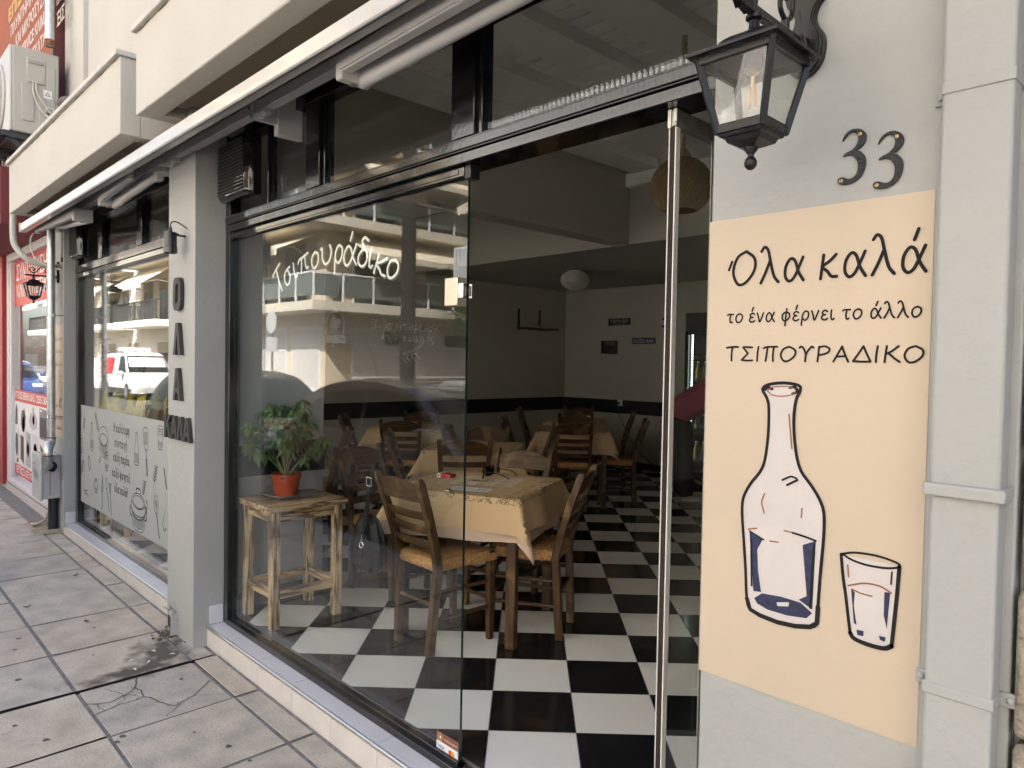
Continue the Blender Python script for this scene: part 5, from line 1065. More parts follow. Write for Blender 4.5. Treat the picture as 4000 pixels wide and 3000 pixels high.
def place(key, label, x, y, fx, fy):
    """rear feet centred on x, y; the chair faces along fx, fy"""
    rz = math.atan2(-fx, fy)
    if not CH: o = make_chair(label); o.location = (x, y, .001); o.rotation_euler = (0, 0, rz)
    else: o = dup(CH['a'], (x, y, .001), rz, label)
    CH[key] = o
place('a', "taverna chair with the black handbag on its corner, back to the window", -.927, .478, .02, 1)
place('b', "taverna chair side on in the doorway at the right of the front table", -.588, 1.206, -.87, -.48)
place('c', "taverna chair just beyond the handbag, left of the front table, behind the plant stool", -1.955, .88, .985, .17)
place('d', "pale crested taverna chair tucked in at the far side of the front table", -1.24, 1.475, .366, -.931)
place('e', "taverna chair behind the front table, its back over the sunglasses", -2.03, 1.72, -.77, .635)
place('f', "taverna chair on the far side of the second table, facing the street", -2.60, 2.44, .667, -.745)
place('h', "taverna chair at the right of the second table, seen edge on past the front table", -1.96, 2.44, -.66, -.75)
place('i', "taverna chair at the left of the second table, seen through the glass edge on", -2.72, 1.66, .635, .77)
place('g1', "taverna chair with its ladder back to us at the right rear table", -2.60, 3.55, -.64, .77)
place('g2', "taverna chair facing us between the two right rear tables", -3.22, 4.30, .64, -.77)
place('g3', "taverna chair against the back wall beyond the last table", -4.12, 5.40, .64, -.77)
place('r1', "taverna chair standing free at the right of the right rear table", -2.44, 4.33, -.77, -.64)
place('r2', "taverna chair under the wall socket at the right of the last table", -3.20, 5.15, -.77, -.64)
place('l1', "taverna chair at the left of the right rear table, edge on", -3.37, 3.50, .77, .64)
place('l2', "taverna chair far back by the left wall at the last table", -4.25, 4.60, .77, .64)
place('t1', "taverna chair with its back to us at the left rear table", -3.70, 2.35, -.757, .653)
place('t2', "taverna chair on the far side of the left rear table by the side wall", -4.42, 3.12, .757, -.653)
place('t3', "taverna chair at the left of the left rear table, leaning post nearest the side wall", -4.36, 2.24, .653, .757)
place('p1', "taverna chair half hidden by the end of the pier beside the plant stool", -3.10, 1.30, -.62, -.78)

# ---------------------------------------------------------------- tables and their paper cloths
kraft, N, L, P = nt("kraft_cloth")
P.inputs["Roughness"].default_value = .75
uvn = N.new("ShaderNodeUVMap"); sx = N.new("ShaderNodeSeparateXYZ"); L.new(uvn.outputs[0], sx.inputs[0])
def mnode(op, a, b=None, c=None):
    n = N.new("ShaderNodeMath"); n.operation = op
    for i, v in enumerate((a, b, c)):
        if v is None: continue
        if isinstance(v, (int, float)): n.inputs[i].default_value = v
        else: L.new(v, n.inputs[i])
    return n.outputs[0]
au, av = mnode('ABSOLUTE', sx.outputs[0]), mnode('ABSOLUTE', sx.outputs[1])
mxv = mnode('MAXIMUM', au, av)
band = mnode('LESS_THAN', mnode('ABSOLUTE', mnode('SUBTRACT', mxv, .335)), .052)
vo = N.new("ShaderNodeTexVoronoi"); vo.feature = 'DISTANCE_TO_EDGE'; vo.inputs["Scale"].default_value = 26; L.new(uvn.outputs[0], vo.inputs["Vector"])
nz_ = N.new("ShaderNodeTexNoise"); nz_.inputs["Scale"].default_value = 24; nz_.inputs["Detail"].default_value = 2; L.new(uvn.outputs[0], nz_.inputs["Vector"])
ln1 = mnode('LESS_THAN', mnode('ABSOLUTE', mnode('SUBTRACT', nz_.outputs["Fac"], .5)), .024)
ln2 = mnode('LESS_THAN', vo.outputs["Distance"], .035)
big = N.new("ShaderNodeTexNoise"); big.inputs["Scale"].default_value = 7; L.new(uvn.outputs[0], big.inputs["Vector"])
msk = mnode('MULTIPLY', mnode('MULTIPLY', band, mnode('MAXIMUM', ln1, mnode('MULTIPLY', ln2, mnode('GREATER_THAN', big.outputs["Fac"], .52)))), mnode('GREATER_THAN', big.outputs["Fac"], .40))
fold = mnode('LESS_THAN', mnode('ABSOLUTE', mnode('SUBTRACT', au, .12)), .0016)
mix1 = N.new("ShaderNodeMix"); mix1.data_type = 'RGBA'; mix1.inputs[6].default_value = (.47, .325, .18, 1); mix1.inputs[7].default_value = (.10, .075, .025, 1)
L.new(mnode('MULTIPLY', msk, .8), mix1.inputs[0]); mix2 = N.new("ShaderNodeMix"); mix2.data_type = 'RGBA'; L.new(mix1.outputs[2], mix2.inputs[6]); mix2.inputs[7].default_value = (.38, .25, .12, 1); L.new(fold, mix2.inputs[0])
L.new(mix2.outputs[2], P.inputs["Base Color"])
cn = N.new("ShaderNodeTexNoise"); cn.inputs["Scale"].default_value = 16; cn.inputs["Detail"].default_value = 5; L.new(uvn.outputs[0], cn.inputs["Vector"])
cb = N.new("ShaderNodeBump"); cb.inputs["Strength"].default_value = .35; cb.inputs["Distance"].default_value = .01; L.new(cn.outputs["Fac"], cb.inputs["Height"]); L.new(cb.outputs[0], P.inputs["Normal"])
under_m = mat("pink_beige_undercloth", (0.46, 0.33, 0.26), .85, var=.04, vs_=6, bump=.1, bs=40)
def cloth(name, h, size, top, out, seed, m, twist=0.0):
    rr = random.Random(seed); ph = [rr.uniform(0, 6.28) for _ in range(6)]
    n = 44; vs_ = []; uv = []
    for j in range(n + 1):
        for i in range(n + 1):
            u, v = (i/n*2 - 1)*size, (j/n*2 - 1)*size
            a = twist; uu, vv = u*math.cos(a) - v*math.sin(a), u*math.sin(a) + v*math.cos(a)
            ex, ey = max(abs(uu) - h, 0), max(abs(vv) - h, 0); sxn, syn = (1 if uu > 0 else -1), (1 if vv > 0 else -1)
            r = math.hypot(ex, ey)
            bx_, by_ = max(-h, min(h, uu)), max(-h, min(h, vv))
            z = top + .0015*math.sin(9*uu + ph[0])*math.sin(8*vv + ph[1])
            if r > 0:
                dx, dy = ex/r, ey/r
                corner = 4*dx*dy*dx*dy if ex > 0 and ey > 0 else 0
                spread = out + .30*corner*min(1, r/.25)
                wav = .022*math.sin(11*(uu if ey > ex else vv)*1.0 + ph[2])*min(1, r/.15)
                off = min(r, .012) + max(0, r - .012)*spread + max(0, wav)
                bx_ += sxn*dx*off; by_ += syn*dy*off
                z -= max(0, r - .010)*math.sqrt(max(.1, 1 - spread**2)) * (1 if r > .01 else 0)
            vs_.append((bx_, by_, z)); uv.append((u, v))
    mb = MB(); mb.add(vs_, [(j*(n+1)+i, j*(n+1)+i+1, (j+1)*(n+1)+i+1, (j+1)*(n+1)+i) for j in range(n) for i in range(n)])
    o = mb.build(name, m, None, smooth=60, uv=uv)
    return o
def make_table(label):
    t = thing("taverna_table", label, "table", (0,0,0), 0, "square wooden taverna tables")
    m_ = MB(); m_.box(-.34, -.34, .722, .34, .34, .745); m_.build("tabletop", w_x, t, bevel=.004)
    for sx_ in (-1, 1):
        for sy_ in (-1, 1): m_ = MB(); m_.bar((sx_*.30, sy_*.30, 0), (sx_*.30, sy_*.30, .722), .05, .05, up=Y_); m_.build("leg", w_z, t, bevel=.004)
    m_ = MB()
    for s in (-1, 1): m_.box(-.275, s*.30 - .012, .64, .275, s*.30 + .012, .722); m_.box(s*.30 - .012, -.275, .64, s*.30 + .012, .275, .722)
    m_.build("apron", w_x, t, bevel=.002); return t
tabs = [((-1.01, .969), 26, "front", "nearest the doorway with the menu and sunglasses on it"), ((-2.32, 2.08), 42, "second", "just behind the front table"), ((-4.03, 2.72), 41, "left rear", "by the side wall at the far left"), ((-2.89, 3.90), -50, "right rear", "right rear, before the last table"), ((-3.68, 4.82), -50, "last", "last one in the far corner"), ((-3.50, .86), 38, "pier", "half hidden behind the pier end")]
T0 = None; protos = {}
for i, ((x, y), a, nm, lab) in enumerate(tabs):
    rz = D_(a)
    if T0 is None: T0 = make_table("square wooden taverna table " + lab); T0.location = (x, y, 0); T0.rotation_euler = (0, 0, rz)
    else: dup(T0, (x, y, 0), rz, "square wooden taverna table " + lab)
    u_ = cloth("tablecloth", .345, .57, .7475, .10, 40 + i, under_m, .03) ; u_.location = (x, y, 0); u_.rotation_euler = (0, 0, rz); tag(u_, "pinkish undercloth on the table " + lab, "tablecloth", "pinkish undercloths on the tables")
    k_ = cloth("paper_tablecloth", .349, .525, .7515, .22, 70 + i, kraft, -.02); k_.location = (x, y, 0); k_.rotation_euler = (0, 0, rz); tag(k_, "tan paper cloth on the table " + lab, "tablecloth", "tan paper cloths on the tables")
# things on the front table
paper_ink = mat("menu_print", (.10, .09, .075), .7); ztop = .7555
mn = thing("paper_menu", "large buff paper menu lying on the front table", "menu", (-1.02, .985, ztop), D_(30))
m_ = MB(); m_.grid(lambda u, v: ((u-.5)*.42, (v-.5)*.29, .0008 + .004*max(0, v-.85)*4*u), 10, 8); m_.build("sheet", mat("menu_paper", (.56, .46, .33), .7), mn)
m_ = MB()
for col in range(4):
    for rw in range(9):
        if rw % 4 == 3: continue
        m_.box(-.19 + .1*col, -.125 + .028*rw, .0012, -.19 + .1*col + random.uniform(.04, .075), -.125 + .028*rw + .006, .0018)
m_.box(-.05, -.02, .0014, .04, .012, .0022); m_.build("print", paper_ink, mn)
cdm = thing("menu_card", "small white menu card at the near edge of the front table", "menu card", (-.86, .775, ztop), D_(28))
m_ = MB(); m_.box(-.105, -.05, .0005, .105, .05, .0015); m_.build("card", mat("card_white", (.62, .62, .66), .6), cdm, bevel=.0004)
m_ = MB()
for rw in range(4): m_.box(-.09, -.03 + .018*rw, .0016, -.03, -.027 + .018*rw, .002); m_.box(.03, -.03 + .018*rw, .0016, .09, -.027 + .018*rw, .002)
m_.box(-.02, -.006, .0016, .02, .006, .002); m_.build("print", paper_ink, cdm)
cg_ = thing("cigarette_pack", "red and white cigarette pack lying on the front table", "cigarette pack", (-1.235, .915, ztop), D_(18))
m_ = MB(); m_.box(-.022, -.027, 0, .044, .027, .022, 0); m_.box(-.044, -.0271, -.0001, -.022, .0271, .0221, 1); m_.box(-.04, -.0275, .006, -.030, -.027, .016, 2); m_.build("pack", [mat("pack_red", (.40, .02, .03), .3), mat("pack_white", (.65, .64, .66), .3), ink], cg_, bevel=.0015)
sg = thing("sunglasses", "black sunglasses folded open on the front table", "sunglasses", (-1.10, 1.075, ztop), D_(-62)); sg.scale = (1.2, 1.2, 1.2)
m_ = MB()
for s in (-1, 1):
    m_.grid(lambda u, v, s=s: (s*(.010 + .058*u), .016*u*u*1.4 + .004*math.sin(v*3), .006 + .042*v*(1 - .25*u*u)), 8, 5)
lens_o = m_.build("lens", mat("dark_lens", (.008, .008, .010), .06), sg)
m_ = MB()
m_.tube(spline([(-.068, .022, .046), (-.04, .009, .050), (0, .0, .046), (.04, .009, .050), (.068, .022, .046)], 5), .0035, 8); m_.tube(spline([(-.068, .022, .046), (-.066, .02, .012), (-.04, .006, .004), (-.012, .001, .012), (0, 0, .036)], 4), .0026, 8); m_.tube(spline([(.068, .022, .046), (.066, .02, .012), (.04, .006, .004), (.012, .001, .012), (0, 0, .036)], 4), .0026, 8); m_.build("rim", black_gloss, sg)
for s in (-1, 1): m_ = MB(); m_.tube(spline([(s*.068, .022, .040), (s*.071, .06, .036), (s*.070, .11, .030), (s*.062, .145, .012)], 5), .0042, 8, flat=.5); m_.build("temple", black_gloss, sg)
for i, (x, y, a) in enumerate(((-.905, .655, 26), (-.66, 1.10, 116))):
    m_ = MB(); m_.box(-.012, -.006, -.03, .012, -.003, .006); m_.box(-.012, -.006, .003, .012, .03, .006)
    o = m_.build("cloth_clip", chrome, bevel=.0008); o.location = (x, y, .757); o.rotation_euler = (0, 0, D_(a)); tag(o, ("steel cloth clip on the street side of the front table", "steel cloth clip on the doorway side of the front table")[i], "clip", "steel cloth clips on the front table")
# ---------------------------------------------------------------- handbag
leather = mat("black_leather", (.009, .009, .010), .42, bump=.35, bs=55, bdist=.008, spec=.25)
hb = thing("handbag", "black leather shoulder bag hanging by its strap from the chair corner", "handbag", (-1.115, .335, .55), D_(8))
def bagf(u, v):
    a = 2*math.pi*u; t = v
    prof = [(0.0, -.19), (.055, -.185), (.098, -.15), (.112, -.08), (.104, 0), (.078, .06), (.040, .095), (0, .10)]
    k = t*(len(prof) - 1); i = min(int(k), len(prof) - 2); fr_ = k - i
    r = prof[i][0] + (prof[i+1][0] - prof[i][0])*fr_; z = prof[i][1] + (prof[i+1][1] - prof[i][1])*fr_
    sag = .006*math.sin(5*a + 9*t) + .004*math.sin(11*a)
    return ((r + (sag if r > .01 else 0))*math.cos(a), (r*.42 + (sag if r > .01 else 0))*math.sin(a)*(1.15 - .4*t), z)
m_ = MB(); m_.grid(bagf, 40, 24); m_.build("body", leather, hb, smooth=70)
m_ = MB(); m_.tube(spline([(-.07, -.040, .045), (-.10, -.035, -.05), (-.085, -.045, -.14)], 6), .004, 8); m_.tube(spline([(-.085, -.03, .03), (-.118, -.015, -.06), (-.10, -.02, -.14)], 6), .0035, 8); m_.build("zip", mat("zip_black", (.02, .02, .022), .4), hb)
m_ = MB(); pts = spline([(.052, .03, .36), (.047, -.012, .345), (.040, -.03, .25), (.028, -.04, .12), (.012, -.05, .01)], 6)
for a, c in zip(pts, pts[1:]): m_.bar(a, c + (c - a)*.05, .026, .005, up=(0, -1, 0))
m_.build("strap", leather, hb, bevel=.001)
m_ = MB(); m_.tube([(.008 + .014*math.cos(t), -.052, -.045 + .014*math.sin(t)) for t in [k*math.pi/9 for k in range(18)]], .0025, 8, closed=True); m_.tube([(.011, -.052, .008), (.009, -.053, -.031)], .004, 8)
for (x0, z0, x1, z1) in ((.02, .245, .056, .245), (.02, .285, .056, .285), (.02, .245, .02, .285), (.056, .245, .056, .285)): m_.tube([(x0, -.036, z0), (x1, -.036, z1)], .0025, 6)
m_.build("buckle", chrome, hb)
m_ = MB(); m_.bar((.008, -.052, -.058), (.006, -.054, -.10), .022, .004, up=(0, -1, 0)); m_.build("tab", leather, hb)
# ---------------------------------------------------------------- burnt pine stools and plants
p_z = wood("burnt_pine_upright", (.52, .37, .21), (.66, .49, .30), 'z', burn=(.06, .025, .010), rough=.45)
p_x = wood("burnt_pine_top", (.48, .33, .18), (.60, .43, .26), 'y', burn=(.085, .038, .015), rough=.45)
p_y = wood("burnt_pine_cross", (.52, .37, .21), (.66, .49, .30), 'x', burn=(.10, .045, .018), rough=.45)
def make_stool(label):
    t = thing("pine_stool", label, "stool", (0,0,0), 0, "scorched pine stools in the windows")
    for k in range(3):
        m_ = MB(); m_.box(-.195 + .131*k, -.225, .612, -.195 + .131*k + .128, .225, .642); m_.build("top_plank", p_x, t, bevel=.003)
    for sx_ in (-1, 1):
        for sy_ in (-1, 1): m_ = MB(); m_.box(sx_*.155 - .023, sy_*.180 - .023, 0, sx_*.155 + .023, sy_*.180 + .023, .612); m_.build("leg", p_z, t, bevel=.003)
    for z0, z1 in ((.555, .611), (.155, .20)):
        for s in (-1, 1): m_ = MB(); m_.box(-.132, s*.180 - .012, z0, .132, s*.180 + .012, z1); m_.build("rail", p_y, t, bevel=.002)
        for s in (-1, 1): m_ = MB(); m_.box(s*.155 - .012, -.157, z0, s*.155 + .012, .157, z1); m_.build("rail", p_x, t, bevel=.002)
    return t
ST = make_stool("scorched pine stool carrying the red plant pot behind the big pane"); ST.location = (-1.755, .262, .001)
dup(ST, (-4.93, .28, .001), 0, "scorched pine stool behind the frosted film, under the yellow wrapped plants")
dup(ST, (-4.33, .29, .001), .05, "scorched pine stool behind the frosted film, nearer the letter pillar")
sa = thing("plant_saucer", "square grey plastic saucer under the red plant pot", "saucer", (-1.80, .245, .644), D_(4))
m_ = MB(); m_.ring_loft([[(sx_*h, sy_*h, z) for sx_, sy_ in ((-1,-1),(1,-1),(1,1),(-1,1))] for h, z in ((.088, 0), (.105, .018), (.108, .022), (.101, .022), (.092, .008))]); m_.build("tray", mat("saucer_grey", (.20, .18, .17), .6), sa, bevel=.004)
PL = thing("potted_plant", "leafy green basil plant in a red plastic pot", "potted plant", (-1.80, .245, .650))
m_ = MB(); m_.lathe([(0, .003), (.056, .003), (.058, .0), (.076, .112), (.082, .112), (.083, .122), (.078, .124), (.074, .114), (.070, .100), (0, .098)], (0,0,0), 36); m_.build("pot", mat("terracotta_plastic", (.36, .055, .018), .38, var=.06, vs_=20), PL)
m_ = MB(); rr = random.Random(2); m_.grid(lambda u, v: ((u-.5)*.13, (v-.5)*.13, .103 + .010*rr.random()), 14, 14); m_.build("soil", mat("soil_brown", (.07, .05, .032), .95, var=.5, vs_=80), PL)
leafm, N, L, P = nt("basil_leaf"); P.inputs["Roughness"].default_value = .45
oi = N.new("ShaderNodeNewGeometry"); cr = N.new("ShaderNodeValToRGB"); e = cr.color_ramp.elements
e[0].color = (.045, .115, .026, 1); e[1].color = (.13, .235, .06, 1); e.new(.93).color = (.13, .235, .06, 1); e[-1].color = (.20, .20, .05, 1)
L.new(oi.outputs["Random Per Island"], cr.inputs[0]); L.new(cr.outputs[0], P.inputs["Base Color"])
tl = N.new("ShaderNodeBsdfTranslucent"); tl.inputs[0].default_value = (.12, .22, .04, 1); mx = N.new("ShaderNodeMixShader"); mx.inputs[0].default_value = .25; L.new(P.outputs[0], mx.inputs[1]); L.new(tl.outputs[0], mx.inputs[2]); L.new(mx.outputs[0], N["Material Output"].inputs[0])
def leaf_on(mb, p, d, ln, w, rr, droop=.5):
    """a cupped, pointed leaf at p along d"""
    d = Vector(d).normalized(); s = d.cross(Vector((0, 0, 1)))
    if s.length < .05: s = Vector((1, 0, 0))
    s.normalize(); n_ = s.cross(d); n = 5; vs_ = []; roll = rr.uniform(-.5, .5)
    s2 = s*math.cos(roll) + n_*math.sin(roll); n2 = -s*math.sin(roll) + n_*math.cos(roll)
    for i in range(n + 1):
        t = i/n; c = Vector(p) + d*(ln*t) + Vector((0, 0, -droop*ln*t*t*.6)); hw = w*(math.sin(math.pi*min(1, t*.9 + .06))**.8)*(1 - .35*t)
        vs_ += [c - s2*hw + n2*hw*.35, c, c + s2*hw + n2*hw*.35]
    mb.add(vs_, [(3*i+k, 3*i+k+1, 3*i+k+4, 3*i+k+3) for i in range(n) for k in range(2)])
rr = random.Random(12); stems = MB(); lv = MB()
tips = []
for k in range(26):
    a = k*2.4 + rr.uniform(-.4, .4)
    reach = (.09, .17, .23, .26)[k % 4] + rr.uniform(-.03, .02); hgt = (.38, .34, .29, .20)[k % 4] + rr.uniform(-.04, .04)
    if k == 0: a, reach, hgt = .6, .10, .43
    ex, ey = reach*math.cos(a)*1.05, reach*math.sin(a)*.75
    base = (rr.uniform(-.008, .008), rr.uniform(-.008, .008), .10)
    path = spline([base, (ex*.35, ey*.35, .10 + hgt*.45), (ex*.8, ey*.8, .10 + hgt*.85), (ex, ey, .10 + hgt)], 6)
    stems.tube(path, [.0038*(1 - .6*i/(len(path)-1)) for i in range(len(path))], 6)
    for i, p in enumerate(path):
        if i < 8: continue
        for q in range(3 if i < len(path) - 1 else 7):
            b_ = rr.uniform(0, 6.28); d = (math.cos(b_), math.sin(b_), rr.uniform(-.9, .1)); st_ = Vector(p) + Vector(d)*rr.uniform(.006, .035)
            stems.tube([p, st_], .0009, 4, caps=False)
            leaf_on(lv, st_, d, rr.uniform(.024, .044), rr.uniform(.010, .017), rr, rr.uniform(.4, 1.6))
            if rr.random() < .7: leaf_on(lv, st_, (d[0], d[1]+.5, d[2]-.4), rr.uniform(.02, .045), rr.uniform(.008, .013), rr, .9)
stems.build("stem", mat("stem_olive", (.16, .17, .06), .6), PL, smooth=60)
lo = lv.build("foliage", leafm, PL, smooth=60); lo["kind"] = "stuff"
yel = mat("yellow_wrap", (.58, .46, .02), .35, bump=.3, bs=20); mag = mat("magenta_petal", (.35, .02, .16), .5)
for i, (x, y, z0, lab) in enumerate(((-4.93, .26, .645, "flowering plant in yellow wrapping behind the frosted film, farther from the letter pillar"), (-4.33, .28, .645, "flowering plant in yellow wrapping behind the frosted film, nearer the letter pillar"))):
    t = thing("potted_plant", lab, "potted plant", (x, y, z0), 0, "yellow wrapped plants in the frosted window")
    m_ = MB(); m_.lathe([(0, 0), (.06, 0), (.08, .2), (.074, .2), (.07, .18), (0, .18)], (0,0,0), 20); m_.build("pot", mat("pot_white", (.6, .6, .58), .4), t)
    m_ = MB(); m_.grid(lambda u, v: ((.075 + .10*v)*math.cos(6.283*u)*(1 + .12*v*math.sin(13*u*6.283/2)), (.075 + .10*v)*math.sin(6.283*u)*(1 + .12*v*math.sin(9*u*6.283/2)), .02 + (.36 + .07*math.sin(5*u*6.283) + .04*math.sin(11*u*6.283))*v), 60, 5); m_.build("wrapping", yel, t)
    st_, lf, fl2 = MB(), MB(), MB(); rr = random.Random(31 + i)
    for k in range(3):
        a = 2.6 + .5*k if i == 0 else .6 + 1.3*k; reach = (.52, .34, .16)[k] if i == 0 else .18
        pth = spline([(0, 0, .15), (.1*reach*math.cos(a), .02, .45), (.6*reach*math.cos(a), -.05, .72 + .06*k), (reach*math.cos(a), -.08, .66 + .12*k)], 7); st_.tube(pth, .004, 6)
        for j, p in enumerate(pth[5:]):
            b_ = rr.uniform(0, 6.28)
            if j % 2 == 0: leaf_on(lf, p, (math.cos(b_), math.sin(b_)*.6, rr.uniform(-.3, .5)), rr.uniform(.06, .11), rr.uniform(.018, .03), rr)
            if i == 0 and j > 6 and k < 2:
                for q in range(7):
                    b_ = rr.uniform(0, 6.28); leaf_on(fl2, Vector(p) + Vector((rr.uniform(-.05, .05), rr.uniform(-.03, .03), rr.uniform(-.16, .10))), (math.cos(b_), math.sin(b_), rr.uniform(-.5, .5)), .05, .022, rr, .2)
    st_.build("stem", mat("orchid_stem", (.10, .07, .03), .6), t); lf.build("leaves", leafm, t)
    if fl2.v: fl2.build("blossom", mag, t)
# ---------------------------------------------------------------- lamps
jute = mat("jute_weave", (.30, .21, .11), .85, var=.35, vs_=30, bump=.6, bs=120)
pd = thing("pendant_lamp", "large woven jute pendant ball on a rope over the doorway", "pendant lamp", (-.20, 1.60, 2.325))
m_ = MB(); prof = [(.155*math.cos(t), .148*math.sin(t)) for t in [(-58 + 144*k/20)*math.pi/180 for k in range(21)]]
m_.lathe(prof, (0,0,0), 48, caps=False); m_.lathe([(r*.965, z*.965) for r, z in prof[::-1]], (0,0,0), 48, caps=False); m_.build("shade", mat("jute_liner", (.20, .135, .07), .9, bump=.8, bs=200), pd, smooth=80)
m_ = MB()
for s in (1, -1):
    for k in range(46):
        a0 = 2*math.pi*k/46; m_.tube([(.157*math.cos(e_)*math.cos(a0 + s*1.9*j/10), .157*math.cos(e_)*math.sin(a0 + s*1.9*j/10), .150*math.sin(e_)) for j, e_ in enumerate([(-57 + 143*q/10)*math.pi/180 for q in range(11)])], .0017, 4, caps=False)
m_.build("weave", jute, pd)
m_ = MB()
for k in range(3): m_.tube([(.008*math.cos(t + 2.1*k), .008*math.sin(t + 2.1*k), .15 + .64*t/50) for t in [j*.8 for j in range(63)]], .0085, 7)
for k in range(16): a = k*.3927; m_.tube([(0, 0, .20), (.03*math.cos(a), .03*math.sin(a), .18), (.045*math.cos(a), .045*math.sin(a), .150)], .003, 5)
m_.build("rope", mat("rope_tan", (.42, .32, .18), .9, bump=.5, bs=150), pd)
wl = thing("ceiling_lamp", "white wicker ball lamp under the low ceiling", "ceiling lamp", (-3.60, 4.68, 2.375)); m_ = MB(); rr = random.Random(8)
for k in range(60):
    ax = Vector((rr.gauss(0,1), rr.gauss(0,1), rr.gauss(0,1))).normalized(); u_ = ax.orthogonal().normalized(); v_ = ax.cross(u_); off = rr.uniform(-.25, .25)
    m_.tube([Vector((.165*c.x, .165*c.y, .115*c.z)) for c in [(ax*off + (u_*math.cos(t) + v_*math.sin(t))*math.sqrt(1 - off*off)) for t in [j*.3142 for j in range(20)]]], .0028, 4, closed=True)
m_.build("shade", mat("wicker_white", (.62, .59, .54), .7), wl)
# ---------------------------------------------------------------- on the walls
sh_ = thing("wall_shelf", "small wooden wall shelf on two black iron uprights in the far corner", "shelf", (-5.27, 5.40, 1.885))
m_ = MB(); m_.box(.0, -.02, 0, .20, .64, .022); m_.build("board", w_y, sh_, bevel=.003)
for y in (.02, .44): m_ = MB(); m_.box(.0, y - .018, -.004, .006, y + .018, .285); m_.box(.0, y - .018, -.006, .19, y + .018, 0); m_.build("bracket", black_matt, sh_)
jr = thing("glass_jar", "tiny glass jar with a dark lid on the wall shelf", "jar", (-5.15, 5.70, 1.908)); m_ = MB(); m_.lathe([(0, 0), (.03, 0), (.032, .05), (.026, .065), (0, .065)], (0,0,0), 16); m_.build("jar", lamp_glass, jr); m_ = MB(); m_.lathe([(0, .065), (.029, .065), (.029, .085), (0, .085)], (0,0,0), 16); m_.build("lid", black_matt, jr)
def plate(name, lab, x0, x1, z0, z1, base, parts):
    t = thing(name, lab, "tin sign", ((x0+x1)/2, 6.404, (z0+z1)/2), 0, "tin signs on the back wall"); w, h = (x1-x0)/2, (z1-z0)/2
    m_ = MB(); m_.box(-w, -.006, -h, w, 0, h, 1); m_.box(-w + .008, -.008, -h + .008, w - .008, -.004, h - .008, 0); m_.build("plate", [base, mat("tin_edge", (.25, .25, .27), .4, .6)], t, bevel=.002)
    for body, dx, dz, sz, ww, mm in parts: m_ = MB(); text_mesh(m_, body, (dx, -.0092, dz), X_, Z_, sz, w=ww, bold=.012, align='CENTER'); m_.build("lettering", mm, t, smooth=0)
    return t
tin_w = mat("tin_letter", (.50, .50, .50), .5)
plate("tin_sign", "dark tin sign reading TSIPOURO on the back wall", -4.463, -4.073, 1.957, 2.057, mat("tin_black", (.03, .032, .045), .5), [("TSIPOURO", 0, -.012, .062, .32, tin_w), ("traditional Greek spirit", 0, -.036, .018, .22, tin_w)])
plate("tin_sign", "blue tin number plate sign reading OUZO BAR", -4.049, -3.654, 1.692, 1.785, mat("tin_blue", (.035, .06, .12), .5, var=.5, vs_=14), [("OUZO BAR", 0, -.026, .066, .34, tin_w)])
bs2 = plate("tin_sign", "square reddish tin beer sign below the TSIPOURO sign", -4.584, -4.287, 1.564, 1.751, mat("tin_maroon", (.09, .03, .03), .5, base2=(.03, .03, .06), vs_=9), [("BIER", .02, .03, .062, .17, mat("tin_pale_red", (.30, .19, .16), .5))])
pz = thing("tin_sign", "round red white and blue tin cap sign half behind the door edge", "tin sign", (-3.487, 6.404, 1.978), 0, "tin signs on the back wall")
def disc(mb, r, y, zlo, zhi, mi, wav=0):
    pts = []
    n = 40
    up = [(r*math.cos(a), min(zhi, max(zlo, r*math.sin(a)))) for a in [2*math.pi*k/n for k in range(n)]]
    mb.flat([(a, c) for a, c in up], (0, y, 0), X_, Z_, mi)
m_ = MB(); m_.lathe([(0, -.012), (.09, -.012), (.10, -.004), (.10, 0), (0, 0)], (0,0,0), 40, ax='y', mi=0)
m_.flat([(.088*math.cos(a), .088*math.sin(a)) for a in [k*math.pi/20 for k in range(40)]], (0, -.0128, 0), X_, Z_, 0)
m_.flat([(.088*math.cos(a), .088*math.sin(a)) for a in [math.pi*(.10 + .8*k/20) for k in range(21)]], (0, -.0134, 0), X_, Z_, 1); m_.flat([(.088*math.cos(a), .088*math.sin(a)) for a in [math.pi*(1.13 + .74*k/20) for k in range(21)]], (0, -.0134, 0), X_, Z_, 2)
m_.build("plate", [mat("cap_white", (.55, .55, .55), .4), mat("cap_red", (.32, .02, .03), .4), mat("cap_blue", (.02, .03, .14), .4)], pz)
m_ = MB(); text_mesh(m_, "Pepsi", (0, -.0142, -.015), X_, Z_, .05, w=.13, align='CENTER', shear=.3); text_mesh(m_, "DRINK", (0, -.0142, -.062), X_, Z_, .02, align='CENTER', mi=1); m_.build("lettering", [mat("cap_script", (.30, .02, .03), .4), mat("cap_white2", (.5, .5, .5), .4)], pz, smooth=0)
sk = thing("wall_socket", "white wall socket with a black plug and hanging cord in the dark band", "socket", (-4.22, 6.398, .883)); m_ = MB(); m_.box(-.042, -.012, -.042, .042, 0, .042); m_.build("face_plate", mat("socket_white", (.62, .61, .59), .4), sk, bevel=.004)
m_ = MB(); m_.lathe([(0, -.045), (.014, -.045), (.019, -.012), (0, -.012)], (-.008, 0, -.004), 14, ax='y'); m_.tube(spline([(-.008, -.04, -.01), (-.01, -.045, -.10), (.10, -.05, -.30), (.35, -.06, -.62), (.70, -.08, -.82), (1.15, -.08, -.868)], 6), .005, 7); m_.build("plug", black_matt, sk)
cl_ = MB(); cl_.tube(spline([(-4.10, 6.40, 2.48), (-4.10, 6.396, 2.34), (-4.11, 6.396, 2.29), (-4.20, 6.396, 2.285)], 6), .006, 7); tag(cl_.build("wall_conduit", int_wall), "thin painted conduit hooking down from the low ceiling", "conduit")
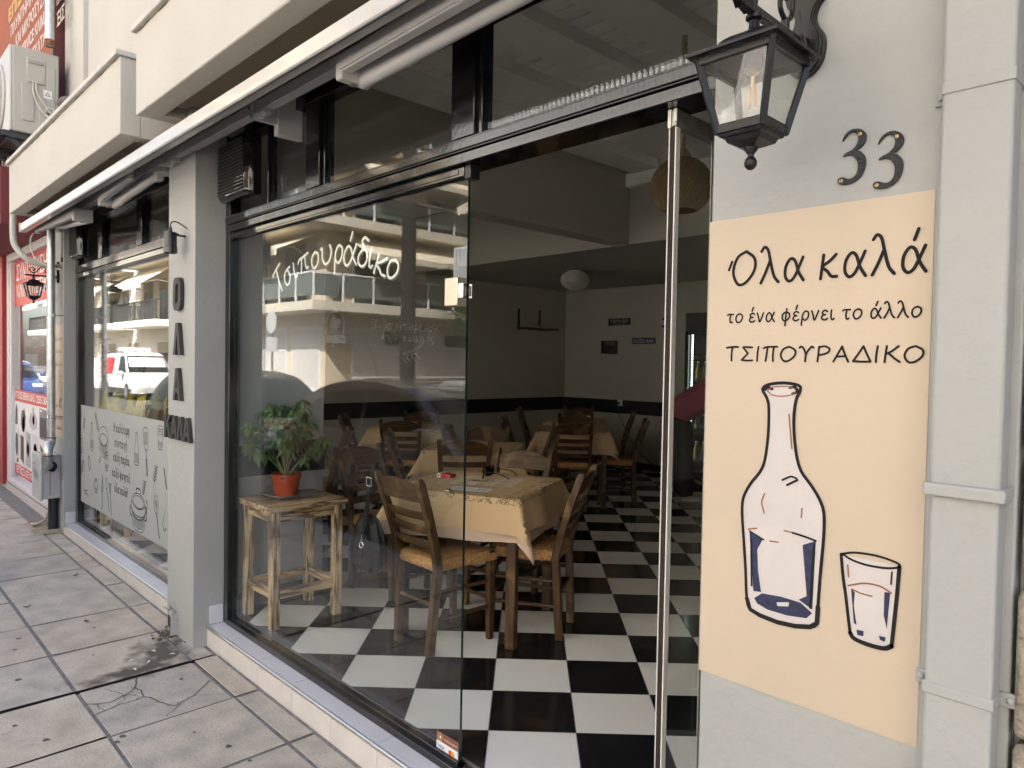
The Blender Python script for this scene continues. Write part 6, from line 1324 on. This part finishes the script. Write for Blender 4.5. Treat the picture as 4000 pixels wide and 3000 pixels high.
# ---------------------------------------------------------------- drinks cooler, person, carton
led = emit("cooler_led", (.80, 1.0, .92), 1.3)
fg = thing("drinks_cooler", "tall black lit drinks cooler behind the open door leaf", "drinks cooler", (-2.40, 5.70, 0))
m_ = MB(); m_.box(-.36, .03, .0, -.31, .66, 2.025); m_.box(.31, .03, 0, .36, .66, 2.025); m_.box(-.31, .62, 0, .31, .66, 2.025); m_.box(-.36, 0, 1.80, .36, .62, 2.025); m_.box(-.36, 0, 0, .36, .62, .18); m_.build("cabinet", black_matt, fg, bevel=.004)
m_ = MB(); m_.box(-.308, .60, .18, .308, .618, 1.80); m_.build("liner", mat("cooler_liner", (.38, .46, .46), .5), fg)
m_ = MB(); m_.box(-.36, .0, .18, -.315, .028, 1.80); m_.box(.315, .0, .18, .36, .028, 1.80); m_.build("door_frame", black_gloss, fg)
m_ = MB(); m_.box(-.315, .008, .18, .315, .014, 1.80); m_.build("door_glass", pane_glass, fg, smooth=0)
m_ = MB()
for k in range(46): m_.box(-.298, .045, .22 + .034*k, -.284, .057, .242 + .034*k)
m_.build("light_strip", led, fg)
drk = [mat("drink_amber", (.20, .13, .02), .15), mat("drink_green", (.05, .18, .05), .15), mat("drink_cola", (.03, .012, .01), .12), mat("drink_label_blue", (.02, .04, .16), .4), mat("cap_pale", (.5, .5, .45), .4)]
for si, z in enumerate((.30, .62, .94, 1.24, 1.50)):
    m_ = MB(); m_.box(-.30, .06, z, .30, .58, z + .012); m_.box(-.30, .055, z - .012, .30, .062, z + .022, 1); m_.build("shelf", [mat("shelf_white", (.5, .55, .55), .4), ink], fg)
    if si < 4:
        for c in range(6):
            b_ = MB(); k = (si*2 + c//3) % 3
            b_.lathe([(0, 0), (.032, 0), (.034, .01), (.034, .11), (.030, .135), (.013, .175), (.013, .195), (0, .195)], (-.25 + .09*c, .12, z + .012), 14, mi=0); b_.lathe([(.0345, .05), (.0348, .05), (.0348, .095), (.0345, .095)], (-.25 + .09*c, .12, z + .012), 14, mi=1, caps=False); b_.lathe([(0, .195), (.015, .195), (.015, .212), (0, .212)], (-.25 + .09*c, .12, z + .012), 10, mi=2)
            o = b_.build("bottle", [drk[k], drk[3] if c % 2 else drk[0], drk[4]]); o.location = (-2.40, 5.70, 0)
            tag(o, "drink bottle standing on a shelf inside the lit cooler", "bottle", "drink bottles in the cooler")
# person bending over by the cooler, head and hands beyond the pilaster
PE = thing("person", "person in a dark pink top and black trousers bending over beside the cooler", "person", (-2.20, 4.93, 0), D_(-48))
def skin_body(name, chains, m, parent, sub=2):
    me = bpy.data.meshes.new(name); bm = bmesh.new(); sk_ = bm.verts.layers.skin.verify(); key = {}
    for ch in chains:
        pv = None
        for (p, r) in ch:
            k = tuple(round(c, 4) for c in p)
            if k not in key: v = bm.verts.new(p); v[sk_].radius = (r, r) if not isinstance(r, tuple) else r; key[k] = v
            v = key[k]
            if pv is not None and pv is not v and not bm.edges.get((pv, v)): bm.edges.new((pv, v))
            pv = v
    bm.verts.ensure_lookup_table(); bm.verts[0][sk_].use_root = True
    bm.to_mesh(me); bm.free(); me.materials.append(m)
    o = bpy.data.objects.new(name, me); COL.objects.link(o); o.parent = parent
    s = o.modifiers.new("skin", 'SKIN'); s.use_smooth_shade = True
    u_ = o.modifiers.new("subsurf", 'SUBSURF'); u_.levels = sub; u_.render_levels = sub
    return o
skinm = mat("skin", (.42, .25, .17), .5, var=.05, vs_=20)
# local +y = the way the person faces
hip = (0, -.10, .90); ch_ = (0, .20, 1.14); nk = (0, .38, 1.27); hd = (0, .47, 1.31)
hands = []
for s in (-1, 1):
    wr = (s*.20, .50, .72); hands.append([(nk, .05), ((s*.17, .33, 1.20), .055), ((s*.24, .42, .98), .042), (wr, .030), ((s*.19, .54, .66), (.022, .036))])
    for k, (dx, ln) in enumerate(((-.03, .07), (-.011, .085), (.009, .08), (.028, .062))): hands.append([((s*.19, .54, .66), (.022, .036)), ((s*.19 + dx, .565, .64), .010), ((s*.19 + dx*1.2, .58, .64 - ln*.5), .009), ((s*.19 + dx*1.2, .57, .64 - ln), .007)])
    hands.append([(wr, .030), ((s*.16, .55, .68), .011), ((s*.135, .58, .65), .009)])
body = skin_body("body", [[((0, -.06, .93), .11), ((0, .08, 1.03), .12), (ch_, .13), (nk, .055), (hd, .06), ((0, .55, 1.34), .088), ((0, .60, 1.30), .07)]] + hands, skinm, PE)
skin_body("shirt", [[((0, -.16, .86), (.225, .175)), ((0, -.13, .92), (.205, .165)), ((0, -.02, .99), (.20, .165)), ((0, .12, 1.09), (.195, .16)), ((0, .24, 1.18), (.17, .14)), ((0, .34, 1.25), (.10, .09))]] + [[((0, .24, 1.18), (.17, .14)), ((s*.17, .32, 1.20), .085), ((s*.225, .39, 1.05), .068), ((s*.235, .41, .99), .06)] for s in (-1, 1)], mat("pink_shirt", (.30, .03, .075), .8, var=.06, bump=.3, bs=14), PE)
skin_body("trousers", [[((0, -.11, .90), (.19, .165)), ((0, -.13, .80), (.19, .165))]] + [[((0, -.13, .80), (.19, .165)), ((s*.10, -.10, .68), .125), ((s*.105, -.06, .46), .100), ((s*.11, -.05, .12), .092), ((s*.11, -.04, .05), .098)] for s in (-1, 1)], mat("black_trousers", (.016, .015, .017), .85), PE)
for s in (-1, 1):
    skin_body("shoe", [[((s*.105, -.09, .045), .042), ((s*.105, .0, .045), .042), ((s*.11, .10, .035), .036), ((s*.112, .15, .03), .028)]], mat("shoe_pale", (.48, .45, .40), .6), PE)
hair = MB(); hair.grid(lambda u, v: (.098*math.sin(math.pi*v)*math.cos(6.283*u), .535 + .10*math.sin(math.pi*v)*math.sin(6.283*u), 1.375 + .095*math.cos(math.pi*v) - .02*math.sin(6.283*u)), 22, 12); hair.build("hair", mat("hair_dark", (.03, .018, .012), .6, bump=.5, bs=90), PE, smooth=80)
bxn = thing("cardboard_carton", "open brown cardboard carton on the floor by the person's feet", "carton", (-1.72, 4.72, 0), D_(-50))
cm = mat("cardboard", (.34, .22, .12), .85, var=.06); m_ = MB(); m_.box(-.17, -.13, 0, .17, -.124, .24); m_.box(-.17, .124, 0, .17, .13, .24); m_.box(-.17, -.124, 0, -.164, .124, .24); m_.box(.164, -.124, 0, .17, .124, .24); m_.box(-.164, -.124, 0, .164, .124, .006); m_.build("box", cm, bxn)
m_ = MB(); m_.add([(-.17,-.13,.24),(.17,-.13,.24),(.17,-.25,.29),(-.17,-.25,.29)], [(0,1,2,3)]); m_.add([(-.17,-.13,.24),(-.17,.13,.24),(-.27,.13,.28),(-.27,-.13,.28)], [(0,1,2,3)]); m_.build("flap", cm, bxn)
m_ = MB(); m_.box(-.12, -.1315, .03, .10, -.1305, .08, 0); text_mesh(m_, "24 x 0.2 BT.", (-.10, -.132, .042), X_, Z_, .035, w=.17, mi=1); m_.build("print", [mat("carton_label", (.6, .6, .6), .6), ink], bxn)
# ---------------------------------------------------------------- across the street (seen mirrored in the panes)
wall_ochre = mat("ochre_wall", (.66, .55, .40), .85, var=.05, vs_=.8); wall_cream2 = mat("pale_cream_wall", (.70, .64, .54), .85, var=.05, vs_=.8); wall_white = mat("balcony_white", (.74, .70, .62), .8, var=.05, vs_=2); wall_yel = mat("pale_yellow_wall", (.66, .60, .49), .85, var=.05, vs_=.8)
shutter_m = mat("roller_shutter", (.30, .24, .18), .7); car_glass = mat("car_window", (.010, .012, .013), .12, spec=.22); glass_dark = mat("dark_window", (.03, .035, .04), .08); rail_grey = mat("railing_pale", (.74, .75, .76), .4); rail_dark = mat("railing_iron", (.05, .05, .05), .5)
paper_white = mat("papered_window", (.62, .58, .55), .5); awn_m = mat("awning_canvas", (.70, .62, .48), .85); awn_d = mat("awning_canvas_taupe", (.30, .26, .21), .85); smoke = mat("smoked_panel", (.14, .16, .15), .15)
class Face:
    """local frame on a facade: u along it, d outwards, z up"""
    def __init__(s, o, U, Nn): s.o, s.U, s.N = Vector(o), Vector(U), Vector(Nn)
    def pt(s, u, d, z): return s.o + s.U*u + s.N*d + Vector((0, 0, z))
    def box(s, mb, u0, d0, z0, u1, d1, z1, mi=0):
        p = [s.pt(u, d, z) for z in (z0, z1) for u, d in ((u0,d0),(u1,d0),(u1,d1),(u0,d1))]
        mb.add(p, [(3,2,1,0),(4,5,6,7),(0,1,5,4),(1,2,6,5),(2,3,7,6),(3,0,4,7)], mi); return mb
def win(F, B, u, z, w, h, m=None):
    m_ = MB(); F.box(m_, u, -.02, z, u + w, .03, z + h, 0); F.box(m_, u + .07, .025, z + .05, u + w/2 - .03, .04, z + h*.72, 1); F.box(m_, u + w/2 + .03, .025, z + .05, u + w - .07, .04, z + h*.72, 1); F.box(m_, u + .05, .025, z + h*.72, u + w - .05, .05, z + h - .04, 2)
    m_.build("window", [rail_grey, m or glass_dark, shutter_m], B, smooth=0)
def balcony(F, B, u0, u1, z, depth, style, slab=None):
    m_ = MB(); F.box(m_, u0, .0, z, u1, depth, z + .30); o = m_.build("balcony", slab or wall_white, B, smooth=0)
    m_ = MB(); top = z + 1.22
    F.box(m_, u0 + .05, depth - .10, top - .05, u1 - .05, depth - .05, top)
    for e_ in (u0 + .05, u1 - .10): F.box(m_, e_, .0, top - .05, e_ + .05, depth - .05, top)
    n = max(2, round((u1 - u0)/(1.15 if style != 'bars' else .13)))
    for k in range(n + 1): u = u0 + .06 + (u1 - u0 - .16)*k/n; F.box(m_, u, depth - .095, z + .30, u + .055, depth - .045, top)
    if style == 'panel': F.box(m_, u0 + .1, depth - .085, z + .46, u1 - .1, depth - .075, top - .08, 1); F.box(m_, u0 + .085, .1, z + .46, u0 + .075, depth - .08, top - .08, 1); F.box(m_, u1 - .085, .1, z + .46, u1 - .075, depth - .08, top - .08, 1)
    if style == 'bars': F.box(m_, u0 + .05, depth - .1, z + .40, u1 - .05, depth - .05, z + .44)
    if style == 'iron':
        for k in range(int((u1 - u0)/.11)):
            u = u0 + .08 + .11*k; F.box(m_, u, depth - .09, z + .3, u + .02, depth - .07, top - .05); 
            if k % 3 == 0: F.box(m_, u - .03, depth - .09, z + .62, u + .07, depth - .07, z + .86)
        for k in range(int(depth/.12)): F.box(m_, u0 + .06, .06 + .12*k, z + .3, u0 + .085, .08 + .12*k, top - .05); F.box(m_, u1 - .085, .06 + .12*k, z + .3, u1 - .06, .08 + .12*k, top - .05)
    m_.build("railing", [rail_dark if style == 'iron' else rail_grey, smoke], o, smooth=0)
def canvas(F, B, u0, u1, z, out, drop, m=None):
    m_ = MB(); m_.add([F.pt(u0, .1, z), F.pt(u1, .1, z), F.pt(u1, out, z - drop), F.pt(u0, out, z - drop), F.pt(u0, .1, z - .01), F.pt(u1, .1, z - .01), F.pt(u1, out, z - drop - .01), F.pt(u0, out, z - drop - .01)], [(0,1,2,3),(7,6,5,4),(3,2,6,7),(0,3,7,4),(1,5,6,2)])
    n = int((u1 - u0)/.16)
    for k in range(n): a = u0 + (u1 - u0)*k/n; b_ = u0 + (u1 - u0)*(k + 1)/n; m_.add([F.pt(a, out, z - drop), F.pt(b_, out, z - drop), F.pt(b_, out, z - drop - .16), F.pt((a+b_)/2, out, z - drop - .22), F.pt(a, out, z - drop - .16)], [(0,1,2,3,4)])
    for u in (u0 + .3, u1 - .3): m_.bar(F.pt(u, .2, z - .9), F.pt(u, out*.55, z - drop*.75), .04, .04, mi=1); m_.bar(F.pt(u, out*.55, z - drop*.75), F.pt(u + .2, out - .05, z - drop), .04, .04, mi=1)
    m_.build("awning", [m or awn_m, alu_white], B, smooth=0)
YF = -10.5
# corner building: front along the street, side along the cross street
BC = thing("corner_building", "ochre corner block with smoked balcony panels, mirrored in the big pane", "building")
m_ = MB(); m_.box(-29.5, -26, -.14, -19.6, YF, 12.6); m_.build("wall", wall_ochre, BC, smooth=0)
FA = Face((-29.5, YF, 0), (1,0,0), (0,1,0)); FB = Face((-19.6, YF, 0), (0,-1,0), (1,0,0))
for f_, L_ in ((FA, 9.9), (FB, 15.0)):
    for fl_i, z in enumerate((3.0, 5.75, 8.5)):
        balcony(f_, BC, .3 if f_ is FA else -.02, L_ + (1.05 if f_ is FA else 0), z, 1.05, 'panel', wall_yel)
        u = 1.0
        while u < L_ - 2: win(f_, BC, u, z + .35, 1.7, 2.1); u += 3.0
        canvas(f_, BC, .6, L_*.45, z + 2.65, 1.5, .75); canvas(f_, BC, L_*.52, L_ - .3, z + 2.65, 1.6, .7)
for u in (5.2, 7.6): m_ = MB(); FA.box(m_, u, -.02, 0, u + 2.0, .05, 2.55, 0); FA.box(m_, u + .08, .03, .5, u + 1.92, .06, 1.85, 1); FA.box(m_, u + .08, .03, 1.95, u + 1.92, .06, 2.45, 1); m_.build("shop_window", [rail_grey, paper_white], BC, smooth=0)
for u in (1.0, 3.7, 6.4): m_ = MB(); FB.box(m_, u, -.02, 0, u + 2.5, .05, 2.55, 0); FB.box(m_, u + .08, .03, .1, u + 2.42, .06, 1.9, 1); FB.box(m_, u + .08, .03, 2.0, u + 1.2, .06, 2.45, 1); FB.box(m_, u + 1.3, .03, 2.0, u + 2.42, .06, 2.45, 2); m_.build("shop_window", [rail_grey, paper_white, glass_dark], BC, smooth=0)
m_ = MB(); FB.box(m_, .25, .02, 2.0, .95, .30, 2.75, 0); bsn = m_.build("hanging_sign", mat("hanging_sign_white", (.7, .68, .64), .5), BC, smooth=0)
m_ = MB()
for k, (s_, mi) in enumerate((("ΗΛΕΚΤΡΙΚΑ",0),("ΦΩΤΙΣΜΟΣ",1),("ΥΛΙΚΑ",0),("SERVICE",1))): text_mesh(m_, s_, (-19.28, YF - .28, 2.55 - .16*k), (0,-1,0), Z_, .14, w=.62, mi=mi)
m_.build("lettering", [mat("sign_red2", (.5,.03,.03), .5), mat("sign_navy2", (.03,.05,.2), .5)], bsn, smooth=0)
# iron balcony house further along
BL = thing("balcony_house", "cream house with ornate iron balcony and sunlit canvas awning, mirrored in the left window", "building")
m_ = MB(); m_.box(-60, -24, -.14, -31.5, YF, 10.2); m_.build("wall", wall_cream2, BL, smooth=0)
FL = Face((-60, YF, 0), (1,0,0), (0,1,0))
for z in (2.85, 5.95):
    for u0, u1 in ((.5, 6.5), (7.2, 14.0), (15.0, 20.2), (21.0, 27.5)):
        balcony(FL, BL, u0, u1, z, 1.25, 'iron'); win(FL, BL, u0 + .8, z + .35, 1.5, 2.1); win(FL, BL, u0 + 3.2, z + .35, 1.3, 2.1); canvas(FL, BL, u0 + .6, u1 - .6, z + 2.95, 1.7, 1.05)
for u in (1.5, 6.0, 10.5, 15.5, 19.5, 24.0): win(FL, BL, u, .2, 1.6, 2.0)
# block facing the cafe
BR = thing("opposite_block", "pale yellow block with white railed balconies across from the cafe", "building")
m_ = MB(); m_.box(-12.0, -24, -.14, 16, YF, 12.6); m_.build("wall", wall_yel, BR, smooth=0)
FR_ = Face((-12.0, YF, 0), (1,0,0), (0,1,0)); FS = Face((-12.0, YF, 0), (0,-1,0), (-1,0,0))
for z in (2.95, 5.75, 8.6):
    for u0, u1 in ((.3, 8.6), (9.6, 17.5), (18.5, 27)):
        balcony(FR_, BR, u0, u1, z, 1.1, 'bars'); 
        for du in (.9, 3.4, 5.9): win(FR_, BR, u0 + du, z + .35, 1.6, 2.1)
    canvas(FR_, BR, 1.0, 7.5, z + 2.75, 1.5, .7)
    balcony(FS, BR, 3.5, 10, z, 1.1, 'bars')
for u in (.6, 4.2, 7.8, 11.4, 15.0, 18.6, 22.2): m_ = MB(); FR_.box(m_, u, -.02, 0, u + 2.9, .05, 2.5, 0); FR_.box(m_, u + .08, .03, .4, u + 2.82, .06, 2.4, 1); m_.build("shop_window", [rail_grey, paper_white if int(u) % 3 else glass_dark], BR, smooth=0)
BE = thing("end_block", "tall cream block closing the cross street", "building"); m_ = MB(); m_.box(-26, -62, -.2, -4, -50, 14); m_.build("wall", wall_cream2, BE, smooth=0)
FE = Face((-26, -50, 0), (1,0,0), (0,1,0))
for z in (3.2, 6.3, 9.4): balcony(FE, BE, 1, 21, z, 1.2, 'panel')
# dark street pole
pl = MB(); pl.tube([(-8.35, -5.75, -.28), (-8.35, -5.75, 7.5)], .13, 16); o = pl.build("street_pole", mat("pole_brown", (.018, .013, .010), .8)); tag(o, "dark wooden street pole mirrored in the big pane", "pole")
rs_ = thing("road_sign", "round road sign on a thin steel pole seen from behind in the glass", "road sign", (-17.0, -7.4, -.28)); m_ = MB(); m_.tube([(0, 0, 0), (0, 0, 2.95)], .03, 10); m_.build("post", galv, rs_); m_ = MB(); m_.lathe([(0, -.01), (.3, -.01), (.3, .01), (0, .01)], (0, .03, 2.7), 28, ax='y'); m_.build("disc", mat("sign_back", (.5, .5, .5), .5), rs_); m_ = MB(); m_.box(-.3, .0, 1.9, .3, .03, 2.3); m_.build("plate", mat("sign_back2", (.45, .45, .46), .5), rs_)
# tree at the mouth of the cross street
TR = thing("street_tree", "leafy street tree on the cross street corner, mirrored at the edge of the big pane", "tree", (-14.3, -13.0, -.14)); m_ = MB(); rr = random.Random(21)
m_.tube(spline([(0, 0, 0), (.05, .02, .9), (-.03, .05, 1.7), (.0, .0, 2.4)], 4), [.15 - .006*i for i in range(13)], 10)
for k in range(8): a = k*.8; m_.tube(spline([(0, 0, 1.7 + .08*k), (.5*math.cos(a), .5*math.sin(a), 2.6), (1.1*math.cos(a), 1.1*math.sin(a), 3.3 + .1*k)], 5), [.06, .055, .05, .045, .04, .035, .03, .025, .02, .015, .01], 7)
m_.build("trunk", mat("bark", (.10, .075, .05), .95, bump=.8, bs=40), TR)
m_ = MB()
for c in range(46):
    a, e_, r = rr.uniform(0, 6.28), rr.uniform(-.6, 1.2), rr.uniform(.6, 1.55); cx, cy_, cz = r*math.cos(a)*math.cos(e_), r*math.sin(a)*math.cos(e_), 3.2 + r*math.sin(e_)*1.15
    for q in range(70):
        p = Vector((cx + rr.gauss(0, .26), cy_ + rr.gauss(0, .26), cz + rr.gauss(0, .22))); d = Vector((rr.gauss(0,1), rr.gauss(0,1), rr.gauss(-.4,.6))).normalized(); s = d.orthogonal().normalized(); L2, W2 = rr.uniform(.09, .15), rr.uniform(.03, .05)
        m_.add([p, p + d*L2*.5 + s*W2, p + d*L2, p + d*L2*.5 - s*W2], [(0,1,2,3)])
tc_ = m_.build("crown", leafm, TR, smooth=0)
# ---------------------------------------------------------------- parked cars
tyre_m = mat("tyre", (.012, .012, .012), .85); rim_m = mat("alloy", (.45, .45, .46), .3, .8)
def make_car(label, paint, van=False):
    t = thing("parked_van" if van else "parked_car", label, "van" if van else "car", (0,0,0), 0, None if van else "cars parked along the street")
    Ln, Wd = (4.4, 1.82) if van else (4.05, 1.72)
    if van: low = [(-2.2,.32),(-2.2,.9),(-2.17,1.0),(-1.0,1.0),(.6,1.0),(1.15,1.02),(1.75,.92),(2.1,.78),(2.2,.55),(2.15,.28)]; gh = [(-2.16,.98),(-2.12,1.70),(-2.02,1.82),(-.2,1.86),(.45,1.80),(1.25,1.0)]
    else: low = [(-2.02,.30),(-2.03,.62),(-1.98,.88),(-1.0,.90),(.7,.92),(1.15,.90),(1.75,.78),(1.98,.62),(2.02,.40),(1.98,.24)]; gh = [(-1.95,.86),(-1.72,1.22),(-1.35,1.42),(-.6,1.50),(.0,1.47),(.42,1.36),(1.10,.90)]
    def body_mesh(prof, w_lo, w_hi, z_lo, z_hi, n=5):
        mb = MB(); pts = [tuple(q) for q in spline(prof, n)]; cols = []
        ys = [-1, -.96, -.85, -.5, 0, .5, .85, .96, 1]
        rows = []
        for yy_ in ys:
            row = []
            for (x, z) in pts:
                f = (z - z_lo)/(z_hi - z_lo); w = w_lo + (w_hi - w_lo)*max(0, min(1, f)); ed = abs(yy_)
                shr = 1 - .035*max(0, (ed - .85)/.15)
                row.append((x*shr, yy_*w/2, z_lo + (z - z_lo)*(1 - .05*max(0, (ed - .85)/.15))))
            rows.append(row)
        nv = len(pts)
        mb.add([p for r_ in rows for p in r_], [(j*nv+i, (j+1)*nv+i, (j+1)*nv+i+1, j*nv+i+1) for j in range(len(ys)-1) for i in range(nv-1)])
        mb.add(rows[0], [tuple(range(nv))]); mb.add(rows[-1], [tuple(range(nv))[::-1]]); mb.add([rows[0][0], rows[0][-1], rows[-1][-1], rows[-1][0]], [(0,1,2,3)])
        return mb
    zt = 1.86 if van else 1.50
    m_ = body_mesh(low, Wd, Wd*.96, .25, 1.0); m_.build("body", paint, t, smooth=50)
    m_ = body_mesh(gh, Wd*.95, Wd*.78, .9, zt); m_.build("cabin", paint, t, smooth=50)
    def side_glass(pts, s):
        k = 1.0; zz = lambda z: (Wd*.95 + (Wd*.78 - Wd*.95)*(z - .9)/(zt - .9))/2 + .006
        mb = MB(); mb.add([(x, s*zz(z), z) for x, z in pts], [tuple(range(len(pts)))]); mb.build("window", car_glass, t, smooth=0)
    for s in (-1, 1):
        if van: side_glass([(.0,1.06),(1.05,1.06),(.52,1.70),(.0,1.72)], s)
        else: side_glass([(-1.55,.98),(-.45,.98),(-.45,1.40),(-1.15,1.34),(-1.45,1.2)], s); side_glass([(-.38,.98),(.86,.98),(.32,1.33),(-.05,1.40),(-.38,1.41)], s)
    def slope_glass(a, b_, wa, wb, nm):
        mb = MB(); d = Vector((b_[0]-a[0], 0, b_[1]-a[1])); nn = Vector((d.z, 0, -d.x)).normalized()*.008
        if nn.x*(1 if a[0] > 0 else -1) < 0: nn = -nn
        mb.add([Vector((a[0], -wa, a[1])) + nn, Vector((a[0], wa, a[1])) + nn, Vector((b_[0], wb, b_[1])) + nn, Vector((b_[0], -wb, b_[1])) + nn], [(0,1,2,3)]); mb.build(nm, car_glass, t, smooth=0)
    if van: slope_glass((1.19,1.06), (.55,1.73), .78, .68, "windscreen")
    else: slope_glass((1.05,.95), (.47,1.34), .72, .63, "windscreen"); slope_glass((-1.90,.95), (-1.56,1.32), .66, .58, "rear_window")
    fx, rx = (1.32, -1.32) if van else (1.22, -1.28)
    for x in (fx, rx):
        for s in (-1, 1):
            mb = MB(); mb.lathe([(0, -.10), (.24, -.10), (.31, -.08), (.315, .08), (.24, .10), (0, .10)], (x, s*(Wd/2 - .09), .315), 24, ax='y'); w_ = mb.build("wheel", tyre_m, t)
            mb = MB(); mb.lathe([(0, -.006), (.19, -.006), (.20, .004), (0, .004)], (x, s*(Wd/2 + .012), .315), 18, ax='y'); mb.build("rim", rim_m, w_)
    for s in (-1, 1):
        mb = MB(); mb.box(Ln/2 - .28, s*.60 - .14, .62, Ln/2 - .075, s*.60 + .14, .76); mb.build("headlight", mat("headlight_clear", (.6, .6, .62), .1), t, bevel=.03)
        mb = MB(); mb.box(-Ln/2 + .0, s*.70 - .09, .70, -Ln/2 + .08, s*.70 + .09, .92); mb.build("tail_light", mat("tail_red", (.3, .02, .02), .2), t, bevel=.02)
        mb = MB(); mb.box(.75, s*(Wd/2 - .01), .98, .95, s*(Wd/2 + .17), 1.12); mb.build("mirror", paint, t, bevel=.04)
    for s in (-1, 1): mb = MB(); mb.box(-Ln/2 + .25, s*(Wd/2 - .02), .20, Ln/2 - .25, s*(Wd/2 + .015), .44); mb.build("sill_cladding", tyre_m, t, bevel=.03)
    if van:
        mb = MB()
        for k in range(3): mb.tube([(-1.55, -.35 + .34*k, 1.98), (-.1, -.35 + .34*k, 1.98)], .09, 14)
        mb.build("roof_tubes", mat("tube_white", (.7, .7, .7), .4), t)
        mb = MB(); mb.box(-1.4, -.7, 1.84, -1.34, .7, 1.90); mb.box(-.3, -.7, 1.85, -.24, .7, 1.90); mb.build("roof_rack", rail_dark, t)
        mb = MB(); mb.add([(-1.75, .82, 1.08), (-.75, .82, 1.08), (-.75, .765, 1.62), (-1.75, .765, 1.62)], [(3,2,1,0)]); mb.add([(-1.75, .872, 1.0), (-.75, .872, 1.0), (-.75, .778, 1.66), (-1.75, .778, 1.66)], [(3,2,1,0)]); mb.build("side_panel", red_film, t, smooth=0)
    else:
        mb = MB(); mb.tube([(-1.25, 0, 1.42), (-1.50, 0, 1.85)], .006, 6); mb.build("aerial", ink, t)
    return t
def paint(nm, c): return mat(nm, c, .25, .3, coat=.8)
gcar = make_car("silver grey hatchback parked at the kerb beside the cafe", paint("paint_silver", (.26, .255, .24))); gcar.location = (-3.75, -2.98, -.275)
for (x, y, c, lab) in ((-8.55, -2.98, (.018, .019, .022), "black hatchback parked behind the silver one by the kerb"), (-27.5, -2.98, (.03, .05, .14), "dark blue hatchback parked outside the red shop")):
    o = make_car(lab, paint("paint_" + lab.split()[0] + str(int(-x)), c)); o.location = (x, y, -.275)
vn = make_car("white panel van with roof tubes and a red side panel across the street", paint("paint_white", (.72, .72, .72)), True); vn.location = (-30.2, -7.95, -.275)
